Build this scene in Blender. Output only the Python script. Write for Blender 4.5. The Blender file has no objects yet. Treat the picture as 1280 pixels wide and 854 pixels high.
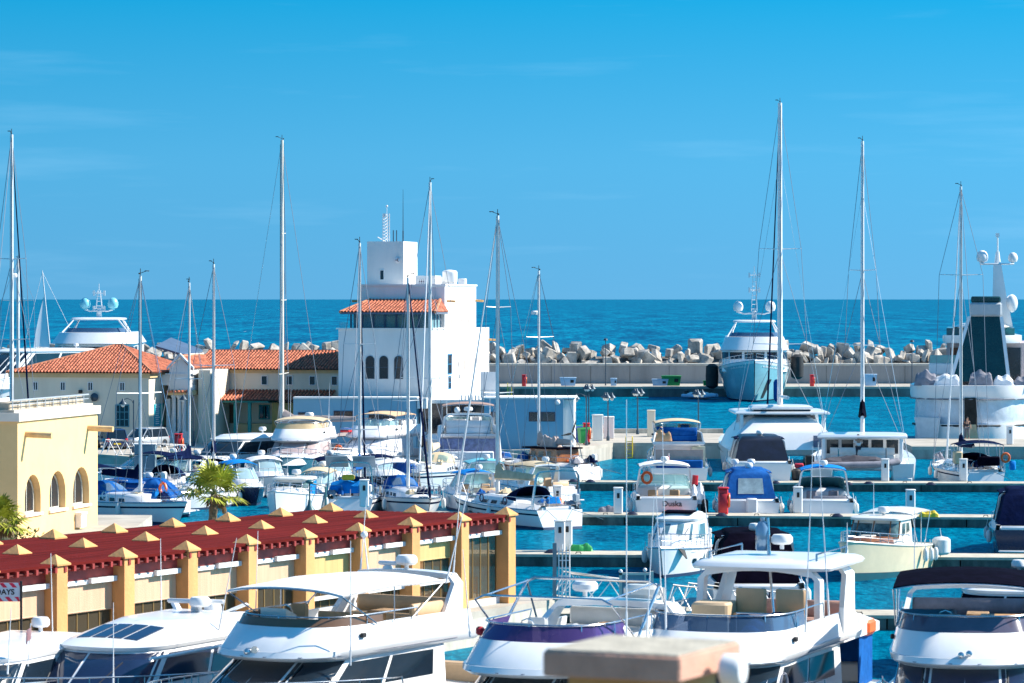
import bpy, math, random
from mathutils import Vector, Matrix
R = math.radians
rnd = random.Random(7)
scene = bpy.context.scene
COL = scene.collection
FP, CAMH = 4200.0, 12.0          # focal length in photo pixels, camera height above the water

def pt(px, py, Y):               # a place in the world: depth Y metres from the viewer
    return Vector(((px - 640) * Y / FP, Y, CAMH - (py - 374) * Y / FP))
def gp(px, py, z=0.0):           # a place on a level surface of height z
    Y = (CAMH - z) * FP / (py - 374)
    return Vector(((px - 640) * Y / FP, Y, z))

# ------------------------------------------------------------------ materials
def _n(nt, t, **k):
    n = nt.nodes.new(t)
    for a, b in k.items():
        setattr(n, a, b)
    return n
MATS = {}
def mat(name, rgb, rough=.5, metal=0., spec=.5, var=.12, vs=1.5, bump=0., bs=8., coat=0., streak=0., alpha=1., emit=None, dirt=None, ms=None):
    if name in MATS: return MATS[name]
    m = bpy.data.materials.new(name); m.use_nodes = True
    nt = m.node_tree; nt.nodes.clear()
    out = _n(nt, 'ShaderNodeOutputMaterial'); b = _n(nt, 'ShaderNodeBsdfPrincipled')
    nt.links.new(b.outputs[0], out.inputs[0])
    b.inputs['Roughness'].default_value = rough; b.inputs['Metallic'].default_value = metal
    b.inputs['Specular IOR Level'].default_value = spec
    b.inputs['Coat Weight'].default_value = coat; b.inputs['Coat Roughness'].default_value = .08
    b.inputs['Alpha'].default_value = alpha
    tc = _n(nt, 'ShaderNodeTexCoord')
    if var or streak:
        no = _n(nt, 'ShaderNodeTexNoise'); no.inputs['Scale'].default_value = vs; no.inputs['Detail'].default_value = 6
        no.inputs['Roughness'].default_value = .65
        mp = _n(nt, 'ShaderNodeMapping')
        if streak: mp.inputs['Scale'].default_value = (1, 1, 1 - streak)
        if ms: mp.inputs['Scale'].default_value = ms
        nt.links.new(tc.outputs['Object'], mp.inputs[0]); nt.links.new(mp.outputs[0], no.inputs['Vector'])
        cr = _n(nt, 'ShaderNodeMapRange'); cr.inputs[1].default_value = .3; cr.inputs[2].default_value = .7
        nt.links.new(no.outputs[0], cr.inputs[0])
        mx = _n(nt, 'ShaderNodeMix', data_type='RGBA')
        d = dirt if dirt else [c * (1 - var * 1.6) for c in rgb]
        hi = [min(1, c * (1 + var * .6)) for c in rgb]
        mx.inputs[6].default_value = (*d, 1); mx.inputs[7].default_value = (*hi, 1)
        nt.links.new(cr.outputs[0], mx.inputs[0]); nt.links.new(mx.outputs[2], b.inputs['Base Color'])
        mr = _n(nt, 'ShaderNodeMapRange'); mr.inputs[3].default_value = min(1, rough * 1.25 + .03); mr.inputs[4].default_value = rough * .8
        nt.links.new(no.outputs[0], mr.inputs[0]); nt.links.new(mr.outputs[0], b.inputs['Roughness'])
    else:
        b.inputs['Base Color'].default_value = (*rgb, 1)
    if bump:
        n2 = _n(nt, 'ShaderNodeTexNoise'); n2.inputs['Scale'].default_value = bs; n2.inputs['Detail'].default_value = 4
        nt.links.new(tc.outputs['Object'], n2.inputs['Vector'])
        bu = _n(nt, 'ShaderNodeBump'); bu.inputs['Strength'].default_value = bump; bu.inputs['Distance'].default_value = .05
        nt.links.new(n2.outputs[0], bu.inputs['Height']); nt.links.new(bu.outputs[0], b.inputs['Normal'])
    MATS[name] = m
    return m

def glass_mat(name, tint, a=.35, rough=.03):          # see-through sheet: tinted transparency with a reflecting face
    if name in MATS: return MATS[name]
    m = bpy.data.materials.new(name); m.use_nodes = True
    nt = m.node_tree; nt.nodes.clear()
    out = _n(nt, 'ShaderNodeOutputMaterial'); tr = _n(nt, 'ShaderNodeBsdfTransparent'); b = _n(nt, 'ShaderNodeBsdfPrincipled')
    tr.inputs[0].default_value = (*[min(1, .35 + t * 1.4) for t in tint], 1)
    b.inputs['Base Color'].default_value = (*tint, 1); b.inputs['Roughness'].default_value = rough
    mx = _n(nt, 'ShaderNodeMixShader'); lw = _n(nt, 'ShaderNodeLayerWeight'); lw.inputs[0].default_value = .25
    ad = _n(nt, 'ShaderNodeMath', operation='MULTIPLY_ADD'); ad.inputs[1].default_value = .5; ad.inputs[2].default_value = a
    ad.use_clamp = True
    nt.links.new(lw.outputs['Fresnel'], ad.inputs[0]); nt.links.new(ad.outputs[0], mx.inputs[0])
    nt.links.new(tr.outputs[0], mx.inputs[1]); nt.links.new(b.outputs[0], mx.inputs[2]); nt.links.new(mx.outputs[0], out.inputs[0])
    MATS[name] = m
    return m

GEL = mat('gelcoat_white', (.80, .80, .80), .22, var=.05, vs=.8, coat=.3)
GEL2 = mat('gelcoat_warm', (.78, .75, .68), .25, var=.06, vs=.8, coat=.2)
CREAM = mat('cream_paint', (.74, .62, .42), .3, var=.08, vs=1.2, coat=.2)
GREYG = mat('grey_gelcoat', (.42, .45, .48), .3, var=.08)
DECK = mat('deck_nonskid', (.62, .63, .62), .7, var=.1, vs=3, bump=.2, bs=60)
TEAK = mat('teak', (.42, .26, .13), .6, var=.3, vs=4, bump=.3, bs=20)
WOOD = mat('varnished_wood', (.30, .11, .035), .25, var=.35, vs=3, coat=.6)
GLASS = mat('dark_window_glass', (.012, .022, .035), .06, var=.3, vs=.6, spec=.7)
TGLASS = glass_mat('tinted_screen', (.07, .13, .22), .42)
RGLASS = glass_mat('restaurant_glass', (.28, .24, .18), .08)
PURPLE = glass_mat('plum_tinted_screen', (.07, .04, .16), .62)
CGLASS = glass_mat('clear_glass', (.35, .5, .55), .22)
VINYL = glass_mat('clear_vinyl_curtain', (.45, .5, .62), .38, .12)
STEEL = mat('stainless_steel', (.62, .63, .65), .22, metal=1., var=.05)
ALU = mat('anodised_mast', (.74, .74, .73), .38, metal=.1, var=.1, vs=2)
WHALU = mat('white_painted_metal', (.78, .78, .78), .35, var=.06)
BLACK = mat('black_rubber', (.015, .015, .017), .6, var=.3)
NAVY = mat('navy_canvas', (.004, .010, .045), .95, spec=.03, var=.25, vs=2.5, bump=.35, bs=5)
BLACKC = mat('black_canvas', (.004, .003, .010), .95, spec=.02, var=.3, vs=2.5, bump=.35, bs=5)
BLUEC = mat('blue_canvas', (.004, .09, .33), .75, spec=.12, var=.2, vs=2.5, bump=.35, bs=5)
BLUE2 = mat('bright_blue_canvas', (.004, .21, .60), .75, spec=.12, var=.15, vs=2.5, bump=.3, bs=5)
BEIGE = mat('beige_canvas', (.60, .48, .31), .85, var=.15, vs=2.5, bump=.35, bs=5)
TAUPE = mat('taupe_canvas', (.50, .40, .36), .85, spec=.12, var=.15, vs=2.5, bump=.35, bs=5)
WHITEC = mat('white_canvas', (.76, .76, .77), .8, var=.08, vs=2, bump=.4, bs=3)
GREYC = mat('grey_canvas', (.25, .25, .29), .8, spec=.12, var=.2, vs=2, bump=.4, bs=3)
VINYLW = mat('white_upholstery', (.74, .72, .68), .5, var=.08)
TANV = mat('tan_upholstery', (.55, .36, .20), .55, var=.12)
PINKV = mat('rose_upholstery', (.6, .36, .30), .6, var=.12)
ORANGE = mat('orange_plastic', (.80, .13, .02), .45, var=.12)
RED = mat('red_paint', (.62, .02, .03), .4, var=.12)
YEL = mat('yellow_paint', (.80, .55, .03), .45, var=.12)
GREEN = mat('green_plastic', (.02, .30, .07), .5, var=.15)
BLUEP = mat('blue_plastic', (.015, .07, .35), .5, var=.15)
LBLUE = mat('pale_blue_plastic', (.38, .55, .72), .5, var=.1)
FEND = mat('fender_vinyl', (.72, .72, .70), .45, var=.12)
ANTIF = mat('antifouling', (.01, .05, .13), .7, var=.25)
ANTIFG = mat('green_antifouling', (.015, .12, .14), .7, var=.25)
ROPE = mat('rope', (.45, .42, .36), .9, var=.2)
DARKLINE = mat('dark_rope', (.02, .03, .07), .8, var=.2)
CONC = mat('concrete', (.42, .39, .34), .9, var=.28, vs=.6, bump=.4, bs=6, streak=.75)
CONCL = mat('quay_wall_concrete', (.58, .54, .45), .9, var=.25, vs=1.2, bump=.4, bs=6, streak=.8)
PAVE = mat('paving', (.44, .40, .34), .9, var=.2, vs=.5, bump=.2, bs=10)
PONT = mat('pontoon_deck', (.52, .47, .38), .85, var=.22, vs=1.2, bump=.3, bs=12)
PONTS = mat('pontoon_side', (.10, .13, .12), .9, var=.5, vs=1.0, streak=.6, bump=.3)
PLAST = mat('white_render', (.80, .79, .77), .9, var=.09, vs=.35, streak=.8, bump=.15, bs=12)
PLASC = mat('cream_render', (.76, .68, .54), .9, var=.10, vs=.4, streak=.75, bump=.15, bs=12)
PLASO = mat('ochre_render', (.70, .50, .26), .9, var=.08, vs=.6, bump=.2, bs=12)
YELW = mat('pale_yellow_render', (.88, .57, .26), .9, var=.07, vs=.5, bump=.2, bs=10)
SANDP = mat('sand_yellow_pillar', (.76, .38, .14), .85, var=.16, vs=.9, streak=.7, bump=.25, bs=12)
TILE = mat('terracotta_tile', (.56, .17, .09), .8, var=.45, vs=2.2)
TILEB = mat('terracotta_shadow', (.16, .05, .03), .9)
SLAT = mat('red_slat_paint', (.15, .013, .011), .8, spec=.08, var=.45, vs=1.0, ms=(.12, 5, 1))
RAFT = mat('red_rafter_paint', (.34, .035, .028), .55, var=.2, vs=2)
BLIND = mat('woven_blind', (.66, .43, .28), .9, var=.12, vs=6, streak=.95, bump=.3, bs=30)
BLINDY = mat('yellow_blind', (.62, .44, .18), .9, var=.12, vs=6, streak=.95, bump=.3, bs=30)
LAMPG = mat('lamp_grey_blue_metal', (.05, .08, .11), .45, metal=.3, var=.1)
TEALP = mat('teal_paint', (.02, .32, .30), .5, var=.1)
DARK = mat('dark_interior', (.02, .018, .016), .8, var=.4)
BRONZE = mat('brown_interior_panel', (.20, .08, .04), .6, var=.25)
SKIN = mat('skin', (.50, .27, .18), .55, var=.08)
HAIR = mat('dark_hair', (.02, .012, .01), .6)
ROCK = mat('block_concrete', (.50, .46, .41), .9, var=.42, vs=.7, bump=.5, bs=4)

# ------------------------------------------------------------------ mesh builder
class MB:
    def __init__(s, M=None):
        s.v = []; s.f = []; s.M = M
    def add(s, vs, fs):
        o = len(s.v)
        if s.M is not None: vs = [s.M @ Vector(v) for v in vs]
        s.v.extend([tuple(v) for v in vs]); s.f.extend([tuple(i + o for i in f) for f in fs])
        return s
    def box(s, x0, x1, y0, y1, z0, z1):
        v = [(x, y, z) for z in (z0, z1) for x, y in ((x0, y0), (x1, y0), (x1, y1), (x0, y1))]
        return s.add(v, [(3, 2, 1, 0), (4, 5, 6, 7), (0, 1, 5, 4), (1, 2, 6, 5), (2, 3, 7, 6), (3, 0, 4, 7)])
    def rbox(s, x0, x1, y0, y1, z0, z1, b=.03):
        b = min(b, (x1 - x0) * .45, (y1 - y0) * .45, (z1 - z0) * .45)
        def ring(i, z):
            c = b
            a0, a1, c0, c1 = x0 + i, x1 - i, y0 + i, y1 - i
            return [(a0 + c, c0, z), (a1 - c, c0, z), (a1, c0 + c, z), (a1, c1 - c, z), (a1 - c, c1, z), (a0 + c, c1, z), (a0, c1 - c, z), (a0, c0 + c, z)]
        k = b * .8
        c = min(b, (x1 - x0) * .2, (y1 - y0) * .2)
        return s.loft([ring(min(k, c), z0), ring(0, z0 + b), ring(0, z1 - b), ring(min(k, c), z1)])
    def loft(s, rings, caps=True, closed=True):
        n = len(rings[0]); vs = [p for r in rings for p in r]; fs = []
        m = n if closed else n - 1
        for k in range(len(rings) - 1):
            for i in range(m):
                j = (i + 1) % n
                fs.append((k * n + i, k * n + j, (k + 1) * n + j, (k + 1) * n + i))
        if caps:
            fs.append(tuple(range(n - 1, -1, -1))); fs.append(tuple((len(rings) - 1) * n + i for i in range(n)))
        return s.add(vs, fs)
    def prism(s, poly, z0, z1):
        return s.loft([[(x, y, z0) for x, y in poly], [(x, y, z1) for x, y in poly]])
    def face(s, pts): return s.add(pts, [tuple(range(len(pts)))])
    def tube(s, pts, r, n=6, r2=None, closed=False):
        pts = [Vector(p) for p in pts]
        if r2 is None: r2 = r
        N = len(pts); rings = []
        up0 = None
        for i, p in enumerate(pts):
            a = pts[(i - 1) % N] if (closed or i) else p
            b = pts[(i + 1) % N] if (closed or i < N - 1) else p
            d = (b - a)
            if d.length < 1e-9: d = Vector((0, 0, 1))
            d.normalize()
            if up0 is None:
                up0 = Vector((0, 0, 1)) if abs(d.z) < .9 else Vector((1, 0, 0))
            x = up0.cross(d)
            if x.length < 1e-4: x = Vector((0, 1, 0)).cross(d)
            x.normalize(); y = d.cross(x)
            rr = r + (r2 - r) * i / max(1, N - 1)
            rings.append([p + (x * math.cos(k * 2 * math.pi / n) + y * math.sin(k * 2 * math.pi / n)) * rr for k in range(n)])
        if closed: rings.append(rings[0]); return s.loft(rings, caps=False)
        return s.loft(rings)
    def lathe(s, prof, c=(0, 0, 0), n=14, axis='z'):
        rings = []
        for r, h in prof:
            rr = max(r, .0005); ring = []
            for k in range(n):
                a = k * 2 * math.pi / n; p = (rr * math.cos(a), rr * math.sin(a), h)
                if axis == 'x': p = (p[2], p[0], p[1])
                elif axis == 'y': p = (p[1], p[2], p[0])
                ring.append((p[0] + c[0], p[1] + c[1], p[2] + c[2]))
            rings.append(ring)
        return s.loft(rings)
    def ball(s, c, rx, ry=None, rz=None, n=12, m=8):
        ry = ry or rx; rz = rz or rx; rings = []
        for j in range(m + 1):
            t = -math.pi / 2 + math.pi * j / m; q = max(math.cos(t), .004)
            rings.append([(c[0] + rx * q * math.cos(k * 2 * math.pi / n), c[1] + ry * q * math.sin(k * 2 * math.pi / n), c[2] + rz * math.sin(t)) for k in range(n)])
        return s.loft(rings)
    def build(s, name, m, parent=None, ang=38, smooth=True, loc=None):
        me = bpy.data.meshes.new(name); me.from_pydata(s.v, [], s.f); me.validate()
        o = bpy.data.objects.new(name, me); COL.objects.link(o)
        if m: me.materials.append(m)
        if smooth and len(me.polygons):
            me.polygons.foreach_set('use_smooth', [True] * len(me.polygons))
            me.set_sharp_from_angle(angle=R(ang))
        if parent: o.parent = parent
        if loc is not None: o.location = loc
        return o

def tag(o, label=None, cat=None, group=None, kind=None):
    if label: o['label'] = label
    if cat: o['category'] = cat
    if group: o['group'] = group
    if kind: o['kind'] = kind
    return o
def thing(name, label, cat, loc=(0, 0, 0), rz=0., group=None):
    o = bpy.data.objects.new(name, None); COL.objects.link(o); o.empty_display_size = .3
    o.location = loc; o.rotation_euler = (0, 0, rz)
    return tag(o, label, cat, group)
def copy_tree(o, parent=None):
    c = o.copy(); COL.objects.link(c); c.parent = parent
    for ch in list(o.children): copy_tree(ch, c)
    return c
def copy_at(o, loc, rz, label=None, group=None):
    c = copy_tree(o); c.location = loc; c.rotation_euler = (0, 0, rz)
    if label: c['label'] = label
    if group: c['group'] = group
    return c
def T(x, y, z, rz=0., rx=0., ry=0., s=1.):
    return Matrix.Translation((x, y, z)) @ Matrix.Rotation(rz, 4, 'Z') @ Matrix.Rotation(ry, 4, 'Y') @ Matrix.Rotation(rx, 4, 'X') @ Matrix.Scale(s, 4)
def text_obj(body, size, name, m, parent, M, extrude=.004, bold=0.0):
    cu = bpy.data.curves.new(name, 'FONT'); cu.body = body; cu.size = size; cu.extrude = extrude; cu.offset = bold
    cu.align_x = 'CENTER'; cu.align_y = 'CENTER'
    tmp = bpy.data.objects.new('tmp_text', cu); COL.objects.link(tmp)
    bpy.context.view_layer.update()
    me = bpy.data.meshes.new_from_object(tmp.evaluated_get(bpy.context.evaluated_depsgraph_get()))
    bpy.data.objects.remove(tmp); me.transform(M); me.materials.clear(); me.materials.append(m)
    o = bpy.data.objects.new(name, me); COL.objects.link(o); o.parent = parent
    return o
# ------------------------------------------------------------------ camera, sun, sky
cam = bpy.data.cameras.new('camera'); camo = bpy.data.objects.new('camera', cam); COL.objects.link(camo)
camo.location = (0, 0, CAMH); camo.rotation_euler = (R(90), 0, 0)
cam.sensor_width = 36; cam.lens = FP / 1280 * 36; cam.shift_y = -53 / 1280
cam.clip_start = 1; cam.clip_end = 200000
cam.dof.use_dof = True; cam.dof.focus_distance = 225; cam.dof.aperture_fstop = 3.6
scene.camera = camo
SUN_A, SUN_E = 9, 38           # azimuth from +X towards +Y, elevation
sd = Vector((math.cos(R(SUN_A)) * math.cos(R(SUN_E)), math.sin(R(SUN_A)) * math.cos(R(SUN_E)), math.sin(R(SUN_E))))
sl = bpy.data.lights.new('sun', 'SUN'); sl.energy = 4.8; sl.angle = R(.5); sl.color = (1, .93, .82)
so = bpy.data.objects.new('sun', sl); COL.objects.link(so); so.rotation_euler = sd.to_track_quat('Z', 'Y').to_euler()
so.location = (60, 60, 90)
w = bpy.data.worlds.new('World'); scene.world = w; w.use_nodes = True
nt = w.node_tree; nt.nodes.clear()
wo = _n(nt, 'ShaderNodeOutputWorld'); bg = _n(nt, 'ShaderNodeBackground'); bg.inputs[1].default_value = .125
sk = _n(nt, 'ShaderNodeTexSky', sky_type='NISHITA', sun_disc=False, sun_elevation=R(SUN_E), sun_rotation=R(90 - SUN_A))
sk.air_density = 1.0; sk.dust_density = .15; sk.ozone_density = 2.5; sk.altitude = 0
tc = _n(nt, 'ShaderNodeTexCoord'); sx = _n(nt, 'ShaderNodeSeparateXYZ'); cx = _n(nt, 'ShaderNodeCombineXYZ')
ml = _n(nt, 'ShaderNodeMath', operation='MULTIPLY_ADD'); ml.inputs[1].default_value = 1.0; ml.inputs[2].default_value = .42
nt.links.new(tc.outputs['Generated'], sx.inputs[0]); nt.links.new(sx.outputs[0], cx.inputs[0]); nt.links.new(sx.outputs[1], cx.inputs[1])
nt.links.new(sx.outputs[2], ml.inputs[0]); nt.links.new(ml.outputs[0], cx.inputs[2])
nm = _n(nt, 'ShaderNodeVectorMath', operation='NORMALIZE'); nt.links.new(cx.outputs[0], nm.inputs[0]); nt.links.new(nm.outputs[0], sk.inputs[0])
hs = _n(nt, 'ShaderNodeHueSaturation'); hs.inputs['Saturation'].default_value = 1.16; hs.inputs['Hue'].default_value = .485
mt = _n(nt, 'ShaderNodeMix', data_type='RGBA', blend_type='MULTIPLY'); mt.inputs[0].default_value = 1; mt.inputs[7].default_value = (1, 1, 1, 1)
rp = _n(nt, 'ShaderNodeValToRGB'); rp.color_ramp.interpolation = 'LINEAR'; RAMP = [(.0, (.56, .79, .78)), (.041, (.44, .87, .86)), (.090, (.06, .79, .85)), (.30, (.36, .84, 1.0))]
while len(rp.color_ramp.elements) < len(RAMP): rp.color_ramp.elements.new(.5)
for el, (ps, c_) in zip(rp.color_ramp.elements, RAMP): el.position = ps; el.color = (*c_, 1)
nt.links.new(sx.outputs[2], rp.inputs[0]); nt.links.new(rp.outputs[0], mt.inputs[7])
# faint veils of high cloud
no = _n(nt, 'ShaderNodeTexNoise'); no.inputs['Scale'].default_value = 3; no.inputs['Detail'].default_value = 8; no.inputs['Roughness'].default_value = .55
mpc = _n(nt, 'ShaderNodeMapping'); mpc.inputs['Scale'].default_value = (2.2, 2.2, 26); mpc.inputs['Location'].default_value = (.7, 0, .4)
nt.links.new(tc.outputs['Generated'], mpc.inputs[0]); nt.links.new(mpc.outputs[0], no.inputs['Vector'])
mrc = _n(nt, 'ShaderNodeMapRange'); mrc.inputs[1].default_value = .56; mrc.inputs[2].default_value = .85; mrc.inputs[3].default_value = 0; mrc.inputs[4].default_value = .12
nt.links.new(no.outputs[0], mrc.inputs[0])
mc = _n(nt, 'ShaderNodeMix', data_type='RGBA'); mc.inputs[7].default_value = (3.4, 5.0, 6.2, 1)
nt.links.new(sk.outputs[0], hs.inputs['Color']); nt.links.new(hs.outputs[0], mt.inputs[6])
nt.links.new(mrc.outputs[0], mc.inputs[0]); nt.links.new(mt.outputs[2], mc.inputs[6])
nt.links.new(mc.outputs[2], bg.inputs[0]); nt.links.new(bg.outputs[0], wo.inputs[0])
scene.view_settings.view_transform = 'Standard'; scene.view_settings.look = 'None'
scene.view_settings.exposure = 1.02; scene.view_settings.gamma = 1
scene.cycles.max_bounces = 6; scene.cycles.transparent_max_bounces = 12

# ------------------------------------------------------------------ water
SAIL = bpy.data.materials.new('sailcloth'); SAIL.use_nodes = True; _t = SAIL.node_tree; _b = _t.nodes['Principled BSDF']; _b.inputs['Base Color'].default_value = (.85, .85, .83, 1); _tr = _n(_t, 'ShaderNodeBsdfTranslucent'); _tr.inputs[0].default_value = (.85, .85, .83, 1); _m = _n(_t, 'ShaderNodeMixShader'); _m.inputs[0].default_value = .5
_t.links.new(_b.outputs[0], _m.inputs[1]); _t.links.new(_tr.outputs[0], _m.inputs[2]); _t.links.new(_m.outputs[0], _t.nodes['Material Output'].inputs[0])
def water(name, c1, c2, c3, spec, base, st, foam, rough, sy, lo=.40, hi=.62):
    m = bpy.data.materials.new(name); m.use_nodes = True; nt = m.node_tree; b = nt.nodes['Principled BSDF']
    tc = _n(nt, 'ShaderNodeTexCoord')
    def noise(scale, det, rgh, syy, dist=0.):
        mp = _n(nt, 'ShaderNodeMapping'); mp.inputs['Scale'].default_value = (1, syy, 1); mp.inputs['Rotation'].default_value = (0, 0, R(6))
        n = _n(nt, 'ShaderNodeTexNoise'); n.inputs['Scale'].default_value = scale; n.inputs['Detail'].default_value = det; n.inputs['Roughness'].default_value = rgh; n.inputs['Distortion'].default_value = dist
        nt.links.new(tc.outputs['Object'], mp.inputs[0]); nt.links.new(mp.outputs[0], n.inputs['Vector']); return n.outputs[0]
    big = noise(base, 12, .78, sy); fine = noise(base * 9, 9, .7, sy * 1.1, .4)
    ad = _n(nt, 'ShaderNodeMath', operation='ADD'); hf = _n(nt, 'ShaderNodeMath', operation='MULTIPLY'); hf.inputs[1].default_value = .5
    nt.links.new(big, ad.inputs[0]); nt.links.new(fine, ad.inputs[1]); nt.links.new(ad.outputs[0], hf.inputs[0])
    cr = _n(nt, 'ShaderNodeValToRGB'); e = cr.color_ramp.elements; e[0].position = lo; e[0].color = (*c1, 1); e[1].position = hi; e[1].color = (*c3, 1)
    k = cr.color_ramp.elements.new((lo + hi) / 2); k.color = (*c2, 1)
    nt.links.new(hf.outputs[0], cr.inputs[0]); last = cr.outputs[0]
    if foam:
        f = noise(.12, 10, .8, .10); mf = _n(nt, 'ShaderNodeMapRange'); mf.inputs[1].default_value = foam; mf.inputs[2].default_value = foam + .03
        fm = _n(nt, 'ShaderNodeMix', data_type='RGBA'); fm.inputs[7].default_value = (.62, .70, .74, 1)
        nt.links.new(f, mf.inputs[0]); nt.links.new(mf.outputs[0], fm.inputs[0]); nt.links.new(last, fm.inputs[6]); last = fm.outputs[2]
    out = nt.nodes['Material Output']; nt.nodes.remove(b); b = _n(nt, 'ShaderNodeBsdfDiffuse'); gl = _n(nt, 'ShaderNodeBsdfGlossy'); ms = _n(nt, 'ShaderNodeMixShader'); lw = _n(nt, 'ShaderNodeFresnel'); lw.inputs[0].default_value = 1.33
    fk = _n(nt, 'ShaderNodeMath', operation='MULTIPLY'); fk.inputs[1].default_value = spec; fk.use_clamp = True
    gl.inputs['Color'].default_value = (.35, .85, 1, 1); gl.inputs['Roughness'].default_value = rough
    nt.links.new(last, b.inputs['Color']); nt.links.new(lw.outputs[0], fk.inputs[0]); nt.links.new(fk.outputs[0], ms.inputs[0])
    nt.links.new(b.outputs[0], ms.inputs[1]); nt.links.new(gl.outputs[0], ms.inputs[2]); nt.links.new(ms.outputs[0], out.inputs[0])
    bu = _n(nt, 'ShaderNodeBump'); bu.inputs['Strength'].default_value = st; bu.inputs['Distance'].default_value = .5
    nt.links.new(hf.outputs[0], bu.inputs['Height']); nt.links.new(bu.outputs[0], b.inputs['Normal']); nt.links.new(bu.outputs[0], gl.inputs['Normal']); nt.links.new(bu.outputs[0], lw.inputs['Normal'])
    return m
SEA = water('open_sea_water', (.0, .045, .115), (.0, .095, .19), (.0, .19, .30), .12, .05, .4, .655, .3, .12, .43, .57)
HARB = water('harbour_water', (.0, .045, .115), (.0, .135, .235), (.0, .25, .38), .50, .30, .7, 0, .10, .38, .40, .60)
b = MB(); b.face([(-60000, 452, 0), (60000, 452, 0), (90000, 120000, 0), (-90000, 120000, 0)])
tag(b.build('sea', SEA), kind='structure')
b = MB(); b.face([(-1500, 20, 0), (1500, 20, 0), (1500, 452, 0), (-1500, 452, 0)])
tag(b.build('harbour_water', HARB), kind='structure')
b = MB(); b.face([(-1500, -400, -2), (1500, -400, -2), (1500, 455, -2), (-1500, 455, -2)])
tag(b.build('seabed', mat('sand_bed', (.2, .2, .15), .9)), kind='structure')

# ------------------------------------------------------------------ land
def slab(name, poly, z0, z1, mtop, mside, kind='structure', edge=.35):
    b = MB(); b.prism(poly, z0, z1 - .25); o = b.build(name, mside)
    tag(o, kind=kind)
    e = MB(); e.prism(poly, z1 - .25, z1); t = e.build('surface', mtop, o)
    return o
HP = .503; VP = .864
K = (1.73, 121.3)
landA = [K, (K[0] - VP * 8.6, K[1] + HP * 8.6 + .3), (-11.2, 131), (-11.6, 147), (-17.6, 150), (-18, 168), (-60, 172), (-60, 30), (K[0] - HP * 90, K[1] - VP * 90)]
slab('near_quay', landA, -1.5, 1.2, PAVE, CONCL)
landB = [(-110, 233), (-13.6, 234), (-13.2, 240), (4.36, 241), (7.6, 252.6), (17, 252.6), (17, 271), (4.5, 276), (-2, 282), (-110, 292)]
slab('far_quay', landB, -1.5, 1.2, PAVE, CONC)
slab('right_quay', [(30.0, 252), (60, 251), (60, 266), (30.3, 266)], -1.5, .95, PAVE, CONC)
slab('breakwater_quay', [(-160, 412), (160, 413), (160, 429), (-160, 428)], -1.5, 1.25, PAVE, mat('dark_quay_face', (.16, .17, .16), .9, var=.4, vs=.4, streak=.7))
b = MB(); b.box(-160, 160, 427.5, 430.2, 1.25, 3.55)
wl = tag(b.build('breakwater_wall', mat('breakwater_wall_concrete', (.37, .36, .35), .9, var=.22, vs=.25, bump=.3, bs=4, streak=.85)), 'long grey concrete wall of the breakwater with panel joints, below the boulders', 'wall')
c = MB(); c.box(-160, 160, 427.42, 430.3, 3.55, 3.8); c.build('coping', mat('coping_concrete', (.6, .57, .5), .9, var=.2), wl)
j = MB()
for k in range(-30, 31): j.box(k * 5.0 - .04, k * 5.0 + .04, 427.46, 427.5, 1.26, 3.55)
j.build('joint', mat('joint_dark', (.2, .2, .19), .9), wl)
# rough core behind the wall, that the blocks lie on
b = MB(); b.loft([[(x, 430.4, -1), (x, 430.4, 3.3), (x, 433.5, 4.6), (x, 440, 4.2), (x, 452, -1)] for x in (-160, 160)])
tag(b.build('breakwater_mound', mat('mound_rock', (.16, .15, .14), .95, var=.4, vs=1, bump=1, bs=1.5)), kind='structure')
def block_mesh(seed, a, bb, c):
    r = random.Random(seed); ch = .22
    def ring(sx, sy, z): 
        k = ch * .8
        return [((-sx + k), -sy, z), (sx - k, -sy, z), (sx, -sy + k, z), (sx, sy - k, z), (sx - k, sy, z), (-sx + k, sy, z), (-sx, sy - k, z), (-sx, -sy + k, z)]
    m = MB(); t = r.uniform(.72, .92)
    m.loft([ring(a - ch * .5, bb - ch * .5, -c), ring(a, bb, -c + ch * .5), ring(a * t, bb * t, c - ch * .5), ring(a * t - ch * .5, bb * t - ch * .5, c)])
    me = bpy.data.meshes.new('boulder'); me.from_pydata([(x + r.uniform(-.05, .05), y + r.uniform(-.05, .05), z + r.uniform(-.05, .05)) for x, y, z in m.v], [], m.f); me.materials.append(ROCK)
    return me
shapes = [block_mesh(1, 1.25, 1.05, .38), block_mesh(2, .8, .95, .6), block_mesh(3, 1.5, .8, .34), block_mesh(4, 1.0, .55, .6), block_mesh(5, 1.3, 1.0, .45)]
r = random.Random(11); n = 0
for row, (yy, zz, step) in enumerate([(431.3, 4.0, 1.45), (432.6, 4.75, 1.45), (434.4, 5.4, 1.5)]):
    x = -66 + row * .6
    while x < 60 and n < 298:
        if row == 2 and r.random() < .12: x += step; continue
        me = r.choice(shapes); o = bpy.data.objects.new('concrete_block', me); COL.objects.link(o)
        o.location = (x + r.uniform(-.4, .4), yy + r.uniform(-.5, .6), zz + r.uniform(-.5, .45))
        o.rotation_euler = (r.uniform(-1.7, 1.7), r.uniform(-1.7, 1.7), r.uniform(0, 6.28)); s = r.choice((.5, .65, .75, .85, .95)) * r.uniform(.9, 1.1); o.scale = (s, s, s)
        tag(o, 'pale chamfered concrete block tumbled on the breakwater above the grey wall', 'concrete block', 'armour blocks piled on the breakwater')
        n += 1; x += step * r.uniform(.75, 1.05)
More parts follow.
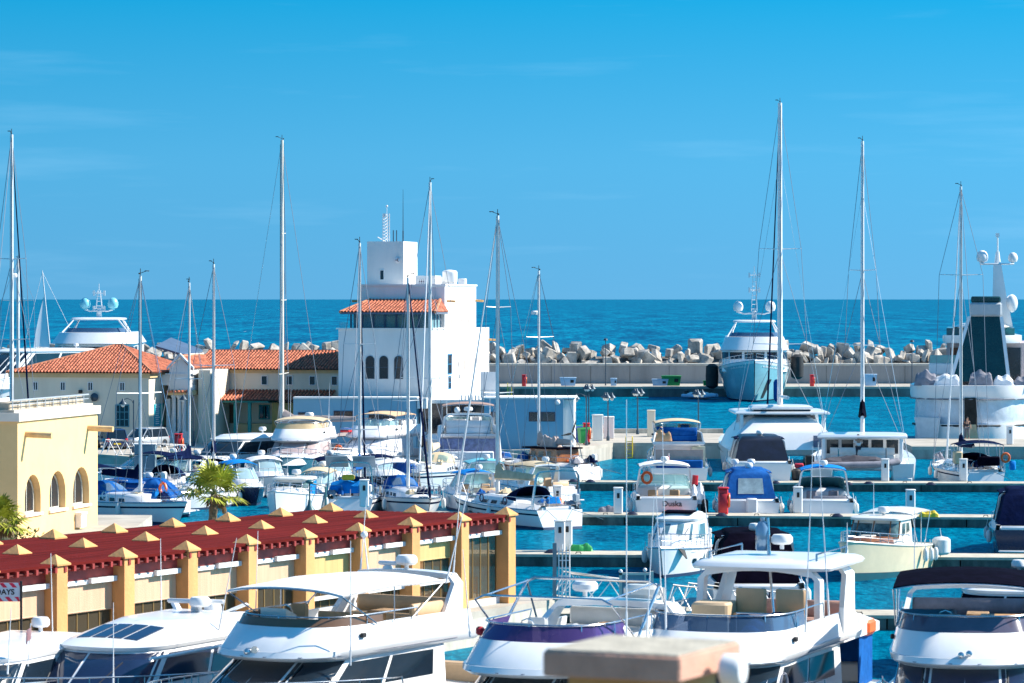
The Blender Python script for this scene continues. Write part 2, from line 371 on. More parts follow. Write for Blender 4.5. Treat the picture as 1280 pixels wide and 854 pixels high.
# light poles on the breakwater quay
# ------------------------------------------------------------------ building helpers
def frame_ring(b, x0, x1, z0, z1, y0, y1, w, arch=False):   # window frame round an opening in the plane y, may have an arched head
    def out(i):
        a0, a1, c0, c1 = x0 + i, x1 - i, z0 + i, z1 - i
        if not arch: return [(a0, c0), (a1, c0), (a1, c1), (a0, c1)]
        rr = (a1 - a0) / 2; zc = c1 - rr
        return [(a0, c0), (a1, c0)] + [((a0 + a1) / 2 + rr * math.cos(t * math.pi / 8), zc + rr * math.sin(t * math.pi / 8)) for t in range(9)]
    o = out(0); i = out(w)
    return o, i
def window(th, x0, x1, z0, z1, y=0., side='front', fm=None, gm=None, arch=False, bars=1, w=.07, hb=0):
    """a frame and its pane on a wall; side 'front' looks along -y, 'end' looks along +x at x = y"""
    fm = fm or WHALU; gm = gm or GLASS
    b = MB(); o, i = frame_ring(b, x0, x1, z0, z1, 0, 0, w, arch)
    def V(p, d): return (p[0], y - d, p[1]) if side == 'front' else (y + d, p[0], p[1])
    n = len(o)
    b.loft([[V(p, -.02) for p in o], [V(p, .05) for p in o], [V(p, .05) for p in i], [V(p, .005) for p in i]], caps=False)
    for k in range(1, bars + 1):
        xm = x0 + (x1 - x0) * k / (bars + 1)
        q = [(xm - .025, z0 + w), (xm + .025, z0 + w), (xm + .025, z1 - w - (.05 if arch else 0)), (xm - .025, z1 - w - (.05 if arch else 0))]
        b.loft([[V(p, .006) for p in q], [V(p, .04) for p in q]])
    for k in range(1, hb + 1):
        zm = z0 + (z1 - z0) * k / (hb + 1)
        q = [(x0 + w, zm - .025), (x1 - w, zm - .025), (x1 - w, zm + .025), (x0 + w, zm + .025)]
        b.loft([[V(p, .007) for p in q], [V(p, .037) for p in q]])
    f = b.build('window', fm, th)
    g = MB(); g.loft([[V(p, -.01) for p in i], [V(p, .012) for p in i]]); g.build('pane', gm, f)
    return f
def tile_slope(b, a, c, d, e, pitch=.26, rad=.085, row=.42):
    """barrel tiles from the eave a-c up to the ridge e-d (a below e, c below d; e may equal d)"""
    a, c, d, e = map(Vector, (a, c, d, e)); u = (c - a); L = u.length; u.normalize()
    nrm = u.cross(e - a) if (e - a).length > .01 else u.cross(d - a)
    nrm.normalize()
    if nrm.z < 0: nrm = -nrm
    s = nrm.cross(u); s.normalize()
    if s.z < 0: s = -s
    ue, ud = (e - a).dot(u), (d - a).dot(u); ve, vd = (e - a).dot(s), (d - a).dot(s)
    n = max(1, int(L / pitch))
    for k in range(n):
        x = (k + .5) * L / n
        if x < ue: vm = ve * x / ue if ue > 0 else ve
        elif x > ud: vm = vd * (L - x) / max(1e-6, L - ud)
        else: vm = ve + (vd - ve) * ((x - ue) / max(1e-6, ud - ue))
        if vm < .1: continue
        m = max(1, round(vm / row)); rings = []
        for q in range(m):
            for vv, rr in ((vm * q / m, rad * 1.18), (vm * (q + 1) / m, rad * .86)):
                cpt = a + u * x + s * vv
                rings.append([cpt + u * (math.cos(t) * rr) + nrm * (math.sin(t) * rr) for t in (0, .8, 1.57, 2.34, 3.14)])
        b.loft(rings, caps=False, closed=False)
def tiled_roof(th, slopes, ridges=(), name='roof'):
    o = MB()
    for s in slopes: o.face([Vector(p) + Vector((0, 0, -.03)) for p in s] if (Vector(s[2]) - Vector(s[3])).length > .01 else [Vector(p) + Vector((0, 0, -.03)) for p in s[:3]])
    t = MB()
    for s in slopes: tile_slope(t, *s)
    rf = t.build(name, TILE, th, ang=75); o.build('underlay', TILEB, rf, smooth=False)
    if ridges:
        r_ = MB()
        for p, q in ridges: r_.tube([p, q], .11, 6)
        r_.build('ridge_tiles', mat('ridge_tile', (.60, .23, .12), .8, var=.3, vs=2), rf)
    return rf

BR = R(-12)
# ---------------- control tower
def tower():
    Y = 245.; o = pt(540, 374, Y); t = thing('control_tower', 'white rendered harbour tower with glazed control room under a tiled canopy', 'tower', (o.x, Y, 1.2), BR)
    z = lambda py: CAMH - (py - 374) * Y / FP - 1.2
    b = MB(); b.box(-7.05, 0, 0, 19.4, 0, z(412)); b.build('main_block', PLAST, t)
    b = MB(); b.box(-6.6, -.02, 4.2, 14.8, z(412), z(357)); b.build('upper_block', PLAST, t)
    p = MB(); p.box(-6.7, .06, 4.1, 4.3, z(357), z(357) + .12); p.box(-.12, .06, 4.3, 14.9, z(357), z(357) + .12); p.build('parapet', PLAST, t)
    b = MB(); b.box(-6.3, -3.5, 5.5, 9.9, z(357), z(300)); b.build('stair_block', PLAST, t)
    window(t, -5.35, -4.95, z(350), z(336), 5.5, bars=0)
    window(t, 5.75, 5.98, z(357), z(341), -3.5, side='end', bars=0)
    r_ = MB(); r_.lathe([(.20, -.05), (.24, -.02), (.20, .03), (.02, .05)], (-3.95, 5.45, z(324)), 16, axis='y'); cl = r_.build('round_emblem', WHITEC, t)
    r_ = MB()
    for k in range(3): r_.M = T(-3.95, 5.39, z(324)) @ Matrix.Rotation(k * 2.09 + .5, 4, 'Y'); r_.box(-.02, .02, -.012, .012, .0, .17)
    r_.build('emblem_mark', mat('emblem_brown', (.16, .04, .03), .6), cl)
    # control room
    g = MB(); g.box(-6.1, -.4, .75, 4.18, z(412), z(392)); g.build('control_room_core', mat('control_room_inside', (.06, .07, .09), .5, var=.4, vs=1.4), t)
    fr = MB()
    for k in range(8):
        x = -6.25 + k * .86; fr.box(x - .05, x + .05, .5, .62, z(412), z(391))
    for k in range(4): fr.box(-.3, -.2, .62 + k * 1.0, .74 + k * 1.0, z(412), z(391))
    fr.box(-6.35, -.15, .46, .66, z(393), z(390.5)); fr.box(-6.35, -.15, .5, .62, z(412), z(411)); fr.box(-.33, -.17, .67, 4.15, z(393), z(390.5))
    cr = fr.build('glazing_frame', mat('dark_blue_frame', (.03, .06, .12), .4), t)
    pn = MB()
    for k in range(7): pn.box(-6.2 + k * .86, -5.44 + k * .86, .55, .575, z(411), z(393))
    for k in range(3): pn.box(-.26, -.24, .75 + k * 1.0, 1.61 + k * 1.0, z(411), z(393))
    pn.build('pane', CGLASS, cr)
    bl = MB()
    for k, c in ((3, 0), (4, 0), (5, 0)): bl.box(-6.1 + k * .86, -5.55 + k * .86, .68, .7, z(409), z(396))
    bl.build('curtain', mat('ochre_curtain', (.35, .22, .08), .9), cr)
    cp = MB(); cp.box(-7.2, .1, -.12, .25, z(412), z(412) + .1); cp.box(-.25, .1, .25, 4.0, z(412), z(412) + .1); cp.build('balustrade_coping', PLAST, t)
    gp_ = MB(); gp_.box(-7.0, -6.35, .1, .14, z(412) + .1, z(403)); gp_.build('glass_balustrade', CGLASS, t)
    e = z(390.2); rg = z(374.5)
    A, B_, C_, D_ = (-6.9, -.1, e), (.25, -.1, e), (.25, 4.1, e), (-6.9, 4.1, e); E, F_ = (-5.7, 4.1, rg), (-.35, 4.1, rg)
    tiled_roof(t, [(A, B_, F_, E), (B_, C_, F_, F_), (D_, A, E, E)], ridges=[(B_, F_), (A, E)], name='canopy_roof')
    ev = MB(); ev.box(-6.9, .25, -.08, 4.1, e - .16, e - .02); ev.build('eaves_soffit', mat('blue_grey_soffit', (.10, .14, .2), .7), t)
    # arched windows
    for px in (462, 479.3, 498):
        x = -(540 - px) * Y / FP / math.cos(BR); window(t, x - .33, x + .33, z(474), z(445), 0, fm=LAMPG, arch=True, bars=0, hb=1, w=.05)
    # slits and windows in the sunny side
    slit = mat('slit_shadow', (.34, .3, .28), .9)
    sl_ = MB()
    def sx_(px, yo=0): return (px - 540) * .0583 / math.sin(-BR) * 1.0
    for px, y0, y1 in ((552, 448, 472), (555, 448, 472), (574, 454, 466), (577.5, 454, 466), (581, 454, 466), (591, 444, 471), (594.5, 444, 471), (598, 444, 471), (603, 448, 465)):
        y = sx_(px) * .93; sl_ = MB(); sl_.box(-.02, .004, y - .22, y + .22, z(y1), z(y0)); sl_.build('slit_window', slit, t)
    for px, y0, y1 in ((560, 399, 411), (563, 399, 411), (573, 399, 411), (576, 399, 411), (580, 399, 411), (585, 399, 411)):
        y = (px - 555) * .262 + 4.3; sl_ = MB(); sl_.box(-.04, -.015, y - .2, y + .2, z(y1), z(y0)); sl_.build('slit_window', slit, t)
    for (a, c, y0, y1) in ((559, 564, 444, 470), (560, 563, 472, 489)):
        window(t, sx_(a) * .93, sx_(c) * .93, z(y1), z(y0), 0, side='end', bars=0, hb=1, fm=mat('bright_blue_frame', (.02, .2, .4), .4))
    vg = MB()
    vg.M = None
    for (x, y, zz) in ((.02, 4.9, z(377)), (.0, 14.6, z(376.5)), (.02, 19.2, z(429))): vg.M = T(x, y, zz, 0, 0, 0); vg.tube([(-.1, 0, .04), (.62, -.1, 0)], .09, 7)
    vg.M = T(-6.6, 4.4, z(376.5)); vg.tube([(0, 0, 0), (-.5, -.3, 0)], .09, 7)
    vg.build('timber_spout', mat('ochre_timber', (.55, .33, .14), .8), t)
    # roof clutter
    hb_ = MB(); hb_.box(-2.7, -1.2, 6, 8, z(357) + .05, z(344)); h = hb_.build('rooftop_hut', PLAST, t); window(h, -2.5, -1.95, z(355), z(348), 6, bars=2, hb=2, gm=mat('louvre', (.08, .04, .08), .6))
    w_ = MB(); w_.lathe([(.55, 0), (.58, .05), (.58, .75), (.5, .85), (.1, .93)], (-.75, 9, z(357) + .3), 16); w_.box(-1.3, -.3, 8.6, 9.4, z(357), z(357) + .3)
    w_.build('water_tank', WHALU, t)
    w_ = MB(); w_.lathe([(.55, 0), (.56, .5), (.3, .6)], (-2.2, 11, z(357) + .1), 14); w_.build('roof_drum', GREYG, t)
    w_ = MB(); w_.rbox(.2 - 1.0, .35 - .6, 12, 12.6, z(357), z(347), .04); w_.build('air_conditioner', WHALU, t)
    lm = MB(); zb = z(300)
    for x, y in ((-5.25, 6.2), (-4.75, 6.2), (-5.0, 6.6)): lm.tube([(x, y, zb), (x, y, zb + 2.1)], .035, 5)
    for k in range(9):
        q = zb + k * .23; lm.tube([(-5.25, 6.2, q), (-4.75, 6.2, q + .23)], .02, 4); lm.tube([(-5.25, 6.2, q), (-5.0, 6.6, q + .23)], .02, 4); lm.tube([(-5.25, 6.2, q), (-4.75, 6.2, q)], .02, 4)
    lm.tube([(-4.95, 6.2, zb + 2.1), (-4.95, 6.2, zb + 2.6)], .02, 4); lm.ball((-4.95, 6.2, zb + 2.65), .09); lm.box(-5.22, -5.0, 6.1, 6.16, zb + 1.85, zb + 2.1)
    lm.tube([(-5.7, 6.3, zb + .35), (-5.1, 6.3, zb)], .04, 4)
    lm.build('lattice_mast', WHALU, t)
    an = MB(); an.tube([(-3.75, 6.4, zb), (-3.75, 6.4, zb + .8)], .05, 6); an.tube([(-3.75, 6.4, zb + .7), (-3.75, 6.4, z(233))], .035, 5, r2=.012)
    for x in (-4.45, -4.2): an.tube([(x, 6.2, zb), (x, 6.2, zb + .85)], .04, 5)
    an.build('antenna', LAMPG, t)
    return t
tower()
# ---------------- low blue-shaded building in front of the tower
def low_building():
    Y = 242.; o = pt(704, 374, Y)
    t = thing('harbour_office', 'long low flat-roofed building with white coping and strip windows around the tower foot', 'building', (o.x, Y, 1.2), R(-3))
    u = Y / FP; h = 3.6; X = lambda px: (px - 704) * u
    RW = mat('blue_shaded_render', (.22, .43, .56), .9, var=.05, vs=.5, bump=.15, bs=12)  # blue shade put into the front walls' colour; the sunlit end wall stays white
    b = MB(); b.box(X(605), 0, 0, 5.0, 0, h); b.build('right_wing', RW, t)
    b = MB(); b.box(X(365), X(520), 0, 1.9, 0, h); b.build('left_wing', RW, t)
    e = MB(); e.box(.0, .05, -.05, 5.05, 0, h); e.box(.05, .75, .3, 4.6, 0, h - .05); e.build('white_end_wall', PLAST, t)
    c = MB(); c.box(X(605) - .1, .85, -.12, 5.1, h, h + .12); c.box(X(365), X(521), -.12, 2.0, h, h + .12); c.build('coping', PLAST, t)
    z = lambda py: CAMH - (py - 374) * u - 1.2
    for a, c_, y0, y1 in ((612, 624, 515, 532), (661, 694, 515, 527)): window(t, X(a), X(c_), z(y1), z(y0), 0, bars=0 if a < 650 else 1, fm=mat('dark_blue_frame', (.03, .06, .12), .4), w=.04)
    for a, c_, y0, y1 in ((416, 440, 514, 525), (460, 494, 514, 525), (371, 387, 516, 523)): window(t, X(a), X(c_), z(y1), z(y0), 0, bars=1, fm=mat('dark_blue_frame', (.03, .06, .12), .4), w=.04)
    for a in (.9, 1.9): window(t, a + .6, a + .95, z(529), z(515), .75, side='end', bars=0)
    g = MB(); g.box(X(520), X(605), 2.4, 2.6, 0, h - .3); en = g.build('glazed_entrance', GLASS, t)
    g = MB()
    for k in range(7): x = X(520) + k * .8; g.box(x - .04, x + .04, 2.28, 2.42, 0, h - .3)
    g.build('mullion', mat('dark_blue_frame', (.03, .06, .12), .4), en)
    g = MB(); g.box(X(521), X(533), -.1, 1.2, h - .7, h + .05); g.build('white_box', PLAST, t)
    g = MB(); g.box(X(533), X(604), .8, 2.2, h - .35, h - .1)
    for k in range(8): g.box(X(575) + k * .25, X(575) + k * .25 + .1, .8, .95, h - .1, h + .25)
    g.build('entrance_canopy', PLAST, t)
    g = MB(); g.ball((X(697), -.2, z(503)), .2); g.build('wall_lamp', WHALU, t)
    return t
low_building()
# hanging white sheet shade beside the tower
t = thing('shade_panel', 'tall white panel with pointed lower end on the right side of the tower', 'panel', (pt(600, 374, 243).x, 246, 1.2), R(-5))
z = lambda py: CAMH - (py - 374) * 246 / FP - 1.2
b = MB(); b.loft([[(.1, y, z(500)), (.25, y, z(510)), (.7, y, z(508)), (1.35, y, z(492)), (1.35, y, z(465)), (0, y, z(465)), (0, y, z(495))] for y in (0, .12)]); b.build('sheet', WHALU, t)
b = MB(); b.box(-.02, 1.37, -.02, .0, z(488) - .02, z(488) + .02); b.build('seam', GREYG, t)
# ---------------- cream harbour building with hipped tile roof (left)
def cream_building():
    Y = 250.; u = Y / FP; o = pt(186, 374, Y)
    t = thing('quayside_building', 'cream two-storey building with hipped terracotta roof behind the parked cars', 'building', (o.x, Y, 1.2), BR)
    z = lambda py: CAMH - (py - 374) * u - 1.2
    cs = math.cos(BR); h = z(466); X = lambda px: (px - 186) * u / cs
    b = MB(); b.box(X(8), 0, 0, 10, 0, h); b.build('wall', PLASC, t)
    b = MB(); b.box(X(8) - .15, .15, -.15, 10.1, h - .38, h - .05); b.build('cornice', PLASO, t)
    A, B_, C_, D_ = (X(4), -.4, h), (.45, -.4, h), (.45, 10.4, h), (X(4), 10.4, h); ap = z(433)
    E = (X(115), 5, ap); F_ = (X(124), 5, ap)
    tiled_roof(t, [(A, B_, F_, E), (B_, C_, F_, F_), (C_, D_, E, F_)], ridges=[(B_, F_), (A, E), (E, F_)])
    blf = mat('bright_blue_frame', (.02, .2, .4), .4)
    for px in (40, 75.5, 111, 152): window(t, X(px) - .2, X(px) + .2, z(489), z(478), 0, bars=1, w=.05)
    window(t, X(143), X(161), z(534), z(506), 0, fm=mat('teal_frame', (.05, .25, .32), .4), bars=2, hb=2)
    window(t, X(117), X(121), z(534), z(516), 0, fm=mat('teal_frame', (.05, .25, .32), .4), bars=0)
    wl_ = MB(); wl_.rbox(X(97), X(101), -.3, 0, z(492), z(488), .03); wl_.build('wall_lamp', BLACK, t)
    a = MB(); a.lathe([(.02, 0), (.3, .12), (.32, .14)], (X(117), -.3, z(497)), 12, axis='y'); a.tube([(X(115), 0, z(497)), (X(115), -.3, z(497)), (X(115), -.3, z(508))], .03); a.build('dish', LAMPG, t)
    # lit side: teal banner
    s = MB(); s.box(0, .05, 1.2, 3.5, z(534), z(506)); bn = s.build('banner', mat('banner_teal', (.0, .33, .42), .6, var=.05), t)
    s = MB(); s.box(.05, .06, 2.6, 3.5, z(533), z(507)); s.build('banner_stripe', mat('banner_mint', (.15, .55, .45), .6), bn)
    s = MB()
    rr = random.Random(3)
    for k in range(10):
        zz = z(533) + .1 + k * .155; s.box(.05, .066, 1.4 + rr.random() * .2, 2.1 + rr.random() * .35, zz, zz + .07)
    s.build('banner_lettering', WHITEC, bn)
    # recessed bay with beam and pilaster to the right
    b = MB(); b.box(.02, 1.6, 5.5, 11, 0, z(470)); b.build('side_bay', PLASC, t)
    b = MB(); b.box(.4, .7, 3.0, 5.6, 0, z(500)); b.build('pilaster', PLAST, t)
    return t
cream_building()
def portico():
    Y = 252.; u = Y / FP; o = pt(240, 374, Y)
    t = thing('gabled_portico', 'white gabled entrance porch with columns between the two tiled roofs', 'porch', (o.x, Y, 1.2), BR)
    z = lambda py: CAMH - (py - 374) * u - 1.2; X = lambda px: (px - 240) * u / math.cos(BR)
    b = MB(); zt, ze, zb = z(447), z(460), z(489)
    b.loft([[(X(211), y, zb), (X(238), y, zb), (X(238), y, ze), (X(226), y, zt), (X(211), y, ze)] for y in (0, 5.5)]); b.build('gable', PLAST, t)
    b = MB(); b.box(X(206), X(241), -.1, 5.5, z(467) - .08, z(467)); b.box(X(200), X(238), .1, 6, z(467) - .9, z(467) - .1); b.build('moulding', PLAST, t)
    c = MB(); c.box(X(210), X(240), -.25, 5.6, z(494), z(488)); c.build('ochre_beam', PLASO, t)
    c = MB()
    for k in range(7): c.tube([(X(211) + k * .28, -.5, z(490)), (X(211) + k * .28, -.1, z(488.5))], .09, 6)
    c.build('eave_tiles', TILE, t)
    for px in (216, 223, 229): 
        c = MB(); x = X(px); c.lathe([(.26, 0), (.26, .12), (.17, .2), (.16, z(494) - .25), (.25, z(494) - .1), (.25, z(494))], (x, .2, 0), 14); c.box(x - .3, x + .3, -.1, .5, 0, .85); c.build('column', PLAST, t)
    b = MB(); b.box(X(213), X(250), 1.6, 6, 0, z(494)); b.build('back_wall', PLASC, t)
    b = MB(); b.box(X(243), X(258), 1.0, 6, 0, z(463)); b.build('lit_wing', PLASC, t)
    A, B_ = (X(226), -.2, zt + .1), (X(226), 5.6, zt + .1)
    tiled_roof(t, [((X(240), -.25, ze - .05), (X(240), 5.6, ze - .05), B_, A)], ridges=[(A, B_)])
    w_ = MB(); w_.loft([[(X(209), y, ze + .05), (X(226), y, zt + .32), (X(226), y, zt + .1), (X(209), y, ze - .12)] for y in (-.3, -.05)]); w_.loft([[(X(226), y, zt + .32), (X(243), y, ze + .05), (X(243), y, ze - .12), (X(226), y, zt + .1)] for y in (-.3, -.05)]); w_.build('verge', PLAST, t)
portico()
def long_building():
    Y = 256.; u = Y / FP; o = pt(424, 374, Y)
    t = thing('tiled_arcade_building', 'long cream building with terracotta roof and teal-posted tiled veranda, left of the tower', 'building', (o.x, Y, 1.2), BR)
    z = lambda py: CAMH - (py - 374) * u - 1.2; X = lambda px: (px - 424) * u / math.cos(BR)
    h = z(462)
    b = MB(); b.box(X(268), 0, 0, 8, 0, h); b.build('wall', PLASC, t)
    b = MB(); b.box(X(244), X(268), .6, 7, 0, h - .02); b.build('ochre_wing', YELW, t)
    b = MB(); b.box(X(244), .1, -.12, 8.1, h - .3, h - .04); b.build('cornice', PLASO, t)
    rz = z(440); E, F_ = (X(236), 4.4, rz), (X(402), 4.4, rz)
    tiled_roof(t, [((X(236), -.45, h), (.4, -.45, h), F_, E), ((.4, -.45, h), (.4, 8.4, h), F_, F_)], ridges=[(E, F_), ((.4, -.45, h), F_)])
    for px in (329, 361, 390, 418): window(t, X(px) - .25, X(px) + .25, z(482), z(470), 0, bars=0, w=.05)
    # veranda
    p = MB(); p.box(X(268), X(345), -2.3, 0, z(503), z(500)); p.build('veranda_beam', TEALP, t)
    tiled_roof(t, [((X(266), -2.6, z(500)), (X(420), -2.6, z(500)), (X(420), -.02, z(488)), (X(266), -.02, z(488)))], name='veranda_roof')
    for px in (270, 302, 320):
        p = MB(); p.rbox(X(px) - .12, X(px) + .12, -2.2, -1.96, 0, z(503), .02); p.build('veranda_post', TEALP, t)
    p = MB(); p.box(X(300), X(347), -1.2, -.05, 0, z(530)); p.build('low_wall', PLASO, t)
    p = MB(); p.box(X(348), X(420), -2.0, -.05, 0, z(503)); p.build('porch_wall', mat('ochre_wall', (.45, .3, .1), .9), t)
    window(t, X(322), X(336), z(525), z(507), -.02, fm=TEALP, bars=1)
    window(t, X(276), X(292), z(530), z(507), -.02, fm=mat('brown_frame', (.2, .08, .04), .5), bars=1, gm=BRONZE)
    # solar panel frame on the roof
    s = MB(); s.loft([[(X(168), y, z(434) if y < 6 else z(424)), (X(210), y, z(446) if y < 6 else z(440)), (X(210), y, (z(446) if y < 6 else z(440)) - .15), (X(168), y, (z(434) if y < 6 else z(424)) - .15)] for y in (4, 8)])
    s.build('solar_panel', mat('solar_slate', (.09, .13, .2), .35), t)
    s = MB(); s.box(X(210) - .2, X(212), 3.8, 8, z(452), z(444)); s.build('chimney', PLAST, t)
long_building()
# ---------------- pale yellow building, near left
def arch_wall(b, L, h, th, arches):
    """wall along +x from 0 to L, face at y=0, thickness th inward; arches = (centre, width, sill, spring)"""
    x = 0
    for (c, w_, s, sp) in arches:
        b.box(x, c - w_ / 2, 0, th, 0, h)
        r_ = w_ / 2; n = 10; pf = [(c + r_ * math.cos(math.pi - math.pi * k / n), sp + r_ * math.sin(math.pi * k / n)) for k in range(n + 1)]
        for k in range(n):
            (xa, za), (xb, zb) = pf[k], pf[k + 1]
            b.add([(xa, 0, za), (xb, 0, zb), (xb, 0, h), (xa, 0, h), (xa, th, za), (xb, th, zb), (xb, th, h), (xa, th, h)],
                  [(0, 1, 2, 3), (5, 4, 7, 6), (0, 4, 5, 1)])
        if s > 0: b.box(c - w_ / 2, c + w_ / 2, 0, th, 0, s)
        x = c + w_ / 2
    b.box(x, L, 0, th, 0, h)
def yellow_building():
    c0 = pt(22, 374, 150); c1 = pt(122, 374, 160.5)
    d = Vector((c1.x - c0.x, c1.y - c0.y, 0)); L = d.length; rz = math.atan2(d.y, d.x)
    t = thing('yellow_building', 'pale yellow flat-roofed building with three arched openings and white cornice at the left edge', 'building', (c0.x, 150, 1.2), rz)
    h = CAMH - (527 - 374) * 150 / FP - 1.2
    k = 150 / FP
    z0 = 1.05; b = MB()
    uu = lambda px: (lambda q: q)(None)
    # where along the wall a photo column falls
    def along(px):
        a = (px - 640) / FP; return (a * 150 - c0.x) / (d.x / L - a * d.y / L)
    ar = [(along(41), along(51) - along(31), 1.0, 1.84), (along(72), along(82) - along(62), 1.0, 1.80), (along(101.5), along(112) - along(92), 1.0, 1.78)]
    arch_wall(b, L, h, 1.1, ar); b.build('arcade_wall', YELW, t)
    b = MB(); b.box(0, L, 1.1, 12, 0, h - .01); 
    b2 = MB(); b2.box(-.0, .02, 1.1, 14, 0, h)
    b.build('rear_wall', YELW, t)
    b = MB(); b.box(-.12, L + .12, -.12, 14, h, h + .38); b.build('cornice', mat('pinkish_cornice', (.80, .70, .60), .85, var=.05), t)
    b = MB(); b.box(.1, L - .1, .2, 13.8, h + .38, h + .5); b.build('roof_slab', CONCL, t)
    b = MB()
    for i in range(9): b.rbox(-.0 + .35 + i * 1.1, 1.05 + .3 + i * 1.1, .5, 1.2, h + .42, h + .85, .05)
    b.build('planter_row', mat('stone_planters', (.5, .42, .32), .9, var=.3), t)
    b = MB()
    for i in range(10): b.tube([(.3 + i * 1.05, .35, h + .5), (.3 + i * 1.05, .35, h + .92)], .025, 5)
    b.tube([(.1, .35, h + .92), (L - .3, .35, h + .92)], .04, 5); b.tube([(.1, .35, h + .72), (L - .3, .35, h + .72)], .02, 5); b.build('roof_rail', GREYG, t)
    for (c, w_, s, sp) in ar:
        sl_ = MB(); sl_.box(c - w_ / 2 - .12, c + w_ / 2 + .12, -.1, .3, s, s + .12); sl_.build('sill', mat('pinkish_cornice', (.8, .7, .6), .85), t)
        window(t, c - w_ / 2 + .1, c + w_ / 2 - .1, s + .13, sp + w_ / 2 - .12, .34, fm=mat('cream_frame', (.6, .58, .5), .5), arch=True, bars=1, gm=GLASS)
    for px, py in ((32, 543), (110, 535)):
        x = along(px); zz = CAMH - (py - 374) * (150 + x * d.y / L) / FP - 1.2
        v = MB(); v.tube([(x, .1, zz), (x, -1.25, zz - .05)], .14, 8); v.build('timber_spout', mat('pale_timber', (.70, .48, .24), .8, var=.2), t)
    for px in (97,):
        x = along(px); v = MB(); v.box(x - .4, x + .4, -.35, 0, .7, .8); v.box(x - .35, x + .35, -.3, -.02, .1, .7); v.build('wall_box', WHALU, t)
    v = MB(); v.box(-.06, 0, 1.5, 2.6, 2.9, 3.7); v.build('wall_sign', mat('cream_frame', (.6, .58, .5), .5), t)
    # grille on the shaded side
    v = MB(); 
    for i in range(9): v.tube([(-.18, 2.4 + i * .4, 0.0), (-.18, 2.4 + i * .4, 2.2)], .02, 5)
    v.box(-.2, -.16, 2.3, 6, 2.15, 2.25); v.build('grille', BLACK, t)
yellow_building()
# ---------------- restaurant pergola
def pergola():
    O = Vector((-13.3, 97.3, 1.2)); rz = math.atan2(.864, .503)
    t = thing('restaurant_pergola', 'waterfront restaurant under a dark red slatted pergola on yellow pillars', 'pergola', O, rz)
    S = 3.23; W = .5
    def pillar(x, y, top=3.1, name='pillar'):
        b = MB(); w_ = W / 2; b.box(x - w_, x + w_, y - w_, y + w_, 0, top)
        c = w_ + .07
        b.loft([[(x - c, y - c, top), (x + c, y - c, top), (x + c, y + c, top), (x - c, y + c, top)], [(x - c, y - c, top + .05), (x + c, y - c, top + .05), (x + c, y + c, top + .05), (x - c, y + c, top + .05)], [(x - .01, y - .01, top + .31), (x + .01, y - .01, top + .31), (x + .01, y + .01, top + .31), (x - .01, y + .01, top + .31)]])
        return b.build(name, SANDP, t, smooth=False)
    for k in range(-4, 9): pillar(k * S, -.1)
    for k in range(-4, 9): pillar(k * S - .85, 3.2, 3.12)
    for k in range(-4, 9): pillar(k * S - 1.6, 6.3, 3.14)
    RZ = 2.90; x0, x1 = -5 * S, 8 * S + .1
    # rafters run across, their ends show along the front
    b = MB(); x = x0; i = 0
    while x < x1:
        b.box(x - .05, x + .05, -.38, 7.1, RZ, RZ + .16); x += .44
    rf = b.build('rafters', RAFT, t)
    b = MB()
    y = -.30
    while y < 7.0:
        b.box(x0, x1 + .2 - (y + .4) * .22, y, y + .13, RZ + .163, RZ + .25); y += .235
    sl_ = b.build('roof_slats', SLAT, t)
    b = MB(); b.box(x0, x1, -.3, 7.0, RZ + .03, RZ + .07); b.build('roof_lining', mat('dark_red_lining', (.12, .018, .016), .8), t)
    b = MB(); b.box(x0, x1, .06, .14, RZ - .34, RZ + .0); b.box(x1 - .12, x1, -.12, 6.8, RZ - .34, RZ); b.build('fascia', mat('salmon_fascia', (.50, .075, .06), .6, var=.15, vs=2), t)
    for k in range(-4, 8):
        a, c = k * S + .27, (k + 1) * S - .27; m_ = (a + c) / 2
        b = MB(); b.box(a, m_ + .1, .02, .10, RZ - .48, RZ - .35); b.box(m_ + .1, c, -.1, .02, RZ - .46, RZ - .31); b.build('awning_case', WHALU, t)
        if k < 7:
            lo = (1.62, 1.68, 1.6, 1.66)[k % 4] if k != 6 else 1.85
            b = MB(); b.box(a, c, .10, .12, lo, RZ - .38); b.tube([(a, .11, lo), (c, .11, lo)], .03, 6); b.build('blind', BLINDY if k in (4, 6) else BLIND, t)
        b = MB()
        for q in range(6): xx = a + (c - a) * q / 5; b.box(xx - .02, xx + .02, .15, .19, 0.25, RZ - .5)
        b.box(a, c, .14, .20, .22, .28); gf = b.build('glazing_bars', mat('gold_bronze_frame', (.32, .2, .07), .4, metal=.4), t)
        b = MB(); b.box(a, c, .165, .175, .28, RZ - .5); b.build('glass_panel', RGLASS, gf)
        b = MB(); b.box(a, c, .0, .13, 0, .22); b.build('plinth', WHALU if k > 5 else PAVE, t)
    b = MB(); b.box(x0, x1 - .3, 6.6, 6.75, 0, RZ - .05); b.build('back_wall', BRONZE, t)
    b = MB()
    for k in range(-4, 8): b.box(k * S + .6, k * S + 2.2, 6.5, 6.58, 1.2, 2.2)
    b.build('back_window', mat('blue_glass_back', (.03, .2, .32), .1), t)
    b = MB(); b.box(x0, x1 - .2, .25, 6.5, 0.0, .03); b.build('dining_floor', mat('dark_floor', (.12, .07, .04), .5), t)
    # white canopy rails seen at the right end
    for k in (4, 5, 6): b = MB(); b.box(k * S + .27, (k + 1) * S - .27, -.06, .06, 1.0, 1.12); b.build('white_rail', WHALU, t)
    return t, O, rz, S
pg, PO, PRZ, PS = pergola()
def on_quay(x, y, z=0.):      # restaurant coordinates to the world
    return Matrix.Translation(PO) @ Matrix.Rotation(PRZ, 4, 'Z') @ Vector((x, y, z))
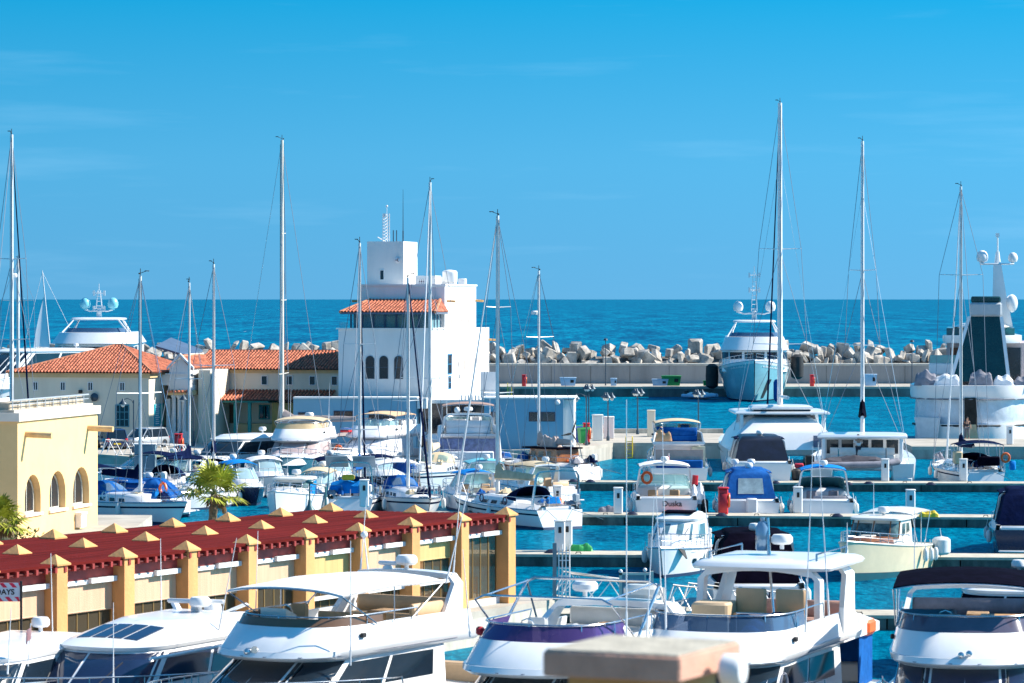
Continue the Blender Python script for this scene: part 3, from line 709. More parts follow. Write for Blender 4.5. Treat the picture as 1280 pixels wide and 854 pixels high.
# furniture
def chair(cm, label, name='dining_chair'):
    t = thing(name, label, 'chair')
    b = MB(); b.rbox(-.22, .22, -.22, .22, .42, .46, .015); b.build('seat', cm, t)
    b = MB(); b.box(-.22, -.19, .18, .22, .45, 1.0); b.box(.19, .22, .18, .22, .45, 1.0)
    for k in range(4): b.box(-.19, .19, .19, .21, .55 + k * .12, .61 + k * .12)
    b.build('backrest', cm, t)
    for sx_ in (-1, 1):
        for sy in (-1, 1): b = MB(); b.box(sx_ * .2 - .02, sx_ * .2 + .02, sy * .2 - .02, sy * .2 + .02, 0, .42); b.build('leg', cm, t)
    return t
def dtable(label, top=None):
    t = thing('dining_table', label, 'table')
    b = MB(); b.rbox(-.45, .45, -.45, .45, .71, .75, .015); b.build('tabletop', top or WOOD, t)
    b = MB(); b.tube([(0, 0, .03), (0, 0, .71)], .04, 8); b.box(-.3, .3, -.03, .03, 0, .03); b.box(-.03, .03, -.3, .3, 0, .03); b.build('pedestal', STEEL, t)
    return t
och = mat('orange_wood', (.72, .25, .05), .5, var=.2); grc = mat('pale_green_chair', (.35, .45, .36), .5, var=.1)
c0 = chair(och, ''); c1 = chair(grc, ''); c2 = chair(mat('red_chair', (.5, .04, .04), .5), ''); tb = dtable('')
cs = [(7.55, 1.1, 2.6, c0, 'orange'), (7.8, 1.0, 2.9, c0, 'orange')]
spots = []
for k in range(0, 8):
    for j, yy in enumerate((1.2,)):
        xx = k * PS + 1.6; spots.append((k, xx, yy))
ordw = ['first', 'second', 'third', 'fourth', 'fifth', 'sixth', 'seventh', 'eighth']
for k, xx, yy in spots:
    first = (k == 0)
    bay = f'in the {ordw[7 - k]} pergola bay from the right' if k < 7 else 'in the open last pergola bay'
    def put(src, x, y, a, lab, grp, used={}):
        nonlocal_first = src.name not in used; used[src.name] = 1
        if nonlocal_first:
            src.location = on_quay(x, y, .03); src.rotation_euler.z = PRZ + a; src['label'] = lab; src['group'] = grp; return src
        return copy_at(src, on_quay(x, y, .03), PRZ + a, lab, grp)
    put(tb, xx, yy, 0, 'square wooden dining table behind the glass ' + bay, 'dining tables under the pergola')
    cc, cn = (c0, 'orange') if k in (7, 3) else ((c1, 'green') if k in (5, 4, 1) else (c2, 'red'))
    put(cc, xx - .75, yy, 1.57, f'{cn} slatted chair left of the table {bay}', 'dining chairs under the pergola')
    put(cc, xx + .75, yy, -1.57, f'{cn} slatted chair right of the table {bay}', 'dining chairs under the pergola')
    put(cc, xx, yy - .75, 3.14, f'{cn} slatted chair nearest the glass {bay}', 'dining chairs under the pergola')
# sign with striped border at the left edge
t = thing('striped_sign', 'white sign with red diagonal striped border reading DAYS at the left edge', 'sign', pt(4, 752, 94), R(0))
W_, H_ = 2.3, .52
b = MB(); b.box(-W_, .47, 0, .03, 0, H_); pl = b.build('board', mat('sign_white', (.62, .68, .74), .5), t)
b = MB()
for k in range(-8, 3):
    for zz, hh in ((0, .13), (H_ - .13, .13)):
        xx = k * .27 + (.16 if zz == 0 else 0)
        q = [(xx, zz), (xx + .12, zz), (xx + .12 - .12, zz + hh), (xx - .12, zz + hh)]
        q = [(min(.47, a), c) for a, c in q]
        b.loft([[(a, -.006, c) for a, c in q], [(a, .0, c) for a, c in q]])
b.build('stripes', mat('sign_red', (.7, .01, .06), .5), pl)
text_obj('DAYS', .215, 'lettering', BLACK, pl, T(.05, -.004, H_ / 2, 0, R(90)), .003, .006)
b = MB(); b.box(.47, .53, -.02, .05, -1.6, H_ + .05); b.build('post', BLACK, t)
# ------------------------------------------------------------------ pontoons
def pontoon(a, c, wd, label, z=.55):
    a, c = Vector(a), Vector(c); d = c - a; L = d.length; t = thing('pontoon', label, 'pontoon', (a.x, a.y, 0), math.atan2(d.y, d.x), 'floating pontoons across the harbour')
    b = MB(); b.box(0, L, 0, wd, z - .12, z); 
    b.build('deck', PONT, t)
    b = MB(); x = 0
    while x < L - .1:
        b.box(x + .03, min(L, x + 5.97), .04, wd - .04, -.3, z - .12); x += 6
    b.build('float', PONTS, t)
    b = MB(); x = 3.
    while x < L:
        b.tube([(x - .12, .1, z + .02), (x - .09, .1, z + .1), (x + .09, .1, z + .1), (x + .12, .1, z + .02)], .025, 5); x += 4.
    b.build('cleats', BLACK, t)
    return t
pontoon((1.5, 210.5), (60, 207.0), 2.4, 'grey floating pontoon, the far one, behind the blue canopied boats')
pontoon((-6, 179.2), (60, 173), 2.4, 'floating pontoon where the small cruisers lie stern-to, second from the far side')
pontoon((-4, 151.3), (60, 145.2), 2.4, 'floating pontoon behind the cream trawler, third from the far side')
pontoon((1.6, 122.3), (22.5, 121.2), 2.2, 'nearest floating pontoon, behind the white hardtop yacht')
# ------------------------------------------------------------------ service pedestals
def pedestal():
    t = thing('service_pedestal', '', 'service pedestal')
    b = MB(); b.rbox(-.24, .24, -.17, .17, 0, 1.35, .05); b.build('column', WHALU, t)
    b = MB(); b.rbox(-.27, .27, -.2, .2, 1.35, 1.43, .04); b.build('cap', WHALU, t)
    b = MB(); b.rbox(-.07, .07, -.2, -.17, .85, 1.12, .015); b.build('socket', BLACK, t)
    return t
pd = pedestal(); k = 0
for px, py, z, lab in ((697, 640, .55, 'left of the far white cruiser'), (773, 643, .55, 'beside the stern of the beige-seated cruiser'), (998, 642, .55, 'in front of the bright blue bimini boat'),
                       (1139, 646, .55, 'right of the cream trawler boat roof'), (700, 690, .55, 'on the third pontoon, left one of a close pair'), (709, 689, .55, 'on the third pontoon, right one of a close pair'),
                       (1131, 695, .55, 'just right of the cream trawler cabin'), (1107, 602, .55, 'in front of the white catamaran'), (1205, 602, .55, 'in front of the sailing boat with dark bimini'),
                       (1263, 556, .95, 'in front of the wrapped yacht hull'), (1216, 768, .55, 'behind the black flybridge, nearest to the right'), (455, 634, 1.2, 'behind the red pergola roof')):
    Y = (CAMH - z) * FP / (py - 374); L = ((px - 640) * Y / FP, Y - .0 + .3, z)
    lb = 'white electricity pedestal ' + lab; o = pd if k == 0 else copy_at(pd, L, 0, lb)
    o.location = L; o['label'] = lb; o['group'] = 'white service pedestals on the pontoons'; k += 1
# base under the one behind the pergola
# ------------------------------------------------------------------ lamps
def lantern_post(h, heads, arm=.55):
    t = thing('street_lamp', '', 'street lamp')
    b = MB(); b.lathe([(.13, 0), (.13, .25), (.07, .4), (.05, 1.2), (.045, h)], n=10); b.build('pole', LAMPG, t)
    for k in range(heads):
        a = 2 * math.pi * k / heads + .3 if heads > 1 else math.pi
        b = MB(T(0, 0, h, a)); b.tube([(0, 0, -.25), (.15, 0, .0), (arm * .6, 0, .12), (arm, 0, .02)], .03, 5); b.build('arm', LAMPG, t)
        s = MB(T(arm * math.cos(a), arm * math.sin(a), h)); s.lathe([(.03, .12), (.07, .02), (.12, -.06), (.3, -.24), (.31, -.28)], n=12); sh = s.build('lamp_shade', LAMPG, t)
        s = MB(T(arm * math.cos(a), arm * math.sin(a), h)); s.lathe([(.1, -.24), (.16, -.32), (.12, -.44), (.02, -.5)], n=10); s.build('glass', mat('milk_glass', (.7, .75, .75), .2), sh)
    return t
l3 = lantern_post(3.55, 3, .32); l1 = lantern_post(3.7, 1, .75)
for src, L in ((l3, [(736, 535, 1.2, 'at the far pier end behind the red locker'), (760, 551, 1.2, 'between the green bins and the red locker'), (797, 543, 1.2, 'right of the red locker on the pier'), (873, 545, 1.2, 'behind the taupe bimini yacht')]),
               (l1, [(733, 557, 1.2, 'curving to the left beside the blue bin'), (167, 566, 1.2, 'in front of the parked silver car'), (242, 558, 1.2, 'beside the portico and the dark jeep'), (322, 549, 1.2, 'standing by the teal veranda'), (407, 548, 1.2, 'before the blue-shaded wall, left of the tower')])):
    for i, (px, py, z, lab) in enumerate(L):
        g = gp(px, py, z); lb = ('grey cluster lamp with three shades ' if src is l3 else 'curved single-arm lamp with bell shade ') + lab
        o = src if i == 0 else copy_at(src, g, 0)
        o.location = g; o['label'] = lb; o['group'] = 'harbour street lamps'
def pole_lamp(px, py, z, h, lab):
    g = gp(px, py, z); t = thing('slim_lamp', lab, 'street lamp', g)
    b = MB(); b.lathe([(.09, 0), (.07, .5), (.045, h)], n=8); b.build('pole', LAMPG, t)
    b = MB(); b.lathe([(.05, h), (.28, h + .02), (.22, h + .2), (.05, h + .3)], n=12); b.build('lantern', LAMPG, t)
    return t
pole_lamp(757, 482, 1.25, 5.6, 'slim dark lamp post on the breakwater quay, left of the superyacht')
pole_lamp(1140, 482, 1.25, 5.4, 'slim dark lamp post on the breakwater quay beside the wrapped yacht')
# near lamp with bell shade, seen over the pergola roof
g = pt(387, 640, 150); t = thing('bell_lamp', 'teal bell-shaped lamp just behind the pergola roof in front of the pilot boat', 'street lamp', (g.x, 150, 0))
b = MB(); b.lathe([(.05, g.z + .55), (.07, g.z + .5), (.1, g.z + .3), (.3, g.z + .0), (.32, g.z - .06)], n=14); b.build('lamp_shade', mat('teal_grey_lamp', (.04, .13, .15), .4), t)
b = MB(); b.tube([(0, 0, g.z + .4), (0, 0, g.z + 1.35)], .04, 6); b.ball((0, 0, g.z + 1.35), .2, .2, .1); b.tube([(.0, 0, g.z + 1.3), (.7, .3, g.z + 1.1), (.7, .3, -1)], .05, 6); b.build('bracket', mat('teal_grey_lamp', (.04, .13, .15), .4), t)
# ------------------------------------------------------------------ red lockers, ladders, bins
def locker():
    t = thing('fire_locker', '', 'fire locker')
    b = MB(); b.rbox(-.26, .26, -.22, .22, 0, 1.35, .06); b.build('cabinet', RED, t)
    b = MB(); b.rbox(-.2, .2, -.25, -.22, .15, 1.1, .01); b.build('door', RED, t)
    b = MB(); b.rbox(-.3, .3, -.26, .26, 1.35, 1.45, .04); b.build('hood', RED, t)
    r_ = MB(); r_.tube([(.3, .27 * math.cos(a * .524), .75 + .33 * math.sin(a * .524)) for a in range(12)], .07, 6, closed=True); r_.build('life_ring', ORANGE, t)
    return t
lk = locker()
for i, (px, py, z, lab) in enumerate(((223, 568, 1.2, 'with orange life ring on the quay by the parked cars'), (733, 556, 1.2, 'in front of the blue and green bins'), (748, 549, 1.2, 'with life ring right of the green bins'), (904, 643, .55, 'on the pontoon before the blue canopy boat'), (1015, 483, 1.25, 'on the breakwater quay right of the superyacht'), (655, 483, 1.25, 'with beige panel on the breakwater quay at the left'))):
    g = gp(px, py, z); o = lk if i == 0 else copy_at(lk, g, 0); o.location = g; o['label'] = 'red fire locker ' + lab; o['group'] = 'red fire lockers'
    if i == 1: o.scale = (.95, .95, 1.12)
def bin_(m, px, py, z, lab, s=1.):
    g = gp(px, py, z); t = thing('wheelie_bin', lab, 'bin', g, R(-70)); t.scale = (s, s, s)
    b = MB(); b.loft([[(-.24, -.25, .1), (.24, -.25, .1), (.24, .25, .1), (-.24, .25, .1)], [(-.3, -.33, 1.0), (.3, -.33, 1.0), (.3, .33, 1.0), (-.3, .33, 1.0)]]); b.build('body', m, t)
    b = MB(); b.loft([[(-.32, -.36, 1.0), (.32, -.36, 1.0), (.32, .36, 1.0), (-.32, .36, 1.0)], [(-.3, -.3, 1.1), (.3, -.3, 1.1), (.28, .33, 1.16), (-.28, .33, 1.16)]]); b.build('lid', m, t)
    for q in (-1, 1): b = MB(); b.lathe([(.1, -.03), (.1, .03)], (q * .27, .25, .1), 10, 'x'); b.build('wheel', BLACK, t)
bin_(GREEN, 729.5, 556, 1.2, 'green wheeled bin, the right one beside the white columns', 1.15)
bin_(GREEN, 727, 553, 1.2, 'green wheeled bin between the blue bin and another green one', 1.15)
bin_(BLUEP, 723.5, 555, 1.2, 'blue wheeled bin between the red locker and the green bins', 1.15)
bin_(BLUEP, 708.5, 553, 1.2, 'blue wheeled bin left of the red locker by the white wall', 1.15)
for px, py, lab in ((749, 551, 'white square pillar behind the green bins'), (763, 548, 'white square pillar between bins and red locker')):
    g = gp(px - 2, py, 1.2); t = thing('pier_pillar', lab, 'pillar', g); b = MB(); b.rbox(-.4, .4, -.4, .4, 0, 1.9 if px < 760 else 1.6, .03); b.build('shaft', PLAST, t)
    b = MB(); b.rbox(-.43, .43, -.43, .43, 1.9 if px < 760 else 1.6, 2.0 if px < 760 else 1.7, .03); b.build('cap', PLAST, t)
g = gp(814, 546, 1.2); t = thing('pier_pillar', 'tall white square pillar at the pier end beside the taupe bimini yacht', 'pillar', g); b = MB(); b.rbox(-.3, .3, -.3, .3, 0, 2.0, .03); b.build('shaft', PLASC, t); b = MB(); b.rbox(-.33, .33, -.33, .33, 2.0, 2.1, .03); b.build('cap', PLASC, t)
def ladder(px, Yd, ztop, h, lab):
    x = (px - 640) * Yd / FP; t = thing('quay_ladder', lab, 'ladder', (x, Yd, ztop))
    for s in (-1, 1): b = MB(); b.tube([(s * .24, .35, 0), (s * .24, .3, .45), (s * .24, -.02, .4), (s * .24, -.06, -h)], .045, 6); b.build('rail', YEL, t)
    b = MB(); q = -h
    while q < .1: b.tube([(-.24, -.06, q), (.24, -.06, q)], .03, 5); q += .3
    b.build('rungs', YEL, t)
ladder(786.5, 252.5, 1.2, 1.1, 'yellow ladder on the pier wall under the pier lamps')
ladder(637, 411.8, 1.25, 1.3, 'yellow ladder on the breakwater quay behind the low building')
# pier low parapet
b = MB(); b.box(4.7, 17, 270.5, 271, 1.2, 1.55); tag(b.build('pier_parapet', CONCL), 'low concrete parapet along the back of the pier behind the lamps', 'wall')
# containers etc. on the breakwater quay
def crate(px, m, lab, w_=1.4, h=1.0, d=.9, z=1.25, py=483, cat='container', wh=False):
    g = gp(px, py, z); t = thing('storage_bin' if m != GREEN else 'skip', lab, cat, g)
    b = MB(); b.loft([[(-w_ / 2 * .85, -d / 2, .08), (w_ / 2 * .85, -d / 2, .08), (w_ / 2 * .85, d / 2, .08), (-w_ / 2 * .85, d / 2, .08)], [(-w_ / 2, -d / 2 - .05, h), (w_ / 2, -d / 2 - .05, h), (w_ / 2, d / 2, h), (-w_ / 2, d / 2, h)]]); b.build('body', m, t)
    b = MB(); b.rbox(-w_ / 2 - .04, w_ / 2 + .04, -d / 2 - .1, d / 2 + .04, h, h + .12, .04); b.build('lid', m, t)
    b = MB(); b.box(w_ * .15, w_ * .35, -d / 2 - .08, -d / 2 - .04, h * .45, h * .8); b.build('label_plate', BLACK, t)
crate(710, LBLUE, 'pale blue storage bin on the breakwater quay, left one', 2.0)
crate(767, LBLUE, 'small pale blue box beside the slim lamp post', .75, .9)
crate(825, LBLUE, 'pale blue storage bin beside the green skip', 2.0, .8)
crate(839, GREEN, 'green skip on the breakwater quay left of the superyacht', 2.4, 1.2)
crate(1088, LBLUE, 'pale blue box on the breakwater quay right of the tall mast', 1.5, 1.4)
crate(882, GREEN, 'small green box on the breakwater quay against the superyacht', .6, .6)
# stone-like planter by the portico
g = gp(197, 552, 1.2); t = thing('potted_plant', 'small bushy plant in a tan pot right of the silver car', 'plant', g)
b = MB(); b.lathe([(.22, 0), (.34, .6), (.36, .65), (.3, .62)], n=12); b.build('pot', mat('tan_pot', (.5, .33, .18), .8), t)
LEAF = mat('leaf_green', (.07, .13, .03), .6, var=.5, vs=3)
b = MB(); rr = random.Random(4)
for k in range(120):
    a, e, q = rr.random() * 6.28, rr.random() * 1.5, .15 + rr.random() * .3; p = Vector((q * math.cos(a) * math.cos(e), q * math.sin(a) * math.cos(e), .7 + q * math.sin(e)))
    d = Vector((rr.uniform(-1, 1), rr.uniform(-1, 1), rr.uniform(-.3, 1))).normalized() * .12; s_ = d.cross(Vector((0, .3, 1))).normalized() * .05; b.face([p, p + d * .5 + s_, p + d, p + d * .5 - s_])
b.build('foliage', LEAF, t, smooth=False)
# ------------------------------------------------------------------ palm trees
def palm(loc, label, h=3.2, n=34, L=1.7, seed=2, fan=True):
    t = thing('palm_tree', label, 'palm tree', loc); rr = random.Random(seed)
    b = MB(); rings = []
    for k in range(13):
        q = k / 12; rad = .2 - .05 * q + (.03 if k % 2 else 0); rings.append([(rad * math.cos(a * .785) + .1 * q * q, rad * math.sin(a * .785), h * q) for a in range(8)])
    b.loft(rings); b.build('trunk', mat('palm_trunk', (.22, .15, .09), .95, var=.4, vs=6, bump=.6, bs=14), t)
    b = MB(); st = MB()
    for k in range(n):
        a = k * 2.4 + rr.uniform(-.2, .2); e = R(85 - 105 * (k / n) + rr.uniform(-8, 8)); c = Vector((.1, 0, h))
        d = Vector((math.cos(a) * math.cos(e), math.sin(a) * math.cos(e), math.sin(e))); sl_ = L * rr.uniform(.45, .62)
        tip = c + d * sl_; tip.z -= .1 * sl_; st.tube([c, (c + tip) / 2 + Vector((0, 0, .05)), tip], .02, 4, r2=.01)
        side = d.cross(Vector((0, 0, 1))); side.normalize() if side.length > .01 else None; up = side.cross(d).normalized()
        for j in range(22):     # folded fan leaf: fingers from the end of the stalk
            f = R(-125 + 250 * j / 21); ln = L * (.62 - .18 * abs(f) / 2.2) * rr.uniform(.85, 1.08)
            dd = (d * math.cos(f) + side * math.sin(f)).normalized(); dd = (dd + up * rr.uniform(-.12, .16)).normalized()
            m_ = tip + dd * ln * .55; e_ = tip + dd * ln + Vector((0, 0, -.25 * ln)); w_ = dd.cross(up).normalized() * .055
            b.face([tip, m_ - w_ + up * .012, e_, m_]); b.face([tip, m_, e_, m_ + w_ + up * .012])
    dd_ = MB()
    for k in range(9):
        a = k * .7 + .3; x_, y_ = .22 * math.cos(a) + .1, .22 * math.sin(a); ln = rr.uniform(.5, .9)
        for j in range(7):
            w_ = (j - 3) * .07; dd_.face([(x_, y_, h - .05), (x_ * 1.7 + w_ * math.sin(a), y_ * 1.7 - w_ * math.cos(a), h - ln * .6), (x_ * 1.6 + w_ * 1.7 * math.sin(a), y_ * 1.6 - w_ * 1.7 * math.cos(a), h - ln)])
    dd_.build('dead_fronds', mat('dead_palm_leaf', (.26, .16, .07), .9, var=.4, vs=5), t, smooth=False)
    b.build('fronds', mat('palm_leaf', (.40, .42, .04), .5, var=.45, vs=1.6), t, smooth=False); st.build('leaf_stalks', mat('leaf_stalk', (.30, .30, .08), .6), t)
g = pt(265, 612, 140); palm((g.x, 140, 1.2), 'small fan palm rising behind the red pergola roof', h=CAMH - (618 - 374) * 140 / FP - 1.2, L=1.65, n=20)
g = pt(2, 640, 133); palm((g.x - .2, 133, 1.2), 'fan palm partly cut by the left edge beside the yellow arches', h=1.9, L=1.3, n=22, seed=5)
g = pt(34, 670, 134); t = thing('shrub', 'low dark green shrub against the yellow building above the pergola roof', 'shrub', (g.x, 134, 1.2))
b = MB(); rr = random.Random(9)
for k in range(500):
    p = Vector((rr.gauss(0, .75), rr.gauss(0, .4), 0)); p.z = rr.random() * (1.75 - abs(p.x) * .6); d = Vector((rr.uniform(-1, 1), rr.uniform(-1, 1), rr.uniform(-.2, 1))).normalized() * .2; s_ = d.cross(Vector((.1, .3, 1))).normalized() * .06
    b.face([p, p + d * .5 + s_, p + d, p + d * .5 - s_])
b.build('foliage', LEAF, t, smooth=False)
b = MB()
for k in range(7): b.tube([(0, 0, 0), (rr.uniform(-.6, .6), rr.uniform(-.3, .3), 1.3)], .03, 5, r2=.01)
b.build('stems', mat('stem', (.15, .1, .06), .9), t)
# ------------------------------------------------------------------ cars
def car(loc, rz, m, label, L=3.9, W=1.66, H=1.48, suv=False, plate=None):
    t = thing('parked_car', label, 'car', loc, rz, 'cars parked on the far quay')
    b = MB(); hb = .78 if not suv else .95; gl = .22 if not suv else .32
    def ring(z, i, xf, xb): w_ = W / 2 - i; return [(-L / 2 + xb, -w_ + .12, z), (-L / 2 + xb + .15, -w_, z), (L / 2 - xf - .35, -w_, z), (L / 2 - xf, -w_ * .7, z), (L / 2 - xf, w_ * .7, z), (L / 2 - xf - .35, w_, z), (-L / 2 + xb + .15, w_, z), (-L / 2 + xb, w_ - .12, z)]
    b.loft([ring(gl, .06, .1, .08), ring(gl + .15, 0, 0, 0), ring(hb - .15, 0, .03, .02), ring(hb, .05, .18 if not suv else .08, .06)]); b.build('body', m, t)
    def cr(z, i, xf, xb): w_ = W / 2 - i; return [(-L / 2 + xb, -w_ + .1, z), (-L / 2 + xb + .1, -w_, z), (L / 2 - xf - .2, -w_, z), (L / 2 - xf, -w_ + .15, z), (L / 2 - xf, w_ - .15, z), (L / 2 - xf - .2, w_, z), (-L / 2 + xb + .1, w_, z), (-L / 2 + xb, w_ - .1, z)]
    xf0, xf1 = (1.0, 1.7) if not suv else (1.1, 1.55)
    g = MB(); g.loft([cr(hb, .07, xf0, .12), cr(H - .1, .2, xf1, .38)]); g.build('windows', GLASS, t)
    r_ = MB(); r_.loft([cr(H - .11, .19, xf1, .37), cr(H - .05, .2, xf1 + .05, .38), cr(H, .3, xf1 + .2, .5)])
    for s in (-1, 1):
        for (xa, za, xb_, zb_) in ((L / 2 - xf0 - .02, hb, L / 2 - xf1, H - .08), (-L / 2 + .18, hb, -L / 2 + .42, H - .08), (-.05, hb, -.1, H - .08)): r_.tube([(xa, s * (W / 2 - .1), za), (xb_, s * (W / 2 - .21), zb_)], .04, 5)
    r_.build('roof', m, t)
    for sx_ in (-L / 2 + .72, L / 2 - .75):
        for s in (-1, 1):
            w_ = MB(); w_.lathe([(.16, -.1), (.29, -.1), (.31, -.06), (.31, .06), (.29, .1), (.16, .1)], (sx_, s * (W / 2 - .09), .31), 16, 'y'); wh = w_.build('wheel', BLACK, t)
            w_ = MB(); w_.lathe([(.02, -.105), (.18, -.105), (.19, .105), (.02, .105)], (sx_, s * (W / 2 - .09), .31), 12, 'y'); w_.build('rim', STEEL, wh)
    for s in (-1, 1):
        h = MB(); h.rbox(L / 2 - .22, L / 2 - .0, s * (W / 2 - .38) - .15, s * (W / 2 - .38) + .15, hb - .25, hb - .1, .03); h.build('headlight', WHALU, t)
        h = MB(); h.rbox(-L / 2 - .01, -L / 2 + .1, s * (W / 2 - .16) - .1, s * (W / 2 - .16) + .1, hb - .22, hb + .02, .03); h.build('tail_light', RED, t)
        h = MB(); h.rbox(L / 2 - xf0 - .35, L / 2 - xf0 - .2, s * (W / 2 + .07) - .08, s * (W / 2 + .07) + .08, hb + .02, hb + .15, .03); h.build('wing_mirror', m, t)
    h = MB(); h.box(-L / 2 - .02, -L / 2 + .0, -.26, .26, hb - .42, hb - .3); h.build('number_plate', YEL if plate is None else plate, t)
    return t
g = gp(137, 562, 1.2); car(g + Vector((0, 1.5, 0)), R(108), mat('navy_car_paint', (.01, .025, .10), .25, coat=1), 'dark blue hatchback parked with its tail lights towards the water')
g = gp(177, 561, 1.2); car(g + Vector((0, 1.6, 0)), R(-122), mat('silver_car_paint', (.5, .55, .6), .3, metal=.3, coat=1), 'silver car parked nose to the water beside the blue hatchback', L=4.2)
g = gp(263, 545, 1.2); car(g + Vector((0, 1.7, 0)), R(15), mat('black_car_paint', (.02, .05, .08), .25, coat=1), 'dark jeep with spare wheel parked under the portico lamp', L=3.9, H=1.9, suv=True)
g = gp(263, 545, 1.2)
# moored things: notice boxes on the car quay edge, gangways
def truss_gangway(a, c, label, h=1.0, wd=1.0):
    a, c = Vector(a), Vector(c); d = c - a; L = d.length; t = thing('gangway', label, 'gangway', a, math.atan2(d.y, d.x))
    dz = (c.z - a.z) / math.hypot(d.x, d.y); L = math.hypot(d.x, d.y); S_ = lambda x: x * dz
    b = MB(); b.loft([[(x, -wd / 2, S_(x)), (x, wd / 2, S_(x)), (x, wd / 2, S_(x) + .08), (x, -wd / 2, S_(x) + .08)] for x in (0, L)]); b.build('deck', PONT, t)
    n = max(3, int(L / 1.1))
    for s in (-1, 1):
        b = MB(); y = s * wd / 2; b.tube([(.1, y, S_(0) + h * .2), (.4, y, S_(.4) + h), (L - .4, y, S_(L) + h), (L - .1, y, S_(L) + h * .2)], .04, 6)
        for k in range(n): xa = L * k / n; xb_ = L * (k + .5) / n; xc = L * (k + 1) / n; b.tube([(xa, y, S_(xa) + .05), (xb_, y, S_(xb_) + h), (xc, y, S_(xc) + .05)], .025, 5)
        b.build('side_truss', WHALU, t)
truss_gangway((1.6, 121.5, 1.2), (5.5, 122.5, .7), 'white tubular gangway leading from the quay corner to the nearest pontoon', .95)
truss_gangway((5.8, 121.8, .75), (9.6, 119, .6), 'white tubular gangway at the right of the grey gate panel', .95)
truss_gangway((pt(130, 374, 232).x, 231.6, 1.25), (pt(228, 374, 226).x, 229.5, .9), 'pale truss gangway below the parked cars', 1.1, .9)
# gate with grey panel
def gate(px0, px1, Yd, pyt, pyb, lab):
    x0, x1 = (px0 - 640) * Yd / FP, (px1 - 640) * Yd / FP; z0, z1 = CAMH - (pyb - 374) * Yd / FP, CAMH - (pyt - 374) * Yd / FP
    t = thing('pontoon_gate', lab, 'gate', (x0, Yd, z0)); w_ = x1 - x0; h = z1 - z0
    b = MB(); b.box(.1, w_ - .25, .0, .04, .05, h - .08); b.build('panel', mat('slate_blue_panel', (.16, .25, .30), .5, var=.1), t)
    b = MB(); b.box(0, .1, -.03, .07, 0, h); b.box(w_ - .1, w_, -.05, .09, 0, h + .05); b.box(0, w_, -.03, .07, h - .08, h); b.box(w_ - .32, w_ - .27, -.02, .06, 0, h); b.build('frame', mat('pale_gate_frame', (.6, .6, .52), .5), t)
    b = MB(); b.ball((w_ - .3, 0, h + .1), .07); b.ball((0.05, 0, h + .05), .07); b.build('knob', WHALU, t)
gate(774, 817, 117, 716, 768, 'grey panelled gate in a pale frame on the pontoon behind the steel arch')
g = pt(695, 740, 120.6); t = thing('gate_posts', 'grey-blue metal gate posts with bars at the quay corner', 'gate', (g.x, 120.6, 1.2))
b = MB(); b.box(-.12, .02, -.05, .05, 0, 2.05); b.build('panel_post', mat('slate_blue_panel', (.16, .25, .30), .5), t)
b = MB()
for q in range(4): b.tube([(.1 + q * .13, .02, 0), (.1 + q * .13, .02, 1.9 + .1 * (q % 2))], .025, 5)
for q in range(6): b.tube([(.1, .02, .3 + q * .28), (.5, .02, .3 + q * .28)], .02, 5)
b.build('bars', WHALU, t)
t = thing('notice_board', 'blue-grey box on the quay edge in front of the silver car', 'cabinet', gp(179, 596, 1.2) + Vector((0, 1.2, 0)))
b = MB(); b.rbox(-.65, .65, -.3, .3, 0, 1.9, .03); b.build('body', mat('slate_blue_panel', (.16, .25, .30), .5), t); b = MB(); b.rbox(-.7, .7, -.34, .34, 1.9, 1.97, .02); b.build('top', PLAST, t)
# foreground parapet cap
def cap():
    Y = 20.; k = Y / FP
    t = thing('parapet_pillar', 'out-of-focus pinkish-brown pillar cap close to the viewer at the bottom', 'pillar', ((850 - 640) * k, Y, 0), R(-25))
    zt = CAMH - (822 - 374) * k; W_ = .90
    b = MB(); b.rbox(-W_, .0, 0, 1.0, zt - .155, zt, .012); b.build('cap', mat('rose_stone', (.58, .32, .235), .85, var=.14, vs=4, streak=.4, bump=.2, bs=30), t)
    b = MB(); b.rbox(-W_ + .015, -.015, .015, .985, zt, zt + .012, .005); b.build('top_slab', mat('weathered_slab', (.46, .42, .34), .9, var=.22, vs=5, bump=.3, bs=30), t)
    b = MB(); b.box(-W_ + .12, -.12, .12, .88, -1.9, zt - .155); b.build('shaft', mat('ochre_shaft', (.52, .30, .12), .85, var=.1), t)
    b = MB(); b.lathe([(.02, 0), (.07, .01), (.10, .03), (.10, .12), (.08, .15), (.02, .16)], (.06, .5, zt - .12), 16, 'x'); b.build('wall_lamp', WHALU, t)
cap()
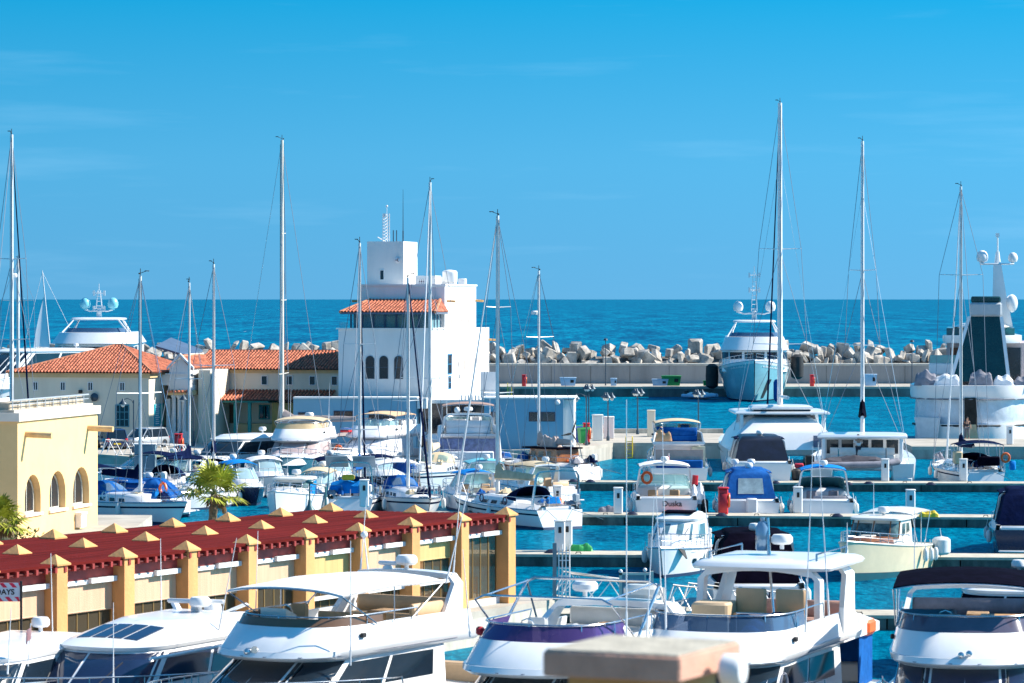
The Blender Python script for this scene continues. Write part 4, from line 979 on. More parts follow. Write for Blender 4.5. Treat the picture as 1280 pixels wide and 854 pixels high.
# ------------------------------------------------------------------ boat kit.  Local axes: +x to the bow, +y to port, z = 0 at the waterline
def hd(left):                 # heading of a bow that points at the viewer, swung by `left` degrees to the viewer's left
    return R(-90 - left)
def lerp(a, b, t): return a + (b - a) * t
class Hull:
    def __init__(s, L, B, fb, fs, rake=1.4, tr=.9, fine=2.2, lo=.82, kx=.35, trk=0., sag=1.8):
        s.__dict__.update(L=L, B=B, fb=fb, fs=fs, rake=rake, tr=tr, fine=fine, lo=lo, kx=kx, trk=trk, sag=sag)
    def half(s, t):
        if t < s.kx: return s.B / 2 * (s.tr + (1 - s.tr) * math.sin(t / s.kx * math.pi / 2))
        u = (t - s.kx) / (1 - s.kx); return s.B / 2 * max(.012, (1 - u ** s.fine) ** .85)
    def sheer(s, t): return s.fs + (s.fb - s.fs) * t ** s.sag
    def pt(s, t, f, side, off=0.):      # f 0 = below water, 1 = sheer
        lo = s.lo * (1 - .6 * t ** 3); w = s.half(t) * (lo + (1 - lo) * f ** .75)
        z = -.4 + (s.sheer(t) + .4) * f
        x = -s.L / 2 + s.L * t - s.rake * (1 - f) * t ** 3 + s.trk * (1 - f) * (1 - t) ** 6
        return (x + off * t ** 6, side * (w + off), z)
    def ptz(s, t, z, side, off=0.): return s.pt(t, (z + .4) / (s.sheer(t) + .4), side, off)
    def edge(s, t, side=1, inset=0., dz=0.):
        p = s.pt(t, 1, side); return Vector((p[0] - inset * t ** 4, side * max(.01, abs(p[1]) - inset), p[2] + dz))
    def build(s, th, m=None, stripe=None, stripe_f=(.80, .88), boot=ANTIF, deck=None, rub=STEEL, nt_=26, t0=0., deck_from=0., name='hull', bulwark=.06):
        m = m or GEL; deck = deck or GEL
        fs_ = [0, .12, .25, .38, .52, .66, .8, .9, 1]; ts = [t0 + (1 - t0) * (1 - (1 - k / nt_) ** 1.5) for k in range(nt_ + 1)]
        b = MB(); rings = [[s.pt(t, f, -1) for f in reversed(fs_)] + [s.pt(t, f, 1) for f in fs_] for t in ts]
        b.loft(rings, caps=False, closed=False)
        b.face(list(reversed(rings[0]))); h = b.build(name, m, th, ang=50)
        if boot:
            b = MB()
            for sd_ in (-1, 1): b.loft([[s.ptz(t, z, sd_, .012) for z in (-.1, .14)] for t in ts], caps=False, closed=False)
            p, q = s.ptz(ts[0], -.1, 1), s.ptz(ts[0], .14, 1); b.face([(p[0] - .012, p[1], p[2]), (p[0] - .012, -p[1], p[2]), (q[0] - .012, -q[1], q[2]), (q[0] - .012, q[1], q[2])])
            b.build('waterline_stripe', boot, h)
        if stripe:
            b = MB()
            for sd_ in (-1, 1): b.loft([[s.pt(t, f, sd_, .012) for f in stripe_f] for t in ts], caps=False, closed=False)
            b.build('side_stripe', stripe, h)
        b = MB(); td = [t for t in ts if t >= deck_from]
        b.loft([[tuple(s.edge(t, -1, .0, -bulwark)), (s.edge(t)[0], 0, s.sheer(t) - bulwark + .04 * s.half(t)), tuple(s.edge(t, 1, .0, -bulwark))] for t in td], caps=False, closed=False)
        d = b.build('deck', deck, th, ang=60)
        b = MB()
        for sd_ in (-1, 1): b.tube([s.edge(t, sd_) for t in ts], .035, 6)
        b.build('rub_rail', rub, th)
        return h
    def ports(s, th, spans, f0=.55, f1=.7, m=None, name='hull_window'):
        for a, c in spans:
            for sd_ in (-1, 1):
                b = MB(); n = 6; ts = [a + (c - a) * k / n for k in range(n + 1)]
                b.loft([[s.pt(t, f0 + (0 if 0 < k < n else .25 * (f1 - f0)), sd_, .015), s.pt(t, f1 - (0 if 0 < k < n else .25 * (f1 - f0)), sd_, .015)] for k, t in enumerate(ts)], caps=False, closed=False)
                b.build(name, m or GLASS, th)
    def rails(s, th, t0=.35, t1=1., h=.65, n=9, m=None, mid=True, r=.02, sides=(-1, 1), name='guard_rail'):
        m = m or STEEL
        for sd_ in sides:
            b = MB(); ts = [t0 + (t1 - t0) * k / 14 for k in range(15)]; top = [s.edge(t, sd_, .08, h) for t in ts]
            b.tube([s.edge(t0 - .015, sd_, .08, 0)] + top, r, 6)
            if mid: b.tube([s.edge(t, sd_, .08, h * .5) for t in ts], r * .55, 5)
            for k in range(n + 1): t = t0 + (t1 - t0) * k / n; b.tube([s.edge(t, sd_, .08, -.02), s.edge(t, sd_, .08, h)], r * .8, 5)
            b.build(name, m, th)
class Cab:                      # superstructure: rounded nose plan, levels (z, xb, xf, half width, nose length, back half width)
    NS, NA = 6, 12
    def __init__(s, levels, p=.8): s.lv = levels; s.p = p
    def at(s, z):
        L = s.lv
        if z <= L[0][0]: return L[0]
        for a, c in zip(L, L[1:]):
            if z <= c[0]: t = (z - a[0]) / (c[0] - a[0] + 1e-9); return tuple(lerp(x, y, t) for x, y in zip(a, c))
        return L[-1]
    def ring(s, z, off=0.):
        _, xb, xf, w, nose, wb = s.at(z); xm = xf - nose; pts = []
        w += off; wb += off; xf += off; xb -= off
        for k in range(s.NS): t = k / s.NS; pts.append((lerp(xb, xm, t), -lerp(wb, w, min(1, t * 1.5)), z))
        for k in range(s.NA + 1):
            a = -math.pi / 2 + math.pi * k / s.NA; c, q = abs(math.cos(a)), math.sin(a)
            pts.append((xm + (xf - xm) * c ** s.p, math.copysign(abs(q) ** s.p, q) * w, z))
        for k in range(s.NS - 1, -1, -1): t = k / s.NS; pts.append((lerp(xb, xm, t), lerp(wb, w, min(1, t * 1.5)), z))
        return pts
    def solid(s, th, name='cabin', m=None, crown=.0, extra=()):
        zs = sorted(set([l[0] for l in s.lv] + list(extra))); b = MB(); rings = [s.ring(z) for z in zs]
        if crown:
            r = rings[-1]; cx_ = sum(p[0] for p in r) / len(r)
            rings.append([(cx_ + (p[0] - cx_) * .93, p[1] * .92, p[2] + crown * .55) for p in r]); rings.append([(cx_ + (p[0] - cx_) * .80, p[1] * .76, p[2] + crown * .85) for p in r]); rings.append([(cx_ + (p[0] - cx_) * .5, p[1] * .45, p[2] + crown) for p in r])
        b.loft(rings); return b.build(name, m or GEL, th, ang=42)
    def P(s, u, z, off=.018):
        r = s.ring(z, off); n = len(r) - 1; q = u * n; i = min(n - 1, int(q)); t = q - i; return tuple(lerp(a, c, t) for a, c in zip(r[i], r[i + 1]))
    def pane(s, th, u0, u1, z0, z1, name='window', m=None, off=.018, n=6, slant=0., z1b=None):
        """glass between ring positions u0..u1; z1b lets the top edge fall towards u1"""
        b = MB(); cols = []
        for k in range(n + 1):
            u = lerp(u0, u1, k / n); zt = lerp(z1, z1b if z1b is not None else z1, k / n)
            cols.append([s.P(u, z0, -.01), s.P(u, z0, off), s.P(u, (z0 + zt) / 2, off), s.P(u, zt, off), s.P(u, zt, -.01)])
        b.loft(cols, caps=True, closed=False); return b.build(name, m or GLASS, th, ang=60)
    def wall(s, th, z0, z1, t_=.06, u0=0., u1=1., name='coaming', m=None, n=24, flare=0.):
        b = MB(); cols = []
        for k in range(n + 1):
            u = lerp(u0, u1, k / n); cols.append([s.P(u, z0, 0), s.P(u, z1, flare), s.P(u, z1, flare - t_), s.P(u, z0, -t_)])
        b.loft(cols, caps=True); return b.build(name, m or GEL, th, ang=42)
RIGM = mat('rigging_wire', (.16, .20, .26), .5)
NN = 2 * Cab.NS + Cab.NA
US, UE = Cab.NS / NN, (Cab.NS + Cab.NA) / NN           # where the nose arc begins and ends
def windscreen(cab, th, z0, z1, n=3, gap=.007, u0=None, u1=None, m=None, fr=None, name='windscreen'):
    u0 = US + .045 if u0 is None else u0; u1 = UE - .045 if u1 is None else u1
    for k in range(n):
        a = lerp(u0, u1, k / n) + gap / 2; c = lerp(u0, u1, (k + 1) / n) - gap / 2; cab.pane(th, a, c, z0, z1, name, m, n=5)
def side_windows(cab, th, z0, z1, u0=.04, u1=None, n=1, gap=.008, z1b=None, m=None, name='side_window'):
    u1 = US + .035 if u1 is None else u1
    for k in range(n):
        a = lerp(u0, u1, k / n) + gap / 2; c = lerp(u0, u1, (k + 1) / n) - gap / 2
        zb = z1b if k == n - 1 else None; cab.pane(th, a, c, z0, z1, name, m, z1b=zb); cab.pane(th, 1 - a, 1 - c, z0, z1, name, m, z1b=zb)
def canopy(th, x0, x1, w, z, crown=.28, m=None, name='bimini', droop=.06, base=None, legs=2, lm=None, fore=.04, t_=.03, post_r=.02):
    """fabric top stretched over bows, with its frame down to z=base"""
    m = m or BEIGE; rows = []; nx, ny = 8, 8
    b = MB()
    def P(i, j, d=0.):
        u = i / nx; v = -1 + 2 * j / ny; zz = z + crown * (1 - v * v) ** .8 * (.75 + .25 * math.sin(u * math.pi)) - droop * (2 * u - 1) ** 4 - fore * u * u + .018 * math.cos(u * math.pi * 2 * legs)
        return (lerp(x0, x1, u), v * w, zz - d)
    for i in range(nx + 1): rows.append([P(i, j) for j in range(ny + 1)] + [P(i, j, t_ + .02 * (j in (0, ny))) for j in range(ny, -1, -1)])
    b.loft(rows); o = b.build(name, m, th, ang=50)
    b = MB()
    for sd_ in (-1, 1):
        b.loft([[P(i, 0 if sd_ < 0 else ny), tuple(Vector(P(i, 0 if sd_ < 0 else ny)) - Vector((0, 0, .05)))] for i in range(nx + 1)], caps=False, closed=False)
    b.build('valance', m, o)
    if base is not None:
        b = MB()
        for k in range(legs + 1):
            u = k / legs; i = round(u * nx); xs = lerp(x0, x1, .5 + (u - .5) * .35)
            arc = [(xs, -w, base)] + [P(i, j, t_ + .02) for j in range(ny + 1)] + [(xs, w, base)]; b.tube(arc, post_r, 6)
        b.build(name + '_frame', lm or STEEL, th)
    return o
def hardtop(th, x0, x1, w, z, t_=.12, m=None, nose=.5, name='hardtop', crown=.08):
    c = Cab([(z, x0 + .05, x1 - .05, w - .04, nose, w - .06), (z + t_ * .5, x0, x1, w, nose, w - .02), (z + t_, x0 + .05, x1 - .08, w - .07, nose, w - .1)]); return c.solid(th, name, m, crown=crown)
def arch(th, x0, x1, w0, w1, z0, z1, d0=.7, d1=.35, t_=.12, m=None, name='radar_arch', flat=.25):
    """swept arch: feet at x0, top at x1; d = fore-aft depth"""
    path = []
    for k in range(5): q = k / 4; path.append((lerp(x0, x1, q ** 1.2), -lerp(w0, w1, q), lerp(z0, z1 - .25, q), lerp(d0, d1, q), -1))
    for k in range(7): v = -1 + k / 3; path.append((x1 + (x1 - x0) * .04, v * w1 * .86, z1 + flat * .25 * (1 - v * v), d1, 0))
    for k in range(5): q = 1 - k / 4; path.append((lerp(x0, x1, q ** 1.2), lerp(w0, w1, q), lerp(z0, z1 - .25, q), lerp(d0, d1, q), 1))
    b = MB(); rings = []
    for (x, y, z, d, sd_) in path:
        if sd_: a = (0, -sd_ * t_, 0)
        else: a = (0, 0, -t_)
        rings.append([(x - d / 2, y, z), (x + d / 2, y, z), (x + d / 2 * .9, y + a[1], z + a[2]), (x - d / 2 * .9, y + a[1], z + a[2])])
    b.loft(rings); return b.build(name, m or GEL, th, ang=50)
def dome(th, x, y, z, r=.28, m=None, name='satellite_dome'):
    b = MB(); b.lathe([(r * .35, z), (r * .35, z + r * .3), (r * .8, z + r * .4), (r, z + r * .9), (r * .98, z + r * 1.4), (r * .75, z + r * 1.95), (r * .35, z + r * 2.25), (.01, z + r * 2.3)], (x, y, 0), 16); return b.build(name, m or WHALU, th)
def radome(th, x, y, z, r=.3, name='radar'):
    b = MB(); b.lathe([(.06, z), (.06, z + .12), (r * .8, z + .14), (r, z + .2), (r, z + .32), (r * .8, z + .4), (.01, z + .42)], (x, y, 0), 16); return b.build(name, WHALU, th)
def bar_radar(th, x, y, z, w=.6, a=0., name='radar'):
    b = MB(); b.lathe([(.12, z), (.16, z + .08), (.14, z + .22), (.05, z + .26)], (x, y, 0), 10); b.M = T(x, y, z + .3, a); b.rbox(-.07, .07, -w, w, -.05, .07, .04); return b.build(name, WHALU, th)
def whip(th, x, y, z, h, lean=(0, 0), r=.018, m=None, name='antenna'):
    b = MB(); b.tube([(x, y, z), (x + lean[0] * .15, y + lean[1] * .15, z + h * .15)], r * 1.6, 6); b.tube([(x + lean[0] * .15, y + lean[1] * .15, z + h * .15), (x + lean[0], y + lean[1], z + h)], r, 5, r2=r * .45); return b.build(name, m or WHALU, th)
def fender(th, x, y, z, L=.6, r=.13, m=None):
    b = MB(); b.lathe([(.02, z - L), (r * .7, z - L + .05), (r, z - L + .15), (r, z - .15), (r * .7, z - .05), (.03, z), (.02, z + .06)], (x, y, 0), 12); b.tube([(x, y, z), (x, y * .97, z + .35)], .012, 4); return b.build('fender', m or FEND, th)
def fenders(h, th, ts, sides=(-1, 1), m=None, L=.6, r=.13, drop=.1):
    for t in ts:
        for sd_ in sides: e = h.edge(t, sd_); fender(th, e.x, e.y + sd_ * r, e.z - drop, L, r, m)
def seat(th, x, y, z, w=.5, m=None, back=.5, rz=0., name='seat'):
    b = MB(T(x, y, z, rz)); b.rbox(-.25, .25, -w / 2, w / 2, 0, .42, .06); o = b.build(name, m or VINYLW, th)
    b = MB(T(x, y, z, rz)); b.rbox(-.32, -.18, -w / 2, w / 2, .3, .42 + back, .06); b.build('seat_back', m or VINYLW, o); return o
def sofa(th, x0, x1, y0, y1, z, m=None, back=.45, side='back', name='sofa'):
    b = MB(); b.rbox(x0, x1, y0, y1, z, z + .42, .06); o = b.build(name, m or VINYLW, th); b = MB()
    if side == 'back': b.rbox(x0 - .02, x0 + .14, y0, y1, z + .4, z + .42 + back, .05)
    elif side == 'front': b.rbox(x1 - .14, x1 + .02, y0, y1, z + .4, z + .42 + back, .05)
    elif side == 'port': b.rbox(x0, x1, y1 - .14, y1 + .02, z + .4, z + .42 + back, .05)
    else: b.rbox(x0, x1, y0 - .02, y0 + .14, z + .4, z + .42 + back, .05)
    b.build('cushion', m or VINYLW, o); return o
def helm(th, x, y, z, m=None):
    b = MB(); b.loft([[(x - .05, y - .4, z), (x + .5, y - .4, z), (x + .5, y + .4, z), (x - .05, y + .4, z)], [(x, y - .4, z + .75), (x + .5, y - .4, z + .95), (x + .5, y + .4, z + .95), (x, y + .4, z + .75)]]); o = b.build('helm_console', m or GEL2, th)
    b = MB(); b.tube([(x - .12 + .06 * math.sin(k * .785), y + .19 * math.cos(k * .785), z + .82 + .18 * math.sin(k * .785)) for k in range(8)], .02, 5, closed=True); b.tube([(x - .12, y, z + .82), (x + .05, y, z + .8)], .02, 5); b.build('steering_wheel', STEEL, o)
def cloth_heap(b, c, w, l, h, seed=1, n=12):
    rr = random.Random(seed); ph = [rr.uniform(0, 6) for _ in range(6)]; rows = []
    for i in range(n + 1):
        row = []
        for j in range(n + 1):
            u, v = -1 + 2 * i / n, -1 + 2 * j / n; q = (1 - u ** 4) * (1 - v ** 4)
            z = h * q ** .6 * (.75 + .15 * math.sin(5 * u + ph[0] + 2 * v) + .12 * math.sin(7 * v + ph[1]) + .08 * math.sin(11 * u + ph[2]))
            row.append((c[0] + u * l / 2 * (1 - .1 * (1 - q)), c[1] + v * w / 2, c[2] + max(0, z)))
        rows.append(row)
    for r_ in range(n): b.loft([rows[r_], rows[r_ + 1]], caps=False, closed=False)
def flag(th, x, y, z, m, w=.45, h=.3, name='flag', pole=1.2, rz=0.):
    b = MB(); b.tube([(x, y, z), (x - .15, y, z + pole)], .015, 5); o = b.build('flag_pole', WHALU, th)
    b = MB(T(x - .13, y, z + pole - h - .05, rz)); b.loft([[(k * w / 6, .05 * math.sin(k * 1.3), 0 - .04 * k), (k * w / 6, .05 * math.sin(k * 1.3 + .4), h - .04 * k)] for k in range(7)], caps=False, closed=False); b.build(name, m, o)
def rigging(th, mx, mz0, mz1, L, halfB, spr, m=None, bow=None, stern=None, r=.017, fz=1., furl=None, furl_r=.06, furl_z=1.):
    b = MB(); top = (mx, 0, mz1 - .1)
    bow = L / 2 - .1 if bow is None else bow
    if stern is not False: b.tube([top, (-L / 2 + .2 if stern is None else stern, 0, fz)], r, 4)
    for sd_ in (-1, 1):
        pts = [(mx - .2, sd_ * halfB, fz)] + [(mx - .1, sd_ * w_, zz) for zz, w_ in spr] + [top]; b.tube(pts, r, 4)
        b.tube([(mx + .3, sd_ * halfB, fz), (mx, 0, spr[0][0] - .2)], r, 4)
        for a, c in zip(spr, spr[1:]): b.tube([(mx - .1, sd_ * a[1], a[0]), (mx, 0, c[0] - .1)], r, 4)
    b.build('rigging', m or RIGM, th)
    b = MB(); b.tube([(bow, 0, fz + .1), (lerp(bow, mx, furl_z * .97), 0, lerp(fz + .1, mz1, furl_z * .97))], furl_r if furl else r, 7, r2=(furl_r * .4 if furl else r)); b.build('furled_jib' if furl else 'forestay', furl or STEEL, th)
def mast(th, mx, z0, z1, r=.11, spr=(), m=None, lean=0., toplight=True, name='mast'):
    b = MB(); b.tube([(mx, 0, z0), (mx + lean * .5, 0, lerp(z0, z1, .5)), (mx + lean, 0, z1)], r, 10, r2=r * .72); o = b.build(name, m or ALU, th)
    for zz, w_ in spr:
        for sd_ in (-1, 1): b = MB(); b.tube([(mx, 0, zz), (mx - .12, sd_ * w_, zz + .04)], .04, 6, r2=.025); b.build('spreader', m or ALU, o)
    if toplight:
        b = MB(); b.tube([(mx + lean, 0, z1), (mx + lean, 0, z1 + .35)], .02, 5); b.tube([(mx + lean, 0, z1 + .1), (mx + lean + .3, .2, z1 + .22), (mx + lean + .4, .25, z1 + .2)], .016, 4); b.ball((mx + lean - .1, 0, z1 + .08), .05); b.box(mx + lean + .22, mx + lean + .4, .12, .3, z1 + .2, z1 + .24); b.build('wind_vane', BLACK, o)
    b = MB(); b.tube([(mx + r * .9, .03, z0 + 1), (mx + lean + r * .8, .03, z1 - .3)], .012, 4); b.tube([(mx - r, -.05, z0 + .8), (mx + lean - r * .8, -.05, z1 - .2)], .014, 4); b.build('halyards', DARKLINE, o)
    return o
def boom(th, mx, z, L, m=None, cover=None, r=.08, sag=.15, cr=.2):
    b = MB(); b.tube([(mx, 0, z), (mx - L, 0, z + .12)], r, 8); o = b.build('boom', m or ALU, th)
    if cover:
        b = MB(); rings = []; n = 12
        for k in range(n + 1):
            q = k / n; w_ = cr * (1 - .5 * q); hh = cr * (2.0 - 1.2 * q) * (1 + .07 * math.sin(k * 2.1)) + (cr * 2.2 * (1 - q * 6) if q < .16 else 0)
            rings.append([(mx - L * q * .97, w_ * math.cos(a * .785) * (.8 if 0 < a < 4 else 1), z + .12 * q + .1 + (hh * math.sin(a * .785) if a < 4 and a > 0 else -.1 + .08 * math.sin(a * .785))) for a in range(8)])
        b.loft(rings); b.build('sail_cover', cover, o)
    return o
def radar_on_mast(th, x, z): b = MB(); b.box(x, x + .35, -.05, .05, z - .04, z); b.lathe([(.22, z), (.25, z + .05), (.25, z + .17), (.18, z + .24), (.01, z + .25)], (x + .4, 0, 0), 14); b.build('radar', WHALU, th)
def sprayhood(th, x0, x1, w, z0, h, m=None, screen=True, name='sprayhood'):
    b = MB(); rings = []
    for k in range(6):
        q = k / 5; x = lerp(x0, x1, q); hh = h * math.cos(q * math.pi / 2 * .95) ** .7 + .02; ww = w * (1 - .12 * q)
        rings.append([(x, ww * math.cos(math.pi * j / 10), z0 + hh * math.sin(math.pi * j / 10) ** .6) for j in range(11)])
    b.loft(rings, caps=False, closed=False); b.loft([[(p[0], p[1] * .985, p[2] - .02) for p in r_] for r_ in rings], caps=False, closed=False); o = b.build(name, m or NAVY, th, ang=60)
    if screen:
        for j0, j1 in ((2.2, 4.6), (5.4, 7.8)):
            b = MB(); cols = []
            for k in range(5):
                q = lerp(.45, .9, k / 4); x = lerp(x0, x1, q); hh = h * math.cos(q * math.pi / 2 * .95) ** .7 + .02; ww = w * (1 - .12 * q)
                cols.append([(x + .012, ww * math.cos(math.pi * j / 10) * 1.01, z0 + hh * math.sin(math.pi * j / 10) ** .6 + .012) for j in (j0, (j0 + j1) / 2, j1)])
            b.loft(cols, caps=False, closed=False); b.build('hood_window', CGLASS, o)
    return o
def wheelpost(th, x, z, r=.42):
    b = MB(); b.tube([(x, r * math.cos(k * .524), z + .75 + r * math.sin(k * .524)) for k in range(12)], .02, 5, closed=True)
    for k in range(3): b.tube([(x, r * math.cos(k * 1.047), z + .75 + r * math.sin(k * 1.047)), (x, -r * math.cos(k * 1.047), z + .75 - r * math.sin(k * 1.047))], .012, 4)
    b.tube([(x + .15, 0, z), (x + .12, 0, z + .9)], .09, 8); b.build('steering_wheel', STEEL, th)
def sailboat(px, Y, psi, L, B, mz, label, hullm=None, stripe=NAVY, cover=NAVY, hood=NAVY, bim=None, mr=.11, mf=.08, spr=((.42, .95), (.7, .75)), furl=WHITEC, fb=1.25, fs=1.0, group='sailing boats in the inner basin', lean=0., arch_=False, radar=None, boot=ANTIF, trim=None, mm=None, boomz=None, rigm=None, fend=(.35, .6), furl_z=1., wheel=True, hullwin=False, stays=(None, None)):
    mx = L * mf; root = Vector(((px - 640) * Y / FP, Y, 0)) - Matrix.Rotation(psi, 3, 'Z') @ Vector((mx, 0, 0))
    t = thing('sailing_boat', label, 'sailing boat', root, psi, group)
    h = Hull(L, B, fb, fs, rake=L * .1, tr=.72, fine=1.9, lo=.72, kx=.42, trk=-.5, sag=1.6); hl = h.build(t, hullm or GEL, stripe, (.8, .86), boot, deck=DECK, deck_from=.27)
    if hullwin: h.ports(t, ((.45, .52), (.57, .64)), .5, .68)
    # cockpit well and coamings
    b = MB(); x0, x1 = -L / 2 + .25, -L * .22
    b.box(x0, x1, -B * .2, B * .2, .45, .5); b.build('cockpit_sole', TEAK, t)
    for sd_ in (-1, 1):
        b = MB(); b.loft([[(x, sd_ * B * .2, .45), (x, sd_ * B * .2, fs + .22), (x, sd_ * B * .27, fs + .24), (x, sd_ * (h.edge(max(0, (x + L / 2) / L)).y - .05), fs - .04)] for x in (x0 - .15, (x0 + x1) / 2, x1 + .1)], caps=False, closed=False); b.build('coaming', GEL, t)
    b = MB(); b.rbox(x0 - .1, x0 + .25, -B * .27, B * .27, .4, fs + .15, .05); b.build('stern_locker', GEL, t)
    c = Cab([(fs - .1, -L * .24, L * .26, B * .30, L * .2, B * .30), (fs + .35, -L * .235, L * .2, B * .27, L * .17, B * .27), (fs + .46, -L * .23, L * .16, B * .23, L * .15, B * .22)]); c.solid(t, 'coachroof', GEL, crown=.07)
    side_windows(c, t, fs + .1, fs + .28, .05, US + .03, 3, .03)
    b = MB(); b.rbox(L * .02, L * .02 + .5, -.25, .25, fs + .5, fs + .56, .02); b.rbox(L * .3, L * .3 + .45, -.22, .22, h.sheer(.78), h.sheer(.78) + .07, .02); b.build('hatch', GLASS, t)
    sp = [(mz * q, w_) for q, w_ in spr]
    mo = mast(t, mx, fs + .4, mz, mr, sp, mm, lean); boom(t, mx, boomz or fs + 1.35, L * .36, mm, cover)
    rigging(t, mx, 0, mz, L, B * .45, sp, rigm, fz=fs + .05, furl=furl, furl_r=.07, furl_z=furl_z, bow=stays[0], stern=stays[1])
    if radar: radar_on_mast(t, mx, mz * radar)
    h.rails(t, .04, .98, .6, 8, r=.014)
    b = MB(); 
    for sd_ in (-1, 1): e = h.edge(.02, sd_); b.tube([(e.x, e.y, e.z), (e.x, e.y, e.z + .75), (e.x, e.y * .35, e.z + .75), (e.x, e.y * .35, e.z)], .016, 5)
    e = h.edge(.97, 1); b.tube([(e.x - .3, e.y + .1, e.z), (e.x, e.y, e.z + .65), (e.x + .3, 0, e.z + .68), (e.x, -e.y, e.z + .65), (e.x - .3, -e.y - .1, e.z)], .018, 5); b.build('pulpit', STEEL, t)
    if hood: sprayhood(t, -L * .26, -L * .12, B * .28, fs + .35, .75, hood)
    if bim: canopy(t, -L * .47, -L * .27, B * .36, fs + 1.75, .22, bim, base=fs)
    if arch_: arch(t, -L * .46, -L * .48, B * .38, B * .34, fs, fs + 2.0, .2, .16, .06, STEEL, 'stern_arch')
    if wheel: wheelpost(t, -L * .38, .5)
    rr = random.Random(int(px * 7 + Y))
    for q in range(7):
        cm = rr.choice((BLUEC, WHITEC, GREYC, BEIGE, ORANGE, BLUE2, NAVY, WHITEC)); x = rr.choice((-L * .44, -L * .36, -L * .30, L * .05, L * .28)) + rr.uniform(-.3, .3); y = rr.uniform(-.3, .3) * B; z_ = fs + (.25 if x < 0 else .35)
        b = MB(); cloth_heap(b, (x, y, z_), rr.uniform(.35, .8), rr.uniform(.4, 1.1), rr.uniform(.2, .55), q + int(px), 8); b.build('deck_bundle', cm, t)
    for q in range(3):
        e = h.edge(rr.uniform(.03, .6), rr.choice((-1, 1)), .08); b = MB(); b.tube([(e.x + .2 * math.cos(a * .6), e.y, e.z + .35 + .2 * math.sin(a * .6)) for a in range(11)], .04, 5, closed=True); b.build('rope_coil', rr.choice((ROPE, DARKLINE, WHITEC)), t)
    b = MB(); e = h.edge(.02, -1); b.rbox(e.x - .1, e.x + .25, e.y + .1, e.y + .4, e.z + .35, e.z + .8, .06); b.tube([(e.x, e.y + .25, e.z - .1), (e.x, e.y + .25, e.z + .4)], .05, 6); b.build('outboard', rr.choice((BLACK, WHALU, GREYG)), t)
    b = MB()
    for sd_ in (-1, 1): b.tube([(-L / 2, sd_ * B * .2, fs), (-L / 2 - 2.2, sd_ * B * .35, .6)], .018, 4)
    b.build('mooring_line', ROPE, t)
    fenders(h, t, fend)
    return t, h
